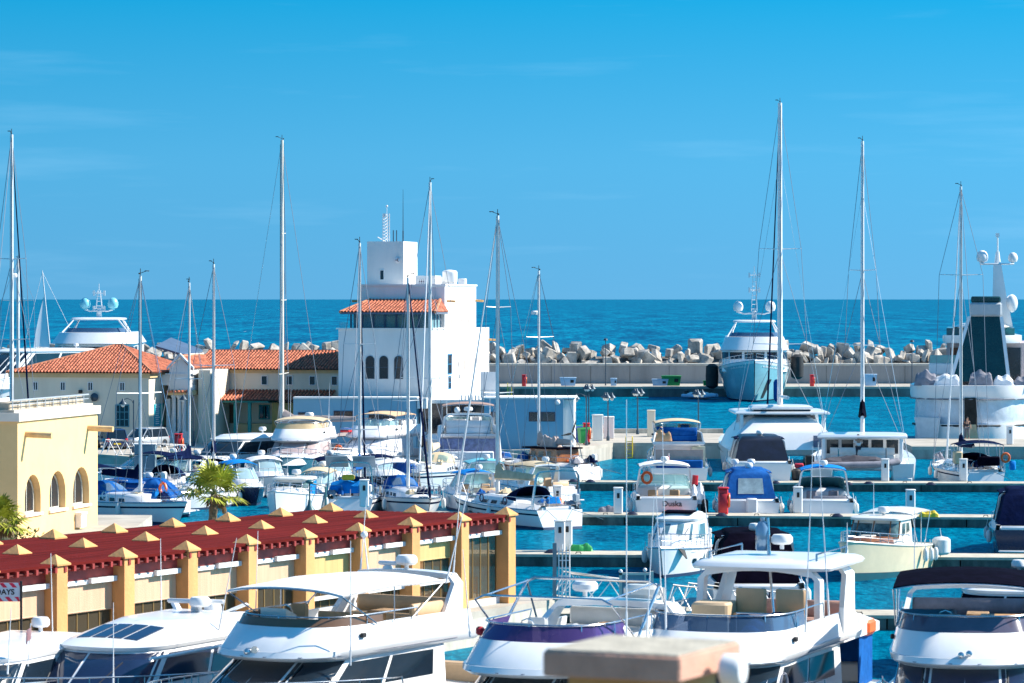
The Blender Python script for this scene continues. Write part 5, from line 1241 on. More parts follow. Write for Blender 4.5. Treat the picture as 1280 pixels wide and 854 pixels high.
def flybridge(px, Y, psi, L=14., B=4.4, label='', group='large motor yachts at the near quay', k=1., sh=.36, gear=True, bim=None, bimz=4.75, bimx=(-2.9, 1.4), screen=TGLASS, arch_=True, hullm=None, stripe=None, win=GLASS, mull=3, rails_=True, z0=0., archtop=4.7, ht=None, domes=1, cush=VINYLW, side='R', flyextras=True, brow=.35, wins_n=2, trunk=True, arch_m=None, sidewin=True, anchor_x=0.):
    """k scales the whole boat"""
    root = Vector(((px - 640) * Y / FP, Y, z0)) - Matrix.Rotation(psi, 3, 'Z') @ Vector((anchor_x, 0, 0))
    t = thing('motor_yacht', label, 'motor yacht', root, psi, group)
    h = Hull(L, B, 2.0, 1.35, rake=1.8, tr=.92, fine=2.3, kx=.3); h.build(t, hullm or GEL, stripe, (.84, .9)); h.ports(t, ((.5, .58), (.62, .7)), .55, .7)
    hb = B / 2; xb = -L * .27; xf = L * .27
    cz0, cz1 = 1.3, 2.72
    c = Cab([(cz0, xb, xf, hb - .42, L * .17, hb - .42), (1.85, xb, xf - .35, hb - .46, L * .165, hb - .44), (cz1, xb, xf - 2.1, hb - .62, L * .13, hb - .5)]); c.solid(t, 'deckhouse', None, extra=(2.2,))
    windscreen(c, t, 1.93, 2.66, mull, .007, m=win)
    if sidewin: side_windows(c, t, 1.95, 2.6, .03, US + .035, wins_n, .009, m=win)
    if trunk:
        f = Cab([(1.4, xf - 1.2, xf + 2.3, hb * .58, 1.6, hb * .62), (1.98, xf - 1.3, xf + 1.4, hb * .48, 1.4, hb * .55)]); f.solid(t, 'foredeck_trunk', None, crown=.06)
        b = MB(); b.rbox(xf + .1, xf + .7, -.3, .3, 2.03, 2.09, .02); b.build('hatch', GLASS, t)
    # fly deck
    fx1 = xf - 2.1 + brow
    ov = Cab([(cz1 + .002, xb - 1.5, fx1 + .1, hb - .52, L * .14, hb - .4), (cz1 + .1, xb - 1.6, fx1 + .28, hb - .40, L * .145, hb - .3), (cz1 + .24, xb - 1.6, fx1 + .15, hb - .36, L * .14, hb - .28)]); ov.solid(t, 'fly_deck', None)
    co = Cab([(cz1 + .242, xb - 1.4, fx1 + .1, hb - .42, L * .14, hb - .34), (cz1 + .82, xb - 1.3, fx1 - .55, hb - .55, L * .12, hb - .45)]); co.wall(t, cz1 + .242, cz1 + .82, .09, name='fly_coaming')
    fz = cz1 + .25
    if screen:
        sc = Cab([(cz1 + .822, xb, fx1 - .6, hb - .57, L * .12, hb - .5), (cz1 + .84 + sh, xb, fx1 - .6 - sh, hb - .57 - sh * .25, L * .11, hb - .55)]); sc.wall(t, cz1 + .822, cz1 + .82 + sh, .02, US - .06, UE + .06, 'wind_screen', screen)
    b = MB(); tp = Cab([(0, xb - 1.2, fx1 - .95, hb - .6, L * .11, hb - .5)]); r_ = [(p[0], p[1], cz1 + .85 + sh) for p in tp.ring(0)][3:-3]; b.tube(r_, .022, 6)
    for q in range(0, len(r_), 3): b.tube([r_[q], (r_[q][0] * 1 + .1, r_[q][1] * 1.03, cz1 + .82)], .016, 5)
    b.build('fly_rail', STEEL, t)
    if flyextras:
        helm(t, fx1 - 2.0, -.55, fz); seat(t, fx1 - 2.5, -.55, fz, .55, cush, .55); seat(t, fx1 - 2.4, .6, fz, 1.0, cush, .4)
        sofa(t, xb - 1.0, xb - .4, -hb + .75, hb - .75, fz, cush); sofa(t, xb - .3, xb + 1.3, hb - 1.25, hb - .68, fz, cush, side='port')
        b = MB(); b.rbox(xb + .0, xb + .9, -.1, .5, fz + .55, fz + .6, .02); b.tube([(xb + .45, .2, fz), (xb + .45, .2, fz + .55)], .04, 6); b.build('fly_table', TEAK, t)
    if arch_:
        arch(t, xb - .3, xb - 1.0, hb - .42, hb - .62, cz1 + .3, archtop, 1.3, .45, .14, arch_m)
        radome(t, xb - 1.0, 0, archtop + .05); whip(t, xb - 1.0, hb - .8, archtop, 2.4, (-.4, 0)); whip(t, xb - 1.0, -hb + .8, archtop, 2.0, (-.3, 0))
        if domes: dome(t, xb - 1.0, .75, archtop + .0, .2)
    if bim: canopy(t, bimx[0], bimx[1], hb - .5, bimz, .2, bim, base=cz1 + .8, legs=2)
    if ht: hardtop(t, ht[0], ht[1], ht[2], ht[3])
    if rails_: h.rails(t, .42, .99, .6, 9)
    for sd_ in (-1, 1):
        b = MB(); b.tube([c.P(.5 + sd_ * .05, 1.95, .03), c.P(.5 + sd_ * .085, 2.45, .035)], .014, 4); b.tube([c.P(.5 + sd_ * .085, 2.3, .035), c.P(.5 + sd_ * .088, 2.62, .035)], .022, 4); b.build('wiper', BLACK, t)
        b = MB(); b.rbox(fx1 - 2.2, fx1 - 2.0, sd_ * (hb - .44) - .05, sd_ * (hb - .44) + .05, cz1 + .5, cz1 + .62, .02); b.build('navigation_light', BLACK, t)
        for q in (.3, .55, .8):
            e = h.edge(q, sd_, .12); b = MB(); b.tube([(e.x - .15, e.y, e.z + .08), (e.x + .15, e.y, e.z + .08)], .022, 5); b.tube([(e.x, e.y, e.z), (e.x, e.y, e.z + .08)], .03, 5); b.build('cleat', STEEL, t)
        b = MB(); b.tube([ov.P(.5 + sd_ * u, cz1 + .12, .012) for u in (.02, .1, .2, .3, .45)], .012, 4); b.build('moulding_line', GREYC, t)
    # cockpit
    b = MB(); b.rbox(-L / 2 - .75, -L / 2 + .05, -hb * .8, hb * .8, .35, .45, .04); b.build('swim_platform', TEAK, t)
    b = MB(); b.rbox(-L / 2 + .1, -L / 2 + .6, -hb * .75, hb * .75, 1.3, 1.85, .06); b.build('transom_seat', cush, t)
    fenders(h, t, (.2, .45))
    return t, h, c
def cruiser(px, Y, psi, L, B, label, canopy_m=None, hullm=None, stripe=None, top=True, group='small cruisers stern-to on the second pontoon', fb=1.35, fs=1.0, scr=CGLASS, stern=True, ax=0., tz=2.6, archm=None, seatm=TANV, camper=None, curtain=None, boot=ANTIF, tname='sun_top'):
    """open express cruiser: raked windscreen, seats in a cockpit, arch and canvas top"""
    root = Vector(((px - 640) * Y / FP, Y, 0)) - Matrix.Rotation(psi, 3, 'Z') @ Vector((ax, 0, 0))
    t = thing('cabin_cruiser', label, 'cabin cruiser', root, psi, group)
    h = Hull(L, B, fb, fs, rake=1.1, tr=.93, fine=2.2, kx=.3); h.build(t, hullm or GEL, stripe, (.8, .88), boot, deck_from=.45); h.ports(t, ((.6, .66),), .6, .75)
    hb = B / 2; xs = -L * .05
    b = MB(); b.box(-L / 2 + .1, xs, -hb + .3, hb - .3, .48, .53); b.build('cockpit_sole', TEAK, t)
    for sd_ in (-1, 1):
        b = MB(); xx = [-L / 2 + .05, -L * .3, xs + .1]
        b.loft([[(x, sd_ * (hb - .42), .5), (x, sd_ * (hb - .38), fs + .22), (x, sd_ * (hb - .2), fs + .24), (x, sd_ * (h.edge((x + L / 2) / L).y - .02), h.sheer((x + L / 2) / L) - .02)] for x in xx], caps=False, closed=False); b.build('cockpit_side', GEL, t)
    b = MB(); b.rbox(-L / 2 + .05, -L / 2 + .55, -hb + .35, hb - .35, .35, fs + .18, .08); b.build('transom', GEL, t)
    b = MB(); b.rbox(-L / 2 - .6, -L / 2 + .02, -hb * .85, hb * .85, .3, .38, .04); b.build('swim_platform', GEL, t)
    sofa(t, -L / 2 + .55, -L / 2 + 1.1, -hb + .5, hb - 1.0, .5, seatm); seat(t, xs - .9, -.6, .5, .55, seatm, .6); seat(t, xs - .9, .6, .5, .55, seatm, .6); helm(t, xs - .35, -.6, .5)
    c = Cab([(fs - .02, xs - .4, L * .33, hb - .32, L * .24, hb - .25), (fs + .35, xs - .3, L * .26, hb - .42, L * .2, hb - .3), (fs + .5, xs - .2, L * .2, hb - .55, L * .18, hb - .4)]); c.solid(t, 'foredeck', GEL, crown=.06)
    wz = fs + .4
    ws = Cab([(wz, xs - 1.6, L * .15, hb - .40, L * .13, hb - .3), (wz + .75, xs - 1.3, L * .02, hb - .55, L * .1, hb - .45)]); ws.wall(t, wz, wz + .72, .02, .06, .94, 'windscreen', scr)
    b = MB(); rr = ws.ring(wz + .74); b.tube(rr[1:-1], .028, 6)
    for u in (.12, .3, .42, .58, .7, .88): b.tube([ws.P(u, wz, .005), ws.P(u, wz + .73, .005)], .022, 5)
    b.build('windscreen_frame', archm or WHALU, t)
    if top: canopy(t, -L * .3, L * .03, hb - .42, tz, .22, canopy_m, name=tname, base=None)
    arch(t, -L * .22, -L * .28, hb - .22, hb - .4, fs + .2, tz + .02, .6, .3, .09)
    if camper:
        cm = Cab([(fs + .2, -L * .47, L * .04, hb - .22, .7, hb - .3), (tz - .15, -L * .40, -L * .0, hb - .5, .6, hb - .6), (tz + .12, -L * .36, -L * .03, hb - .75, .5, hb - .85)]); cm.solid(t, 'camper_canvas', camper, crown=.08)
        if curtain:
            rr = [(0, -1)]
            b = MB(); xa = -L * .47 - .02
            zA, zB = fs + .45, tz - .3
            def q_(z): return lerp(-L * .47, -L * .40, (z - fs - .2) / (tz - .35 - fs)) - .025
            w0, w1 = hb - .95, hb - 1.0; b.loft([[(q_(zA), -w0, zA), (q_(zA), w0, zA), (q_(zB), w1, zB), (q_(zB), -w1, zB)], [(q_(zA) + .01, -w0, zA), (q_(zA) + .01, w0, zA), (q_(zB) + .01, w1, zB), (q_(zB) + .01, -w1, zB)]]); b.build('canvas_window', curtain, t)
            for ua, uc in ((.06, .2), (.8, .94)): cm.pane(t, ua, uc, fs + .5, tz - .3, 'canvas_window', curtain)
    h.rails(t, .5, .99, .5, 7, r=.016); radome(t, -L * .28, 0, tz + .08, .22); fenders(h, t, (.15, .4))
    return t, h
def person(loc, rz, shirt, trousers, label, sit=False, arms='down', h=1.72, hair=HAIR):
    t = thing('person', label, 'person', loc, rz); k = h / 1.75
    hip = .92 if not sit else .45
    J = {'pel': (0, 0, hip), 'chest': (.02, 0, hip + .38), 'neck': (.03, 0, hip + .56), 'head': (.06, 0, hip + .70), 'crown': (.05, 0, hip + .80)}
    for s, y in (('l', 1), ('r', -1)):
        J['hp' + s] = (0, .1 * y, hip - .04)
        if sit: J['kn' + s] = (.42, .12 * y, hip + .02); J['an' + s] = (.42, .12 * y, .08); J['to' + s] = (.58, .13 * y, .04)
        else: J['kn' + s] = (.03, .11 * y, .5); J['an' + s] = (0, .12 * y, .08); J['to' + s] = (.18, .14 * y, .03)
        J['sh' + s] = (.02, .2 * y, hip + .48)
        if arms == 'down': J['el' + s] = (-.02, .27 * y, hip + .2); J['wr' + s] = (.1, .28 * y, hip - .03); J['ha' + s] = (.13, .28 * y, hip - .12)
        else: J['el' + s] = (.12, .27 * y, hip + .22); J['wr' + s] = (.34, .18 * y, hip + .2); J['ha' + s] = (.42, .16 * y, hip + .2)
    E = [('pel', 'chest'), ('chest', 'neck'), ('neck', 'head'), ('head', 'crown')]
    for s in 'lr': E += [('pel', 'hp' + s), ('hp' + s, 'kn' + s), ('kn' + s, 'an' + s), ('an' + s, 'to' + s), ('chest', 'sh' + s), ('sh' + s, 'el' + s), ('el' + s, 'wr' + s), ('wr' + s, 'ha' + s)]
    rad = dict(pel=.15, chest=.15, neck=.06, head=.10, crown=.085, hp=.1, kn=.065, an=.045, to=.035, sh=.065, el=.045, wr=.032, ha=.035)
    def skin(name, keys, edges, grow, m, parent, sub=2):
        ks = list(keys); me = bpy.data.meshes.new(name); me.from_pydata([Vector(J[q]) * k for q in ks], [(ks.index(a), ks.index(b_)) for a, b_ in edges], [])
        o = bpy.data.objects.new(name, me); COL.objects.link(o); o.parent = parent; o.modifiers.new('s', 'SKIN'); sv = me.skin_vertices[0].data if me.skin_vertices else None
        if sv is None: me.attributes; 
        for i, q in enumerate(ks): rr = (rad.get(q) or rad.get(q[:-1])) * k + grow; sv[i].radius = (rr, rr * (.8 if q in ('pel', 'chest') else 1))
        sv[0].use_root = True; o.modifiers.new('u', 'SUBSURF').levels = sub; o.modifiers['u'].render_levels = sub
        bpy.context.view_layer.update(); m2 = bpy.data.meshes.new_from_object(o.evaluated_get(bpy.context.evaluated_depsgraph_get())); o.modifiers.clear(); o.data = m2; m2.materials.clear(); m2.materials.append(m)
        for p in m2.polygons: p.use_smooth = True
        return o
    bd = skin('body', J.keys(), E, 0, SKIN, t)
    sk_ = ['chest', 'pel', 'neck', 'shl', 'shr', 'ell', 'elr']; sk_ = ['pel', 'chest', 'shl', 'shr', 'ell', 'elr']
    skin('shirt', sk_, [('pel', 'chest'), ('chest', 'shl'), ('chest', 'shr'), ('shl', 'ell'), ('shr', 'elr')], .018, shirt, t)
    skin('trousers', ['pel', 'hpl', 'hpr', 'knl', 'knr', 'anl', 'anr'], [('pel', 'hpl'), ('pel', 'hpr'), ('hpl', 'knl'), ('hpr', 'knr'), ('knl', 'anl'), ('knr', 'anr')], .015, trousers, t)
    hx = Vector(J['head']) * k
    b = MB(); b.ball((hx.x - .025, 0, hx.z + .05), .112 * k, .105 * k, .10 * k, 12, 8); b.build('hair', hair, t)
    b = MB(); b.ball((hx.x + .11, 0, hx.z - .0), .022, .016, .028, 8, 6); b.build('nose', SKIN, t)
    for s in (-1, 1): b = MB(); b.ball((hx.x + .09, s * .036, hx.z + .03), .014, .016, .01, 8, 5); b.build('eye', BLACK, t)
    return t
# ================================================================== the near row of motor yachts
def hardtop_yacht(px, Y, psi, L, B, label, group='large motor yachts at the near quay', sky=0, s=1., roofx=(-.30, .14), roofz=2.72, win=GLASS, dark_roof=False, arms=True, ax=0., fb=1.9, fs=1.25, nos=.17, hull_m=None, radar=True, bowrail=True, mull=2, side_n=2, z0c=None, wl=(.42, .06)):
    root = Vector(((px - 640) * Y / FP, Y, 0)) - Matrix.Rotation(psi, 3, 'Z') @ Vector((ax, 0, 0))
    t = thing('motor_yacht', label, 'motor yacht', root, psi, group)
    h = Hull(L, B, fb, fs, rake=L * .11, tr=.92, fine=2.3, kx=.3); h.build(t, hull_m or GEL); h.ports(t, ((.52, .6), (.64, .7)), .58, .72)
    hb = B / 2; xr0, xr1 = roofx[0] * L, roofx[1] * L; bz = (fs - .1) if z0c is None else z0c
    rk = (roofz - bz) * 1.35
    c = Cab([(bz, xr0 + .1, xr1 + rk, hb * .82, L * nos, hb * .8), (roofz, xr0 + .2, xr1, hb * .70, L * nos * .75, hb * .74)]); c.solid(t, 'deckhouse', None, extra=(lerp(bz, roofz, .5),))
    wz = lerp(bz, roofz, wl[0]); windscreen(c, t, wz, roofz - wl[1], mull, .006, m=win, u0=US + .03, u1=UE - .03); side_windows(c, t, wz + .05, roofz - wl[1] - .05, .03, US + .02, side_n, .008, m=win)
    r_ = Cab([(roofz + .002, xr0 - .2, xr1 + .06, hb * .72, L * nos * .75, hb * .76), (roofz + .10, xr0 - .35, xr1 + .1, hb * .74, L * nos * .75, hb * .78), (roofz + .2, xr0 - .3, xr1 - .35, hb * .70, L * nos * .7, hb * .74), (roofz + .56, xr0 + .6, xr1 - 2.4, hb * .56, L * nos * .6, hb * .58)]) if sky else Cab([(roofz + .002, xr0 - .2, xr1 + .06, hb * .72, L * nos * .75, hb * .76), (roofz + .10, xr0 - .35, xr1 + .1, hb * .74, L * nos * .75, hb * .78), (roofz + .24, xr0 - .2, xr1 - .5, hb * .62, L * nos * .7, hb * .66)]); rf = r_.solid(t, 'hardtop', None, crown=.05 if sky else .14)
    if sky:
        for k in range(sky):
            b = MB(); y0 = -1.0 + k * 2.0 / sky + .03; y1 = y0 + 2.0 / sky - .08
            xs_ = [lerp(xr1 - 2.05, xr1 - .75, q / 3) for q in range(4)]
            def zc(x, y): return roofz + .225 + .36 * (xr1 - .35 - x) / 2.05 - .05 * y * y
            b.loft([[(x, y0, zc(x, y0) - .1), (x, y0, zc(x, y0)), (x, y1, zc(x, y1)), (x, y1, zc(x, y1) - .1)] for x in xs_]); b.build('skylight', win, rf)
    if dark_roof:
        b = MB(); b.rbox(xr0 + .2, xr1 - .5, -hb * .5, hb * .5, roofz + .3, roofz + .40, .05); b.build('sunroof', BLACKC, t)
    f = Cab([(bz + .1, xr1 + rk * .4, L * .37, hb * .6, L * .14, hb * .62), (bz + .62, xr1 + rk * .2, L * .30, hb * .45, L * .13, hb * .52)]); f.solid(t, 'foredeck_trunk', None, crown=.06)
    if bowrail: h.rails(t, .36, .99, .6, 9)
    if arms: arch(t, xr0 + .2, xr0 - .3, hb * .84, hb * .7, fs + .2, roofz + .2, 1.2, .5, .12)
    if radar: radome(t, xr0 + .6, 0, roofz + .36, .25)
    b = MB(); b.rbox(-L / 2 - .7, -L / 2 + .05, -hb * .8, hb * .8, .35, .45, .04); b.build('swim_platform', TEAK, t)
    sofa(t, -L / 2 + .4, -L / 2 + 1., -hb * .7, hb * .7, fs - .1); fenders(h, t, (.25, .5))
    for sd_ in (-1, 1): b = MB(); b.tube([c.P(.5 + sd_ * .06, wz + .03, .03), c.P(.5 + sd_ * .10, roofz - .25, .035)], .015, 4); b.build('wiper', BLACK, t)
    return t, h, c
# --- white hardtop yacht with blue roof windows
t2, h2, _ = hardtop_yacht(160, 90.3, hd(27), 13.5, 4.4, 'white hardtop motor yacht with four blue roof windows and dark wraparound windscreen, lower left', sky=4, roofx=(-.36, .13), roofz=2.72, win=mat('blue_black_glass', (.012, .022, .06), .08, spec=.7, var=.2))
b = MB()
for s in (-1, 1): b.loft([[(-3.4, s * .25, 3.05), (-3.1, s * .25, 3.05), (-3.1, s * .35, 3.05), (-3.4, s * .35, 3.05)], [(-4.2, s * 1.15, 3.55), (-4.0, s * 1.15, 3.55), (-4.0, s * 1.25, 3.5), (-4.2, s * 1.25, 3.5)]])
b.build('radar_wing', GEL, t2)
bar_radar(t2, -3.4, 0, 3.3, .85, .2); radome(t2, -3.2, .25, 3.35, .3, 'satellite_dome')
b = MB(); b.lathe([(.02, 0), (.36, .04), (.42, .2), (.36, .4), (.02, .45)], (-4.9, 1.3, 2.9), 14, 'x'); b.build('life_raft', WHITEC, t2)
for x, y, z, h_, ln in ((-2.2, 1.5, 3.0, 2.5, (-.1, .5)), (1.2, -1.6, 2.5, 2.7, (.1, 0)), (2.5, 1.2, 1.9, 2.2, (0, 0)), (-3.8, -1.4, 3.0, 2.3, (.2, .1))): whip(t2, x, y, z, h_, ln)
b = MB(); b.tube([(1.9, 1.95, 2.6), (-1.5, 2.1, 2.65), (-4.4, 1.9, 2.55)], .05, 6); b.build('side_moulding', GEL, t2)
# --- far left fragment
t1, h1, _ = hardtop_yacht(-28, 88, hd(20), 12, 4., 'white motor yacht mostly cut off by the left edge, below the striped sign', roofx=(-.34, .10), roofz=2.6)
whip(t1, 1.5, 1.7, 2.4, 1.7, (0, .1)); flag(t1, .5, 1.75, 2.5, mat('rose_flag', (.6, .35, .35), .8), .25, .3, pole=1.1)
# --- flybridge with white bimini
t3, h3, _ = flybridge(385, 88.3, hd(30), 14.5, 4.6, 'large white flybridge yacht with white bimini and swept arch in front of the restaurant', bim=WHITEC, bimx=(-3.9, 1.1), bimz=4.45, archtop=4.5, sh=.2, screen=mat('bronze_screen', (.16, .09, .05), .1, spec=.6), cush=TANV, domes=0, brow=.5)
for x, y in ((.6, -1.2), (-.3, -.9), (-.2, .9)):
    b = MB(); cloth_heap(b, (x, y, 2.97), .8, 1.0, .75, seed=int(x * 10 + y * 7 + 20)); b.build('covered_seat', TAUPE, t3)
b = MB(); b.lathe([(.03, 0), (.09, .02), (.1, .22), (.06, .3), (.02, .32)], (2.3, -.2, 2.95), 10, 'x'); b.lathe([(.1, 0), (.1, .05)], (2.45, 0.0, 3.0), 10, 'x'); b.build('searchlight', STEEL, t3)
bar_radar(t3, -4.9, -.6, 4.4, .3); b = MB(); b.tube([(-5, -1.3, 4.4), (-5.1, -1.5, 5.4)], .03, 6, r2=.02); b.ball((-5.1, -1.5, 5.45), .1); b.build('light_mast', WHALU, t3)
whip(t3, -4.2, 1.7, 4.3, 2.9, (-.7, .4)); whip(t3, 1.2, 2.1, 2.6, 3.2, (0, 0)); whip(t3, -.6, -2.1, 2.8, 3.0, (0, .1))
# --- yacht with plum screen and steel frame
t4, h4, _ = flybridge(690, 84.5, hd(24), 14, 4.5, 'white yacht with plum-tinted flybridge screen and bare steel bimini frame, bottom centre', screen=PURPLE, arch_=False, cush=VINYLW, brow=.7)
arch(t4, -3.1, -4.3, 1.95, 1.8, 2.9, 4.05, 1.5, .75, .16)
b = MB()
for xa, za, rr in ((.6, 4.55, .028), (-2.6, 4.75, .04)): b.tube([(-1.0, -1.9, 3.4), (xa, -1.85, za - .12), (xa, -1.6, za), (xa, 1.6, za), (xa, 1.85, za - .12), (-1.0, 1.9, 3.4)], rr, 7)
b.tube([(.6, -1.7, 4.5), (-2.6, -1.7, 4.7)], .025, 6); b.tube([(.6, 1.7, 4.5), (-2.6, 1.7, 4.7)], .025, 6); b.tube([(-2.6, 1.85, 4.7), (-3.4, 1.9, 3.6)], .03, 6); b.tube([(-2.6, -1.85, 4.7), (-3.4, -1.9, 3.6)], .03, 6)
b.build('bimini_frame', STEEL, t4)
radome(t4, -4.3, -.9, 4.15, .34); b = MB(); b.rbox(-4.7, -4.2, .2, 1.2, 4.15, 4.5, .1); b.tube([(-4.4, 1.3, 4.0), (-4.4, 1.3, 4.45)], .04); b.build('equipment_box', GEL2, t4)
b = MB(); cloth_heap(b, (-1.2, .3, 2.97), 1.7, 1.6, .75, 3); b.build('sunbed', VINYLW, t4)
b = MB(); b.lathe([(.02, -.2), (.3, -.18), (.34, 0), (.3, .18), (.02, .2)], (-.9, 1.4, 3.55), 14, 'x'); b.build('rolled_cover', WHITEC, t4)
b = MB(); b.rbox(.2, .4, -1.95, -1.75, 3.5, 3.72, .05); b.build('red_buoy', RED, t4)
whip(t4, .8, -1.9, 3.5, 2.2, (0, -.2)); whip(t4, -1.4, 2.0, 3.4, 3.6, (0, .2)); whip(t4, .2, 2.1, 3.3, 6.2, (0, .0)); whip(t4, -2.5, 2.1, 3.4, 5.4, (0, -.1))
# --- big hardtop flybridge
t5, h5, _ = flybridge(906, 87.2, hd(20), 16, 4.9, 'large white yacht with hard roof on a broad arch over tan flybridge seats', screen=TGLASS, arch_=False, cush=VINYLW, brow=.3, flyextras=False, anchor_x=0)
arch(t5, -3.3, -3.4, 1.75, 1.7, 2.9, 4.72, .55, .4, .17, name='roof_arch', flat=.6); arch(t5, -5.4, -6.3, 1.95, 1.75, 2.7, 4.7, 1.5, .9, .15, name='rear_arch')
hardtop(t5, -7.2, -3.0, 1.95, 4.72, .16, crown=.12)
for s in (-1, 1): b = MB(); b.tube([(-6.8, s * 1.5, 4.95), (-6.8, s * 1.5, 5.15), (-3.6, s * 1.5, 5.15), (-3.6, s * 1.5, 4.95)], .03, 6); b.build('roof_rail', STEEL, t5)

fz5 = 2.97
for y in (-.1, 1.0):
    o = seat(t5, -2.6, y, fz5 + .25, .85, mat('tan_slatted_seat', (.62, .38, .20), .5, var=.1), .62)
    for q in (-.32, .32): b = MB(); b.rbox(-2.96, -2.86, y + q - .06, y + q + .06, fz5 + .4, fz5 + 1.32, .03); b.build('seat_piping', GEL2, o)
b = MB(); b.rbox(-3.0, -1.9, -1.5, -.5, fz5, fz5 + .95, .06); con = b.build('helm_console', mat('pale_tan_console', (.62, .45, .28), .5), t5)
b = MB(); b.tube([(-1.88, -1.2, fz5 + .3), (-1.85, -1.2, fz5 + .6), (-1.85, -.8, fz5 + .6), (-1.88, -.8, fz5 + .3)], .02, 5); b.build('grab_handle', STEEL, con)
b = MB(); b.box(-.9, -.75, -1.4, -.15, fz5 + .1, fz5 + .75); b.build('white_panel', mat('warm_panel', (.66, .64, .56), .6), t5)
b = MB(); cloth_heap(b, (-.9, .8, fz5), 1.6, 1.1, .62, 5); b.build('blue_seat_cover', BLUEC, t5)
b = MB(); cloth_heap(b, (-1.8, .6, fz5), 2.4, .9, .75, 8); b.build('dark_seat_cover', NAVY, t5)
b = MB(); b.tube([(-.4, .2, fz5 + .3), (-.4, .2, fz5 + .85), (-.4, 1.5, fz5 + .85), (-.4, 1.5, fz5 + .3)], .025, 6); b.build('grab_rail', STEEL, t5)
b = MB(); b.lathe([(.14, 0), (.14, .22)], (-.3, -1.5, fz5 + .2), 10); o = b.build('cone_base', mat('amber_cone', (.85, .42, .03), .4), t5)
b = MB(); b.lathe([(.13, .22), (.07, .55), (.03, 1.0), (.01, 1.05)], (-.3, -1.5, fz5 + .2), 10); b.build('furled_flag', WHITEC, o)
sofa(t5, -6.8, -6.2, -1.5, 1.5, fz5 - .2, PINKV)
b = MB(); b.rbox(-7.5, -6.6, 1.5, 2.2, 2.7, 3.15, .1); b.build('stern_cushion', ORANGE, t5)
# side extension down to the cockpit
for s in (-1, 1): b = MB(); b.loft([[(-4.2, s * 1.98, 2.75), (-4.2, s * 2.1, 2.75), (-4.2, s * 2.1, 3.7), (-4.2, s * 1.98, 3.7)], [(-8.0, s * 2.0, 2.75), (-8.0, s * 2.15, 2.75), (-8.0, s * 2.15, 3.0), (-8.0, s * 2.0, 3.0)]]); b.build('bulwark_wing', GEL, t5)
b = MB(); b.rbox(-8.1, -6.5, -2.0, 2.05, 2.72, 2.86, .05); b.build('aft_deck', GEL2, t5)
b = MB(); b.loft([[(-7.9, -1.9, 1.35), (-7.9, 1.95, 1.35), (-7.9, 1.95, 2.7), (-7.9, -1.9, 2.7)], [(-7.86, -1.9, 1.35), (-7.86, 1.95, 1.35), (-7.86, 1.95, 2.7), (-7.86, -1.9, 2.7)]]); b.loft([[(-7.9, 1.93, 1.35), (-6.2, 1.98, 1.35), (-6.2, 1.98, 2.7), (-7.9, 1.93, 2.7)], [(-7.9, 1.97, 1.35), (-6.2, 2.02, 1.35), (-6.2, 2.02, 2.7), (-7.9, 1.97, 2.7)]]); b.build('blue_curtain', BLUEC, t5)
b = MB(); b.tube([(-5.0, -.2, 4.8), (-5.2, -.3, 6.0)], .06, 8, r2=.04); b.tube([(-4.5, .1, 3.0), (-5.0, -.2, 4.8)], .035); mp_ = b.build('signal_mast', STEEL, t5)
b = MB(); b.lathe([(.16, 0), (.2, .05), (.2, .62), (.12, .78), (.07, .8), (.07, .9)], (-5.2, -.45, 5.1), 12); b.build('lantern', mat('lantern_glass', (.25, .38, .5), .1, metal=.4), mp_)
radome(t5, -5.2, .1, 5.15, .3)
b = MB()
for zz in (1.9, 2.02, 2.14): b.loft([[(1.0 + q * 1.0, -99, 0) for q in range(0)]]) if False else None
for k in range(4): b.box(1.5, 2.8, 2.085 + .0, 2.11, 1.75 + k * .12, 1.81 + k * .12)
b.build('side_vent', BLACK, t5) if b.v else None
for x, y, z, h_, ln in ((-.2, 2.1, 3.4, 4.8, (0, .2)), (-3.0, 2.0, 3.6, 4.6, (.0, -.3)), (-1.0, -2.0, 3.5, 3.6, (0, -.2)), (-6.9, 1.5, 4.9, .9, (0, 0)), (-4.2, -1.6, 4.9, 2.0, (0, -.25))): whip(t5, x, y, z, h_, ln)
b = MB(); b.tube([(2.6 + .35 * math.cos(k * .524), 2.3, 2.3 + .35 * math.sin(k * .524)) for k in range(12)], .035, 5, closed=True); b.build('hose_coil', GREYC, t5)
# --- black bimini flybridge, right
t6, h6, _ = flybridge(1209, 86.8, hd(9), 15, 4.7, 'white flybridge yacht with large black bimini and smoked screen, lower right corner', bim=BLACKC, bimx=(-3.4, 1.2), bimz=4.72, screen=mat('smoked_screen', (.10, .09, .13), .08, spec=.6), arch_=True, archtop=4.2, cush=GREYC, win=mat('blue_black_glass', (.012, .022, .06), .08, spec=.7), brow=.35)
b = MB(); b.rbox(-.4, -.1, -1.75, -.35, 3.0, 3.95, .1); b.build('seat_cover', mat('slate_cover', (.12, .22, .30), .7), t6)
b = MB(); b.loft([[(1.5, -.9, 3.0), (1.85, -.9, 3.0), (1.85, .2, 3.0), (1.5, .2, 3.0)], [(1.5, -.9, 3.25), (1.7, -.9, 3.25), (1.7, .2, 3.25), (1.5, .2, 3.25)]]) ; b.build('dashboard', GREYC, t6)
b = MB(); b.lathe([(.03, 0), (.07, .02), (.08, .2), (.02, .24)], (2.3, -.1, 3.06), 10, 'x'); b.lathe([(.03, 0), (.07, .02), (.08, .2), (.02, .24)], (2.3, .1, 3.1), 10, 'x'); b.build('horn', STEEL, t6)
b = MB(); b.rbox(-2.2, -.6, .3, 1.6, 3.6, 3.68, .03); b.build('fly_table', mat('honey_table', (.6, .33, .1), .4), t6)
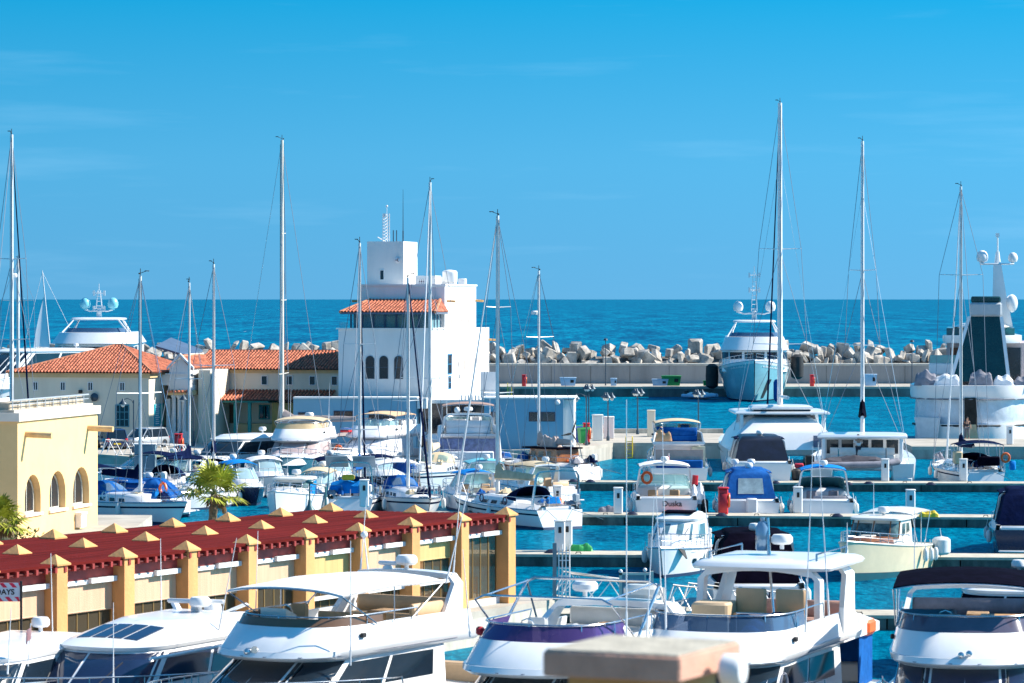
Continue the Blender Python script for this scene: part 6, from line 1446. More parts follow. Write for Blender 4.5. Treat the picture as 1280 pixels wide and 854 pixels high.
# boat behind it with black windows
t7, h7, _ = hardtop_yacht(1262, 108, hd(14), 12.5, 4.3, 'white hardtop cruiser with black covers behind the black bimini yacht, right edge', group='motor boats around the nearest pontoon', roofx=(-.3, .1), roofz=2.62, win=BLACKC, dark_roof=True)
b = MB(); b.rbox(.5, .75, -.3, 1.6, 1.9, 2.0, .03); b.build('wooden_rail', mat('honey_table', (.6, .33, .1), .4), t7)
# --- black canvas cruiser behind the hard roof
t8, h8 = cruiser(936, 130, R(90), 11, 3.7, 'white cruiser under a full black canvas cover behind the hardtop yacht', canopy_m=BLACKC, camper=BLACKC, group='motor boats around the nearest pontoon', tz=3.05, fs=1.25, fb=1.5)
text_obj('VAN', .42, 'boat_name', NAVY, t8, T(-5.54, 0, 1.05, R(-90), R(90)), .003, .004)
# ================================================================== third pontoon
t9, h9, _ = hardtop_yacht(846, 147.4, hd(14), 7.2, 2.75, 'white cabin cruiser with rounded windscreen and dark sunroof, bow to viewer at the third pontoon', group='boats at the third pontoon', roofx=(-.2, .06), roofz=2.28, fb=1.35, fs=1.0, dark_roof=True, radar=False, mull=1, side_n=1, win=mat('pale_blue_glass', (.10, .22, .28), .08, spec=.6, var=.3), z0c=1.05, wl=(.38, .1))
b = MB(); b.loft([[(2.1, .7, 1.3), (2.7, .55, 1.3), (2.7, .58, 1.3), (2.1, .73, 1.3)], [(2.3, .9, .8), (2.5, .9, .8), (2.5, .93, .8), (2.3, .93, .8)]]); b.build('anchor_plate', BLACK, t9)
fender(t9, -1.2, 1.5, 1.2, .7, .16, ORANGE)
def trawler(px, Y, psi, L, B, label, hullm, boot, roofz, cabm, wheel_m=WOOD, group='boats at the third pontoon', awn=True, sideblue=None, winm=CGLASS):
    root = Vector(((px - 640) * Y / FP, Y, 0)); t = thing('trawler_boat', label, 'motor boat', root, psi, group)
    h = Hull(L, B, 1.75, 1.15, rake=.7, tr=.86, fine=2.0, lo=.8, kx=.35); h.build(t, hullm, None, boot=boot, deck=DECK, rub=GEL2); b = MB()
    for sd_ in (-1, 1): b.loft([[h.pt(k / 20, f, sd_, .02) for f in (.1, .2, .36)] for k in range(21)], caps=False, closed=False)
    b.build('lower_band', boot, t)
    h.rails(t, .45, .99, .45, 8, r=.02)
    c = Cab([(1.2, -L * .16, L * .14, B * .36, .8, B * .35), (roofz, -L * .15, L * .06, B * .33, .7, B * .33)], p=.6); c.solid(t, 'wheelhouse', cabm)
    for k, (u0, u1) in enumerate(((US + .06, US + .155), (US + .17, .5 - .006), (.5 + .006, UE - .17), (UE - .155, UE - .06))): c.pane(t, u0, u1, 1.72, roofz - .14, 'windscreen', mat('green_grey_glass', (.12, .2, .2), .06, spec=.6, var=.6, vs=2))
    side_windows(c, t, 1.75, roofz - .16, .05, US + .02, 2, .03, m=sideblue or mat('green_grey_glass', (.12, .2, .2)))
    if sideblue:
        for s in (-1, 1): b = MB(); b.box(-L * .155, L * .02, s * B * .352 - .01, s * B * .352 + .01, 1.25, roofz - .1); b.build('blue_side_panel', sideblue, t)
    b = MB(); 
    for u in (US + .05, US + .162, .5, UE - .162, UE - .05): b.tube([c.P(u, 1.65, .02), c.P(u, roofz - .05, .02)], .035, 5)
    b.tube([c.P(US + .05 + k * .04, 1.68, .03) for k in range(int((UE - US - .1) / .04) + 1)], .03, 5); b.build('window_posts', wheel_m, t)
    r_ = Cab([(roofz, -L * .2, L * .09, B * .37, .8, B * .37), (roofz + .09, -L * .2, L * .09, B * .37, .8, B * .37)], p=.6); r_.solid(t, 'wheelhouse_roof', GEL2, crown=.07)
    f = Cab([(1.3, L * .1, L * .33, B * .30, 1.1, B * .32), (1.72, L * .1, L * .28, B * .26, 1.0, B * .29)]); f.solid(t, 'fore_cabin', WOOD if wheel_m is WOOD else cabm, crown=.05)
    b = MB(); b.rbox(L * .14, L * .22, -.3, .3, 1.77, 1.83, .02); b.build('hatch', GEL2, t)
    if awn: canopy(t, -L * .44, -L * .14, B * .36, roofz + .25, .16, GEL2, name='aft_awning', base=1.1)
    radome(t, -L * .05, .1, roofz + .12, .26); fenders(h, t, (.15, .25, .35), (-1, 1)); whip(t, -L * .1, -.5, roofz + .1, 1.5)
    return t, h
tt, hh = trawler(1098, 146.2, hd(24), 8.8, 3.2, 'cream-hulled trawler boat with wooden window posts and white aft awning', CREAM, mat('dark_teal_boot', (.01, .10, .13), .5), 2.42, GEL2)
fender(tt, -3.6, 1.75, 1.5, .85, .42)
t10, h10 = cruiser(1284, 160.5, R(84), 10, 3.7, 'dark boat wholly under navy canvas at the right edge behind the third pontoon', canopy_m=NAVY, camper=NAVY, group='boats at the third pontoon', tz=2.95, fs=1.3, hullm=mat('navy_hull', (.01, .02, .06), .25, coat=.5))
fender(t10, -5.1, -1.7, 1.2, .8, .2, BLACK)
# ================================================================== second pontoon, stern-to
tb1, hb1 = cruiser(828, 186.3, R(90), 10, 3.6, 'white sport cruiser with beige seats and orange life ring, left of the red locker', canopy_m=WHITEC, tz=2.92, fs=1.15, fb=1.45, tname='sun_top')
text_obj('Duska', .42, 'boat_name', BLACK, tb1, T(-5.03, -.3, .95, R(-90), R(90)), .003, .004)
b = MB(); b.tube([(-1.0, .9 + .26 * math.cos(k * .524), 2.15 + .3 * math.sin(k * .524)) for k in range(12)], .08, 6, closed=True); b.build('life_ring', ORANGE, tb1)
b = MB(); b.tube([(-3.2, -1.62 + .0, 1.9 + .0), (-3.2, -1.66, 2.4)], .16, 8); b.build('life_sling', RED, tb1)
b = MB(); cloth_heap(b, (-3.6, -1.75, .9), .9, 1.8, 1.1, 12); b.build('white_cover', WHITEC, tb1); fender(tb1, -4.3, -2.1, 1.2, .9, .2, BLACK)
b = MB(); b.rbox(-5.6, -5.1, -.9, .2, .4, .62, .05); b.build('orange_case', ORANGE, tb1); flag(tb1, -1.2, -.3, 2.9, mat('red_white_flag', (.5, .1, .15), .8), .3, .25, pole=.6)
tb2, hb2 = cruiser(932, 185.2, R(90), 9, 3.3, 'cruiser enclosed in dark blue canvas with a clear rear window', canopy_m=BLUEC, camper=BLUEC, curtain=mat('clear_canvas_window', (.35, .45, .48), .15, var=.3), tz=2.62, fs=1.05)
b = MB(); b.rbox(-4.95, -4.5, -.3, .3, .5, 1.3, .06); b.build('outboard_cover', WHALU, tb2); radome(tb2, -1.5, .7, 2.85, .22); radome(tb2, -1.5, -.2, 2.85, .22)
tb3, hb3 = cruiser(1026, 185.4, R(88), 9.2, 3.3, 'white cruiser with bright blue canvas top and blue-green windscreen, right of the blue canvas cruiser', canopy_m=BLUE2, tz=2.75, fs=1.05, scr=mat('aqua_glass', (.16, .4, .4), .08, spec=.6), seatm=GREYC)
tag_ = MB(); tag_.rbox(-1.2, -.7, 1.0, 1.5, 2.75, 2.98, .05); tag_.build('red_bag', RED, tb3)
# ================================================================== far pontoon
t11, h11, _ = flybridge(844, 217.5, R(90), 11.5, 3.9, 'flybridge yacht with thin taupe bimini and blue seat covers beside the tall pier pillar', group='boats beyond the far pontoon', bim=BEIGE, bimx=(-3.6, .2), bimz=4.15, archtop=4.0, arch_=False, screen=CGLASS, cush=BLUEC, flyextras=True)
b = MB(); b.box(-5.4, -5.3, -1.5, 1.5, 1.4, 2.5); b.build('saloon_back', PINKV, t11); b = MB(); b.box(-3.55, -3.15, -1.75, -.9, 1.3, 2.6); b.build('saloon_door', mat('pale_door', (.65, .65, .5), .4), t11)
b = MB(); cloth_heap(b, (-4.0, 1.0, 3.0), 1.2, .9, .85, 4); b.build('orange_cover', mat('apricot_cover', (.65, .35, .18), .8), t11)
t12, h12 = cruiser(945, 217.3, R(90), 11, 4.0, 'large cruiser with wide black tinted canopy in front of the tallest mast', canopy_m=NAVY, camper=mat('black_screen_canvas', (.012, .014, .03), .35, spec=.5, var=.4), group='boats beyond the far pontoon', tz=3.15, fs=1.6, fb=1.8)
fender(t12, -4.8, -2.2, 1.3, .8, .3, BLACK)
def catamaran(px, Y, psi, L, B, label, mz, mastpx_x=.05, roofz=3.0, dinghy=True, group='boats beyond the far pontoon', mr=.14, cover=BLACKC, hard=True, spr=((.34, 1.3), (.62, 1.1)), smooth=False, furl=None):
    root = Vector(((px - 640) * Y / FP, Y, 0)); t = thing('sailing_catamaran', label, 'catamaran', root, psi, group)
    for sd_ in (-1, 1):
        h = Hull(L, B * .25, 1.9, 1.5, rake=.4, tr=.8, fine=2.5, lo=.75)
        nt_ = 18; fs_ = [0, .2, .4, .6, .8, 1]; b = MB(); y = sd_ * (B / 2 - B * .125)
        rings = [[(p[0], p[1] + y, p[2]) for p in [h.pt(k / nt_, f, -1) for f in reversed(fs_)] + [h.pt(k / nt_, f, 1) for f in fs_]] for k in range(nt_ + 1)]
        b.loft(rings); hl = b.build('hull', GEL, t, ang=50)
        b = MB()
        for s2 in (-1, 1): b.loft([[(p[0], p[1] + y, p[2]) for p in (h.ptz(k / nt_, -.1, s2, .012), h.ptz(k / nt_, .14, s2, .012))] for k in range(nt_ + 1)], caps=False, closed=False)
        b.build('waterline_stripe', NAVY, hl)
        b = MB(); b.loft([[(x, y + s_ * .01 + sd_ * B * .118, z) for x, z in ((-L * .2, 1.1), (L * .15, 1.1), (L * .17, 1.3), (-L * .2, 1.3))] for s_ in (-1, 1)]); b.build('hull_window', GLASS, hl)
        b = MB()
        for q in range(3): b.rbox(-L / 2 - .1 + q * .35, -L / 2 + .3 + q * .35, y - B * .08, y + B * .08, .3 + q * .35, .6 + q * .35, .04)
        b.build('stern_steps', GEL, hl)
    b = MB(); b.rbox(-L * .42, L * .22, -B * .4, B * .4, 1.0, 1.6, .1); b.build('bridge_deck', GEL, t)
    b = MB(); b.face([(L * .22, -B * .3, 1.5), (L * .46, -B * .3, 1.5), (L * .46, B * .3, 1.5), (L * .22, B * .3, 1.5)]); b.build('trampoline', GREYC, t)
    c = Cab([(1.6, -L * .16, L * .2, B * .39, L * .14, B * .39), (roofz, -L * .16, L * .08, B * .33, L * .11, B * .36)]); c.solid(t, 'saloon', GEL, crown=.1)
    c.pane(t, .08, .92, lerp(1.6, roofz, .35), roofz - .25, 'saloon_window', GLASS, n=24)
    hardtop(t, -L * .42, L * .02, B * .42, roofz + .02, .16, nose=.8)
    for s in (-1, 1): b = MB(); b.rbox(-L * .42, -L * .39, s * B * .36 - .12, s * B * .36 + .12, 1.6, roofz, .05); b.build('roof_post', GEL, t)
    b = MB()
    for q in range(-2, 3): b.box(-L * .158 - .05, -L * .158 - .03, q * B * .14 - B * .055, q * B * .14 + B * .055, 1.95, roofz - .2)
    b.build('saloon_door', GLASS, t)
    sofa(t, -L * .40, -L * .36, -B * .3, B * .3, 1.6)
    mx = L * mastpx_x; sp = [(mz * q, w_) for q, w_ in spr]; mast(t, mx, roofz, mz, mr, sp, WHALU); boom(t, mx, roofz + 1.2, L * .38, WHALU, cover, .12, cr=.28); rigging(t, mx, 0, mz, L, B * .44, sp, bow=L * .44, stern=False, fz=1.6, furl=furl, furl_r=.08)
    for sd_ in (-1, 1): b = MB(); b.tube([(mx, 0, mz * .85), (-L * .3, sd_ * B * .43, 1.6)], .012, 4); b.build('backstay', STEEL, t)
    if dinghy:
        for s in (-1, 1): b = MB(); b.tube([(-L * .42, s * B * .22, 1.6), (-L * .47, s * B * .22, 2.5), (-L * .56, s * B * .22, 2.5)], .05, 6); b.build('davit', STEEL, t)
    return t
cat1 = catamaran(1078, 220.5, R(84), 12.5, 6.9, 'white sailing catamaran stern to the viewer with a dark dinghy across its stern', 22.4, spr=((.4, 1.15), (.62, .9)), roofz=3.05)
def rib(loc, rz, L, label, m, parent=None, over=None):
    t = thing('dinghy', label, 'dinghy', loc, rz); b = MB()
    for s in (-1, 1): b.tube([(-L / 2, s * .62, .35), (-L * .2, s * .66, .35), (L * .2, s * .62, .38), (L * .4, s * .4, .48), (L * .5, 0, .55)], .22, 10)
    b.build('tube', m, t); b = MB(); b.loft([[(-L * .45, -.5, .25), (-L * .45, 0, .05), (-L * .45, .5, .25)], [(L * .2, -.5, .25), (L * .2, 0, .05), (L * .2, .5, .25)], [(L * .42, -.15, .4), (L * .42, 0, .3), (L * .42, .15, .4)]], caps=False, closed=False); b.build('floor', GREYG, t)
    b = MB(); b.rbox(-L * .56, -L * .46, -.14, .14, .2, .95, .05); b.build('outboard', BLACK, t)
    if over: b = MB(); cloth_heap(b, (0, 0, .4), 1.35, L * .95, .55, 3); b.build('cover', over, t)
    return t
g = pt(1068, 590, 213.0); rib((g.x, 213.0, 1.15), R(4), 5.6, 'dark grey inflatable dinghy slung across the catamaran stern', GREYC, over=mat('charcoal_cover', (.06, .055, .07), .8, var=.2))
person((pt(1073, 0, 215.6).x, 215.6, 1.6), R(100), WHITEC, mat('dark_trousers', (.03, .03, .05), .8), 'person in a white shirt standing in the catamaran cockpit', arms='fwd')
# yacht with the tallest mast: domed white catamaran
cat2 = catamaran(968, 243, R(90), 18, 8.0, 'big domed white catamaran carrying the tallest mast', 25.9, roofz=3.9, dinghy=False, mr=.20, cover=None, spr=((.34, 1.9), (.60, 1.5)), mastpx_x=-.28, furl=NAVY)
dm = Cab([(1.5, -9.2, 2.5, 4.0, 3, 3.6), (2.6, -8.6, 2.2, 3.5, 3, 3.2), (3.4, -7.6, 1.8, 2.7, 2.6, 2.4), (3.75, -6.8, 1.5, 1.9, 2.2, 1.8)]); dm.solid(cat2, 'domed_roof', GEL, crown=.1)
hardtop(cat2, -7.2, -3.2, 2.2, 4.25, .2, nose=1.0, name='bridge_top'); b = MB(); b.box(-7.0, -3.4, -2.0, 2.0, 3.8, 4.25); b.build('bridge_glass', GLASS, cat2)
for s in (-1, 1): b = MB(); b.box(-9.25, -8.85, s * 2.6 - .6, s * 2.6 + .6, 1.7, 2.5); b.build('stern_window', TGLASS, cat2)
# sailing boat stern-to with dark blue bimini
ts1, hs1 = sailboat(1201, 221, R(93), 12.5, 4.1, 19.4, 'sailing boat with dark blue bimini and orange lifebuoy in front of the wrapped yacht', bim=NAVY, hood=NAVY, mr=.12, group='boats beyond the far pontoon', spr=((.70, 1.45),), arch_=False)
b = MB(); b.rbox(-6.6, -6.2, -1.1, .3, 1.4, 2.0, .08); b.build('dark_cushion', BLACKC, ts1); b = MB(); b.tube([(-6.1, -1.55 + .25 * math.cos(k * .524), 1.9 + .27 * math.sin(k * .524)) for k in range(12)], .08, 6, closed=True); b.build('lifebuoy', ORANGE, ts1)
b = MB(); b.rbox(-6.1, -5.2, 1.2, 1.7, 1.5, 2.3, .08); b.build('tan_canvas', BEIGE, ts1); b = MB(); b.rbox(-6.2, -5.9, -2.2, -1.8, 1.1, 1.7, .08); b.build('blue_bag', BLUE2, ts1)
# ================================================================== inner basin
IB = 'sailing boats in the inner basin'; MG = 'motor boats in the inner basin'
sailboat(622, 181.2, R(119), 11.6, 3.8, 16.5, 'white sailing boat with stern arch and cream sail cover nearest the right pergola end', cover=BEIGE, hood=NAVY, mr=.12, mm=ALU, spr=((.42, .9), (.7, .75)), arch_=True, hullwin=True, radar=None)
tk, hk = sailboat(673.5, 224, R(130), 9.6, 3.2, 13.9, 'small ketch with varnished wooden deckhouse, wind generator and tan sail cover', cover=TAUPE, hood=None, stripe=WOOD, mr=.10, mf=.0, spr=((.68, 1.2),), furl=None, radar=.79)
c = Cab([(1.3, -3.0, .2, 1.0, .5, 1.0), (2.1, -2.9, .0, .9, .4, .95)], p=.5); c.solid(tk, 'wooden_deckhouse', WOOD); side_windows(c, tk, 1.55, 1.95, .04, US + .02, 3, .03, m=CGLASS); windscreen(c, tk, 1.55, 1.95, 2, .03)
b = MB(); b.rbox(-3.2, .5, -1.15, 1.15, 2.1, 2.2, .04); b.build('deckhouse_roof', BLACKC, tk)
b = MB(); b.tube([(4.2, 0, 1.4), (6.2, 0, 1.9)], .07, 7); b.build('bowsprit', TEAK, tk)
b = MB(); b.tube([(-4.3, .9, 1), (-4.3, .9, 3.2)], .035, 6); wg = b.build('wind_generator', WHALU, tk)
for k in range(3): b = MB(T(-4.42, .9, 3.2) @ Matrix.Rotation(k * 2.094 + .4, 4, 'X')); b.loft([[(0, -.06, .05), (.02, .06, .05)], [(0, -.08, .3), (.02, .08, .3)], [(0, -.02, .95), (.02, .02, .95)]], caps=False, closed=False); b.build('blade', BLACK, wg)
b = MB(); cloth_heap(b, (-1.2, 0, 2.2), .7, 1.8, .8, 6); b.build('tan_sail_heap', TAUPE, tk); fenders(hk, tk, (.02, .08, .14, .2), (-1,), L=.75, r=.17)
b = MB(); b.rbox(-1.6, -.8, -.3, .3, 2.2, 2.35, .05); b.build('blue_roll', BLUE2, tk)
sailboat(537.5, 213, hd(6), 12.6, 3.9, 19.4, 'white sailing boat with tan canvas hood and the tall mast crossing the tower side', cover=BEIGE, hood=BEIGE, mr=.12, spr=((.36, 1.9), (.66, 1.2)), furl=WHITEC)
sailboat(510, 187, hd(-14), 10.5, 3.4, 13.2, 'sailing boat with beige-edged bimini and blue sail cover, its bow above the pergola roof', cover=BLUEC, hood=BLUEC, bim=WHITEC, mr=.10, mf=-.05, spr=((.48, .9),), furl=NAVY, furl_z=1.0)
tq, hq = sailboat(449.5, 191.5, R(88), 10.8, 3.5, 15.2, 'cluttered cruising sailing boat with grey solar panels and dark blue furled sail', cover=BLUEC, hood=BLUEC, mr=.10, mf=.12, spr=((.30, 1.1), (.62, .9)), furl=NAVY, arch_=True, wheel=True)
for s in (-1, 1): b = MB(T(-5.0, s * .75, 3.05, 0, 0, R(35))); b.box(-.55, .55, -.62, .62, -.02, .02); sp_ = b.build('solar_panel', mat('pale_solar_back', (.30, .38, .42), .35), tq)
b = MB(); cloth_heap(b, (-4.4, .2, 1.3), 2.2, 1.4, .8, 22); b.build('blue_canvas_heap', BLUE2, tq); b = MB(); b.rbox(-4.9, -4.4, -.2, .5, 2.0, 2.3, .08); b.build('yellow_bag', YEL, tq)
sailboat(352.5, 230.2, R(176), 14.5, 4.3, 22.9, 'long sailing yacht with taupe heaped sail and taupe bimini alongside the far quay', cover=TAUPE, hood=TAUPE, bim=TAUPE, mr=.15, mf=.0, spr=((.30, 2.4), (.52, 1.3), (.72, 1.0)), furl=None, mm=mat('cream_mast', (.7, .66, .58), .4, var=.1), boomz=3.6, radar=None, stays=(3.4, -3.2))
sailboat(267, 212, R(95), 10.5, 3.5, 14.2, 'sailing boat with thick dark blue furled jib above the fan palm', cover=NAVY, hood=NAVY, mr=.11, spr=((.55, 1.3),), furl=NAVY)
sailboat(236.5, 204, R(70), 9.8, 3.2, 13.0, 'sailing boat with navy bimini just left of the fan palm crown', cover=NAVY, hood=NAVY, bim=NAVY, mr=.09, spr=((.55, .9),), furl=None)
tl, hl_ = sailboat(175.5, 181, R(-48), 10, 3.3, 13.3, 'white-decked sailing boat with blue cockpit cover between the yellow building and the fan palm', cover=NAVY, hood=BLUEC, bim=NAVY, mr=.10, spr=((.52, 1.5),), furl=None, wheel=False)
b = MB(); b.tube([(.8 + .28 * math.cos(k * .524), 1.5, 1.75 + .28 * math.sin(k * .524)) for k in range(12)], .08, 6, closed=True); b.build('lifebuoy', ORANGE, tl)
sailboat(14.5, 200, R(85), 13.5, 4.2, 21.8, 'tall-masted sailing yacht with radar at the far left behind the yellow building', cover=NAVY, hood=NAVY, mr=.14, spr=((.44, 1.1), (.66, .9)), furl=NAVY, radar=.61, group='sailing boats in the inner basin')
hardtop_yacht(288, 221.5, hd(38), 11, 3.7, 'white hardtop cruiser with dark side windows left of the taupe-roofed yachts', group=MG, hull_m=mat('deep_teal_shaded_hull', (.05, .16, .22), .25, coat=.4), roofx=(-.34, .10), roofz=2.72, fb=1.6, fs=1.2)  # dark teal stands in for the shade on the hull's near side
tm3, _, _ = flybridge(372, 219.5, hd(7), 12, 4.2, 'flybridge yacht with covered rose-grey windscreen and beige canopy, bow to the viewer', group=MG, hullm=mat('deep_teal_shaded_hull', (.05, .16, .22)), bim=BEIGE, bimx=(-3.2, -.4), bimz=4.1, archtop=4.0, win=mat('rose_windscreen_cover', (.42, .33, .33), .7, var=.15), screen=mat('tan_screen', (.55, .4, .22), .6), cush=BEIGE, domes=0)  # hull coloured dark teal as painted shade
b = MB(); b.tube([(-2.9, 2.2 + .25 * math.cos(k * .524), 2.0 + .3 * math.sin(k * .524)) for k in range(12)], .09, 6, closed=True); b.build('lifebuoy', ORANGE, tm3)
tm5, _, _ = flybridge(464, 225, hd(26), 11.6, 4.0, 'flybridge yacht with peach arched canopy against the blue-shaded wall', group=MG, bim=mat('peach_canvas', (.68, .46, .27), .8, var=.1), bimx=(-3.6, -.6), bimz=4.25, archtop=3.9, arch_=False, screen=CGLASS, cush=WHITEC, win=mat('white_screen_cover', (.6, .62, .68), .7), domes=1)
b = MB(); b.loft([[(1.4 - q * .14, -1.45 + q * .15, 3.05 + .08 * math.sin(q)) for q in range(7)], [(1.4 - q * .14, -1.47 + q * .15, 3.35 + .08 * math.sin(q)) for q in range(7)]], caps=False, closed=False)
b.build('draped_flag', mat('white_flag', (.75, .75, .78), .8), tm5)
b = MB(); b.rbox(1.0, 1.5, -1.6, -.9, 3.1, 3.25, .04); b.build('flag_fold', RED, tm5); b = MB(); b.rbox(1.0, 1.5, -1.61, -.89, 3.26, 3.38, .04); b.build('flag_fold', BLUEP, tm5)
tm9, _, _ = flybridge(585, 230.5, R(91), 14, 4.5, 'tall flybridge yacht with clear plastic curtains and brown canopy in front of the tower entrance', group=MG, bim=mat('brown_canvas', (.34, .22, .18), .8, var=.15), bimx=(-4.2, -.9), bimz=4.85, archtop=4.3, arch_=True, screen=CGLASS, cush=WHITEC)
cu = Cab([(1.3, -6.3, -3.3, 2.0, .3, 2.0), (2.7, -5.9, -3.3, 1.95, .3, 1.95)]); cu.wall(tm9, 1.35, 2.7, .03, 0, 1, 'clear_curtain', VINYL); b = MB(); b.box(-6.32, -6.28, -1.9, 1.9, 1.3, 2.7); b.build('clear_curtain', mat('blue_vinyl', (.16, .2, .38), .12, spec=.6, var=.4, vs=3), tm9)
for s in (-1, 1): b = MB(); b.loft([[(-6.4, s * 1.95, 1.2), (-6.4, s * 2.2, 1.0), (-5.6, s * 2.3, 1.0)], [(-5.4, s * 1.8, 3.6), (-5.4, s * 2.0, 3.5), (-4.6, s * 2.05, 3.5)]]); b.build('stern_wing', GEL, tm9)
hardtop_yacht(556, 226, hd(-4), 9.5, 3.4, 'low white boat with tan canvas windscreen cover left of the curtained flybridge yacht', group=MG, roofx=(-.3, .08), roofz=2.5, fb=1.5, fs=1.1, win=mat('tan_screen_cover', (.62, .42, .25), .8, var=.15), mull=1)
tp, hp_ = trawler(366, 183.5, hd(10), 8.2, 2.9, 'white pilot boat with blue cabin side and mooring rails behind the bell lamp', GEL, ANTIFG, 2.15, GEL, wheel_m=GEL, group=MG, awn=False, sideblue=BLUE2)
cruiser(303, 198, hd(-20), 7.5, 2.6, 'small boat with mid-blue canvas top right of the fan palm crown', canopy_m=BLUE2, tz=2.3, fs=.9, fb=1.1, group=MG, hullm=mat('navy_hull', (.01, .02, .06), .25, coat=.5))
cruiser(205, 206.5, hd(60), 8, 2.8, 'open motor boat with navy top and pale deck below the parked cars', canopy_m=NAVY, tz=2.2, fs=1.0, group=MG)
cruiser(138, 186, R(160), 8.5, 3.0, 'boat under bright blue canvas touching the right side of the yellow building', canopy_m=BLUEC, camper=BLUEC, tz=1.95, fs=.9, group=MG)
cruiser(418, 205, hd(-10), 8, 2.9, 'small navy-hulled boat wedged between the beige canopy yacht and the solar panel boat', canopy_m=NAVY, tz=2.2, fs=1.0, group=MG, hullm=mat('navy_hull', (.01, .02, .06), .25, coat=.5))
cruiser(600, 204, R(100), 8.5, 3.0, 'small cruiser with pale aqua canvas below the curtained flybridge yacht', canopy_m=mat('aqua_canvas', (.12, .45, .55), .8), tz=2.2, fs=1.0, group=MG)
AQ = mat('aqua_canvas', (.12, .45, .55), .8); NH = mat('navy_hull', (.01, .02, .06), .25, coat=.5)
cruiser(252, 193, hd(15), 7.5, 2.6, 'white day boat with grey canvas hidden mostly by the fan palm', canopy_m=GREYC, tz=2.1, fs=.9, fb=1.1, group=MG)
cruiser(333, 206, hd(-12), 8, 2.8, 'white open boat with cream top between the blue canvas boat and pilot boat', canopy_m=WHITEC, tz=2.15, fs=.95, group=MG)
cruiser(395, 193, hd(8), 7.2, 2.5, 'dark-hulled launch with tan top right of the pilot boat', canopy_m=BEIGE, tz=2.1, fs=.85, fb=1.1, group=MG, hullm=NH)
cruiser(478, 207, hd(-20), 8.4, 2.9, 'navy-topped motor boat behind the blue-covered sailing boat', canopy_m=NAVY, tz=2.2, fs=1.0, group=MG, hullm=NH)
cruiser(583, 192, R(110), 7.5, 2.6, 'small boat with bright blue top left of the stern-arch sailing boat', canopy_m=BLUE2, tz=2.15, fs=.9, fb=1.1, group=MG)
cruiser(655, 198, R(125), 7.8, 2.7, 'small boat with cream canvas between the ketch and the stern-arch sailing boat', canopy_m=BEIGE, tz=2.3, fs=.95, group=MG)
cruiser(170, 209, hd(70), 8.5, 2.8, 'white motor boat with grey-green canvas lying across below the parked cars', canopy_m=mat('olive_canvas', (.22, .25, .14), .85), tz=2.2, fs=1.0, group=MG)
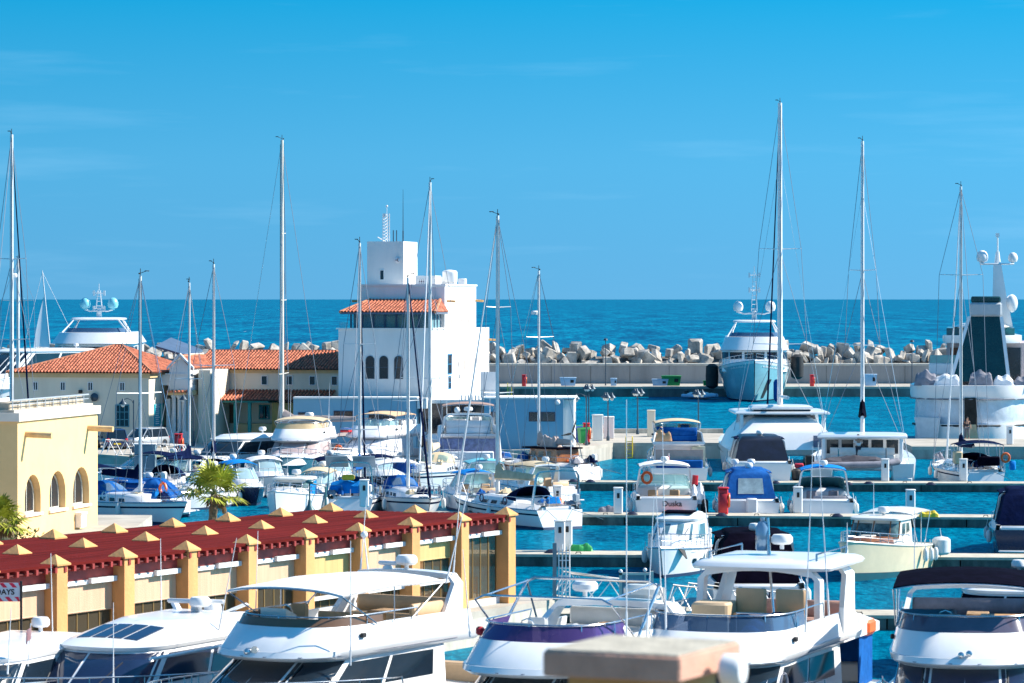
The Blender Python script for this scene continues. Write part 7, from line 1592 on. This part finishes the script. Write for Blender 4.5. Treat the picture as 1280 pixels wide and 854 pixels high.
# ================================================================== large yachts far out
def superyacht(px, Y, psi, L, B, label, hullm, lv, fb, fs, domes, mastz, name_m=None, top=None, group='large yachts at the breakwater', dm_m=None):
    root = Vector(((px - 640) * Y / FP, Y, 0)); t = thing('superyacht', label, 'superyacht', root, psi, group)
    h = Hull(L, B, fb, fs, rake=L * .12, tr=.9, fine=2.6, lo=.7, kx=.35); h.build(t, hullm, GEL, (.93, 1.0), NAVY, deck=DECK)
    h.rails(t, .5, .99, .8, 10, r=.03)
    for k, (z0, z1, xb, xf, w, w2, g0, g1) in enumerate(lv):
        c = Cab([(z0, xb, xf, w, L * .13, w), (z1, xb + .1, xf - (z1 - z0) * .7, w2, L * .12, w2)]); c.solid(t, 'deck_tier', GEL)
        if g1 > g0: 
            n = 7
            for j in range(n): u0 = lerp(.2, .8, j / n) + .006; u1 = lerp(.2, .8, (j + 1) / n) - .006; c.pane(t, u0, u1, g0, g1, 'bridge_window', GLASS, n=4, off=.03)
    if top:
        x0, x1, w, z, zb = top; hardtop(t, x0, x1, w, z, .22, nose=1.5)
        b = MB()
        for s in (-1, 1): b.tube([(x1 - .5, s * w * .85, z), (x1 + .6, s * w * 1.25, zb)], .09, 6); b.tube([(x0 + .5, s * w * .85, z), (x0 - .2, s * w * 1.1, zb)], .12, 6)
        b.build('roof_post', GEL, t); sc = Cab([(zb, x0, x1 + .9, w * 1.2, 2.2, w * 1.1), (zb + .5, x0, x1 + .5, w * 1.1, 2.2, w)]); sc.wall(t, zb, zb + .5, .03, .2, .8, 'wind_screen', TGLASS)
    zt = top[3] + .2; xm = top[0] + (top[1] - top[0]) * .4
    b = MB(); b.lathe([(.35, 0), (.25, 1.0), (.2, 1.2)], (xm, 0, zt), 8)
    for s in (-1, 1): b.tube([(xm, 0, zt + .9), (xm, s * domes * .6, zt + .8), (xm, s * domes, zt + 1.0)], .1, 6)
    b.build('mast_base', GEL, t)
    for s in (-1, 1): dome(t, xm, s * domes, zt + .95, .62 if B > 8 else .55, dm_m)
    b = MB()
    for a in ((-.35, -.35), (.35, -.35), (.35, .35), (-.35, .35)): b.tube([(xm + a[0], a[1], zt + 1.1), (xm + a[0] * .4, a[1] * .4, mastz)], .045, 5)
    q = zt + 1.4
    while q < mastz: 
        r_ = .33 * (1 - .6 * (q - zt) / (mastz - zt)); b.tube([(xm - r_, -r_, q), (xm - r_, r_, q)], .035, 4); b.tube([(xm + r_, -r_, q), (xm + r_, r_, q)], .035, 4); q += .55
    b.tube([(xm, 0, mastz), (xm, 0, mastz + .8)], .05, 5)
    for zz in (mastz - .3, mastz - 2.1):
        for s in (-1, 1): b.tube([(xm, 0, zz), (xm, s * .6, zz)], .05, 5); b.box(xm - .12, xm + .12, s * .6 - .12, s * .6 + .12, zz - .3, zz + .3)
    b.build('lattice_mast', WHALU, t); bar_radar(t, xm + .4, 0, zt + .5, 1.2)
    if name_m:
        for s in (-1, 1):
            b = MB(); rr = random.Random(5)
            for k in range(14):
                ta, tb_ = .80 + k * .011, .80 + k * .011 + .007; hh = rr.choice((.02, .035, .035, .05)); b.loft([[h.pt(ta, .86, s, .03), h.pt(tb_, .86, s, .03)], [h.pt(ta, .86 + hh, s, .03), h.pt(tb_, .86 + hh, s, .03)]], caps=False, closed=False)
            b.build('name_lettering', name_m, t)
    return t, h
ty, hy = superyacht(943, 403, hd(4), 25, 8.7, 'tall white superyacht with teal-shaded hull facing the viewer at the breakwater with two satellite domes', mat('teal_shaded_hull', (.25, .52, .58), .2, coat=.4, var=.08), [(3.4, 5.9, -11, 6.3, 3.9, 3.9, 4.9, 5.7), (5.95, 7.5, -11, 5.2, 4.1, 3.5, 0, 0)], 4.9, 3.4, 1.95, 15.2, WHALU, top=(-6, 0, 2.6, 9.2, 7.5))  # teal of the shaded side is put into the whole hull's colour
b = MB(); b.box(2.0, 2.2, -3.3, 3.3, 3.4, 4.4); b.build('foredeck_seat', WHITEC, ty)
b = MB(); b.loft([[hy.pt(.9, .15, 1, .05), hy.pt(.93, .15, 1, .05)], [hy.pt(.85, .6, 1, .05), hy.pt(.89, .6, 1, .05)]], caps=False, closed=False); b.build('anchor_recess', BLACK, ty)
for s in (-1, 1): b = MB(); b.lathe([(.3, 0), (.75, .3), (.8, 1.5), (.75, 2.7), (.3, 3.0)], (-1.0 + s * 1.5, s * 5.1, 1.2 if s < 0 else 2.4), 14); b.build('fender', BLACK, ty) 
b = MB(); b.rbox(9.0, 11.8, 2.2, 3.0, .1, 2.6, .4); b.build('blue_hull_cover', BLUEC, ty)
superyacht(121, 386, hd(-2), 26, 9.6, 'white superyacht with two satellite domes rising behind the cream building roof', GEL, [(3.2, 6.9, -11, 7.5, 4.6, 4.6, 5.7, 6.6), (6.95, 8.2, -11, 6.0, 4.9, 4.1, 0, 0)], 4.7, 3.6, 1.6, 13.0, None, top=(-6, 1.5, 3.0, 9.6, 8.2), dm_m=mat('aqua_dome_paint', (.22, .62, .72), .35))
def wrapped_yacht():
    Y = 283.; k = Y / FP; px0 = 1222; root = Vector((38.7, Y, 0)); psi = R(82)
    t = thing('wrapped_superyacht', 'huge white yacht at the right edge with plastic-wrapped stern and dark green funnel', 'superyacht', root, psi, 'large yachts at the breakwater')
    B = 9.4; L = 30; hb = B / 2; z = lambda py: CAMH - (py - 374) * (Y - 14) / FP
    def tier(z0, z1, xb, xf, w, name, m, off=0., nose=3.5, back=5., yo=0.):
        def ring(zz, e=0): 
            pts = []
            for q in range(13): a = math.pi / 2 + math.pi * q / 12; pts.append((xb + back - (back + e) * abs(math.cos(a)) ** .95, yo + math.copysign(abs(math.sin(a)) ** .85, math.sin(a)) * (w + e), zz))
            return pts + [(xf, yo - (w + e) * .8, zz), (xf + 2, yo, zz), (xf, yo + (w + e) * .8, zz)]
        b = MB(); b.loft([ring(z0), ring(lerp(z0, z1, .3), .12), ring(z1, off)]); return b.build(name, m, t, ang=50)
    tier(-.4, z(530), -L / 2, L / 2 - 4, hb - .3, 'hull', GEL, .15)
    tier(z(530), z(499), -L / 2 + .25, L / 2 - 5, hb - .25, 'plastic_wrap', mat('plastic_sheet', (.60, .68, .76), .25, var=.15, vs=1.5, bump=1.0, bs=1.2, spec=.6), .0)
    tier(z(500), z(482), -L / 2, L / 2 - 4, hb + .1, 'bulwark', GEL, .12)
    b = MB(); b.tube([(-L / 2 + 5 - 5.25 * math.cos(a), (hb + .2) * math.sin(a), z(499)) for a in [-1.5 + .25 * q for q in range(13)]], .06, 5); b.build('deck_edge_line', GREYC, t)
    b = MB(); b.tube([(-L / 2 + 5 - 5.2 * math.cos(a), (hb - .0) * math.sin(a), z(532)) for a in [-1.5 + .25 * q for q in range(13)]], .09, 6); b.build('rubbing_strake', BLACK, t)
    b = MB(); b.rbox(-L / 2 - .28, -L / 2 + .5, -.5, .5, z(552), z(497), .05); b.build('stern_opening', DARK, t)
    b = MB(); b.loft([[(-L / 2 - .35, -.6, .9), (-L / 2 - .35, .4, .9), (-L / 2 - .32, .3, 2.0), (-L / 2 - .32, -.4, 2.0)], [(-L / 2 - .1, -.6, .9), (-L / 2 - .1, .4, .9), (-L / 2 - .0, .3, 2.0), (-L / 2 - .0, -.4, 2.0)]]); b.build('passerelle_cover', BEIGE, t)
    b = MB(); b.loft([[(-L / 2 + .25, 2.6, .9), (-L / 2 + 1.3, 4.2, .9), (-L / 2 + 1.5, 4.5, 2.5), (-L / 2 + .1, 2.4, 2.5)], [(-L / 2 + .6, 2.6, .9), (-L / 2 + 1.7, 4.2, .9), (-L / 2 + 1.9, 4.5, 2.5), (-L / 2 + .5, 2.4, 2.5)]]); b.build('hull_apron', WHITEC, t)
    b = MB()
    for i, (x, y, w_, h_) in enumerate(((-12.5, 3.6, 1.9, 1.3), (-12.8, 1.9, 2.2, 1.0), (-12.5, -.8, 2.0, 1.3), (-12.3, -2.6, 1.8, .9), (-12.0, -4.2, 1.6, .8))): b2 = MB(); cloth_heap(b2, (x, y, z(482) - .05), w_, 1.8, h_, 30 + i); b2.build('covered_tender', WHITEC if i % 2 else GREYC, t)
    b = MB(); b.box(-8, 8, -hb * .95, 2.0, z(482), z(430)); b.build('deckhouse', mat('rose_grey_paint', (.5, .42, .42), .5), t)
    b = MB(); b.box(-8.1, -8.0, -4.0, -1.6, z(478), z(436)); b.build('saloon_window', GLASS, t); b = MB(); b.box(-8.1, -8.0, .9, 1.7, z(478), z(436)); b.build('saloon_door', BRONZE, t)
    b = MB(); b.rbox(-10.5, -8.0, 1.0, 3.4, z(470), z(455), .1); b.build('balcony', GEL, t); b = MB(); b.rbox(-10.45, -10.35, 1.1, 3.3, z(455), z(445), .02); b.build('balcony_glass', mat('aqua_glass', (.16, .4, .4)), t)
    tier(z(430), z(420), -10.5, 9, hb - 1.6, 'bridge_deck', GEL, .1, back=3, yo=-.9)
    b = MB(); b.box(-8.0, 6, -hb * .75, 2.0, z(420), z(411)); b.build('bridge_windows', mat('teal_window', (.03, .15, .17), .08), t)
    tier(z(411), z(406), -9.0, 7, hb - 2.4, 'bridge_roof', GEL2, -.4, back=2.5, yo=-.9)
    zf0, zf1, zf2 = z(478), z(396), z(376)
    b = MB(); b.loft([[(-12.2, -2.9, zf0), (-12.2, 1.5, zf0), (-9.2, 1.5, zf0), (-9.2, -2.9, zf0)], [(-10.2, -2.3, zf1), (-10.2, .0, zf1), (-8.2, .0, zf1), (-8.2, -2.3, zf1)]]); fu = b.build('funnel', mat('dark_green_paint', (.008, .05, .055), .25, var=.2), t)
    b = MB()
    for y0, y1, w_ in ((-2.9, -2.3, -.28), (1.5, .0, .28)): b.loft([[(-12.25, y0, zf0), (-12.25, y0 + w_, zf0), (-9.2, y0 + w_, zf0), (-9.2, y0, zf0)], [(-10.25, y1, zf1), (-10.25, y1 + w_, zf1), (-8.2, y1 + w_, zf1), (-8.2, y1, zf1)]])
    b.build('funnel_edge', GEL, fu)
    b = MB(); b.rbox(-10.4, -8.0, -2.5, .1, zf1, zf2 - .15, .15); b.build('funnel_cap', GREYG, fu); b = MB(); b.rbox(-10.3, -8.1, -2.4, .0, zf2 - .15, zf2 + .35, .1); b.build('funnel_rim', mat('dark_green_paint', (.008, .05, .055), .25), fu)
    ym = -2.5; zb, zt = z(425), z(330)
    b = MB(); b.loft([[(-7.5, ym - 1.1, zb), (-7.5, ym + .9, zb), (-5, ym + .9, zb), (-5, ym - 1.1, zb)], [(-7.2, ym - .4, lerp(zb, zt, .55)), (-7.2, ym + .75, lerp(zb, zt, .55)), (-5.4, ym + .75, lerp(zb, zt, .55)), (-5.4, ym - .4, lerp(zb, zt, .55))], [(-7, ym + .05, zt), (-7, ym + .7, zt), (-5.8, ym + .7, zt), (-5.8, ym + .05, zt)]]); b.build('radar_mast', GEL, t)
    b = MB(); b.ball((-7, ym - .8, lerp(zb, zt, .48)), .55, .5, .75); b.build('mast_housing', GEL, t)
    b = MB(); b.rbox(-6.9, -5.9, ym - 1.0, ym + 1.8, zt, zt + .14, .05); b.tube([(-6.4, ym + .35, zt), (-6.4, ym + .35, zt + 1.1)], .28, 8, r2=.14); b.tube([(-6.4, ym + .35, zt + 1.1), (-6.4, ym + .35, zt + 2.4)], .06, 6); b.box(-6.6, -6.2, ym + .2, ym + .5, zt + 2.3, zt + 2.6); b.build('mast_platform', GEL, t)
    dome(t, -6.4, ym + 1.6, zt + .1, .48); dome(t, -6.4, ym - .9, zt + .1, .40)
    return t
wrapped_yacht()
person((36.0, 265.8, .95), R(-90), mat('dark_jacket', (.03, .03, .04), .8), mat('grey_trousers', (.15, .15, .17), .8), 'person in dark clothes standing at the stern opening of the wrapped yacht')
g = gp(877, 499, 0); rib((g.x, g.y, 0), R(-60), 6.5, 'small white and blue tender beside the teal-shaded superyacht', LBLUE, over=WHITEC)
# sailing boat out at sea
root = Vector(((66 - 640) * 520 / FP, 520, 0)); t = thing('sailing_boat', 'heeling sailing boat with a tall white sail out beyond the breakwater', 'sailing boat', root, R(28))
h = Hull(12, 3.6, 1.5, 1.1, rake=1.2, tr=.7); h.build(t, GEL)
lean = MB(Matrix.Rotation(R(-6), 4, 'Y')); lean.tube([(0, 0, 1), (0, 0, 16.5)], .13, 6, r2=.08); lean.tube([(0, 0, 16.3), (5.8, 0, 1.4)], .03, 4); lean.tube([(0, 0, 16.3), (-5.6, 0, 1.4)], .03, 4); lean.build('mast', ALU, t)
s = MB(Matrix.Rotation(R(-6), 4, 'Y')); s.loft([[(-.15, 0, lerp(2.6, 12.4, q)) for q in [k / 8 for k in range(9)]], [(-1.5 * (1 - .9 * (k / 8) ** 1.4) - .1, .5 * (1 - k / 8), lerp(2.6, 12.4, k / 8)) for k in range(9)], [(-2.7 * (1 - .97 * (k / 8) ** 1.5) - .1, .35 * (1 - k / 8), lerp(2.6, 12.4, k / 8)) for k in range(9)]], caps=False, closed=False); s.build('sail', SAIL, t)
# boats at the far left beyond the cream roof
hardtop_yacht(28, 330, hd(40), 22, 6.5, 'white yacht with navy windows at the far left beyond the tiled roof', group='large yachts at the breakwater', roofx=(-.35, .12), roofz=6.8, fb=4.2, fs=3.4)
hardtop_yacht(66, 345, hd(-30), 18, 5.5, 'white yacht with grey-blue windows between the far left yacht and the domed superyacht', group='large yachts at the breakwater', roofx=(-.3, .1), roofz=6.2, fb=4.0, fs=3.4)
sailboat(22.5, 318, R(80), 16, 4.5, 15.8, 'sailing yacht with a short white mast far left in front of the boulders', mr=.2, spr=((.75, 1.6),), cover=WHITEC, furl=None, group='large yachts at the breakwater')
# guests in the restaurant
for i, (x, y, sh, lab) in enumerate(((7.05 * PS, .75, 'dark_shirt', 'seated guest in a dark shirt behind the open right bay of the restaurant'), (6.3 * PS, 1.3, 'cap_shirt', 'seated guest with dark hair behind the white rail of the restaurant'), (2.35 * PS, 1.0, 'pale_shirt', 'seated guest in a pale shirt behind the left part of the restaurant glass'))):
    person(on_quay(x, y, .03), PRZ + 2.4 + i, mat(sh, ((.03, .03, .05), (.25, .2, .15), (.55, .55, .6))[i], .8), mat('dark_trousers', (.03, .03, .05), .8), lab, sit=True, arms='fwd')

# odds and ends on the pontoons
cl = None; rr = random.Random(8)
for i in range(14):
    px = rr.uniform(650, 1270); z_ = .55; py = rr.choice((603, 644, 692)) + rr.uniform(-1.0, .3) + (px - 640) * .008; g = gp(px, py, z_)
    if cl is None:
        b = MB()
        for k in range(3): b.tube([((.28 - .07 * k) * math.cos(a * .52), (.28 - .07 * k) * math.sin(a * .52), .03 + .05 * k) for a in range(12)], .035, 5, closed=True)
        cl = o = b.build('rope_coil', DARKLINE)
    else: o = cl.copy(); COL.objects.link(o)
    o.location = (g.x, g.y + .6, z_); tag(o, 'dark coil of mooring rope lying on a pontoon deck', 'rope coil', 'rope coils on the pontoons')
for px, py, m, lab in ((1163, 647, YEL, 'yellow folded cover lying on the second pontoon right of the pedestal'), (760, 641, GREYC, 'grey bundle on the second pontoon left of the beige-seated cruiser'), (727, 690, GREEN, 'green hose heap on the third pontoon beside the pair of pedestals')):
    g = gp(px, py, .55); b = MB(); cloth_heap(b, (0, 0, 0), .6, 1.2, .35, int(px)); tag(b.build('folded_cover', m, None, loc=(g.x, g.y + .6, .55)), lab, 'cover')
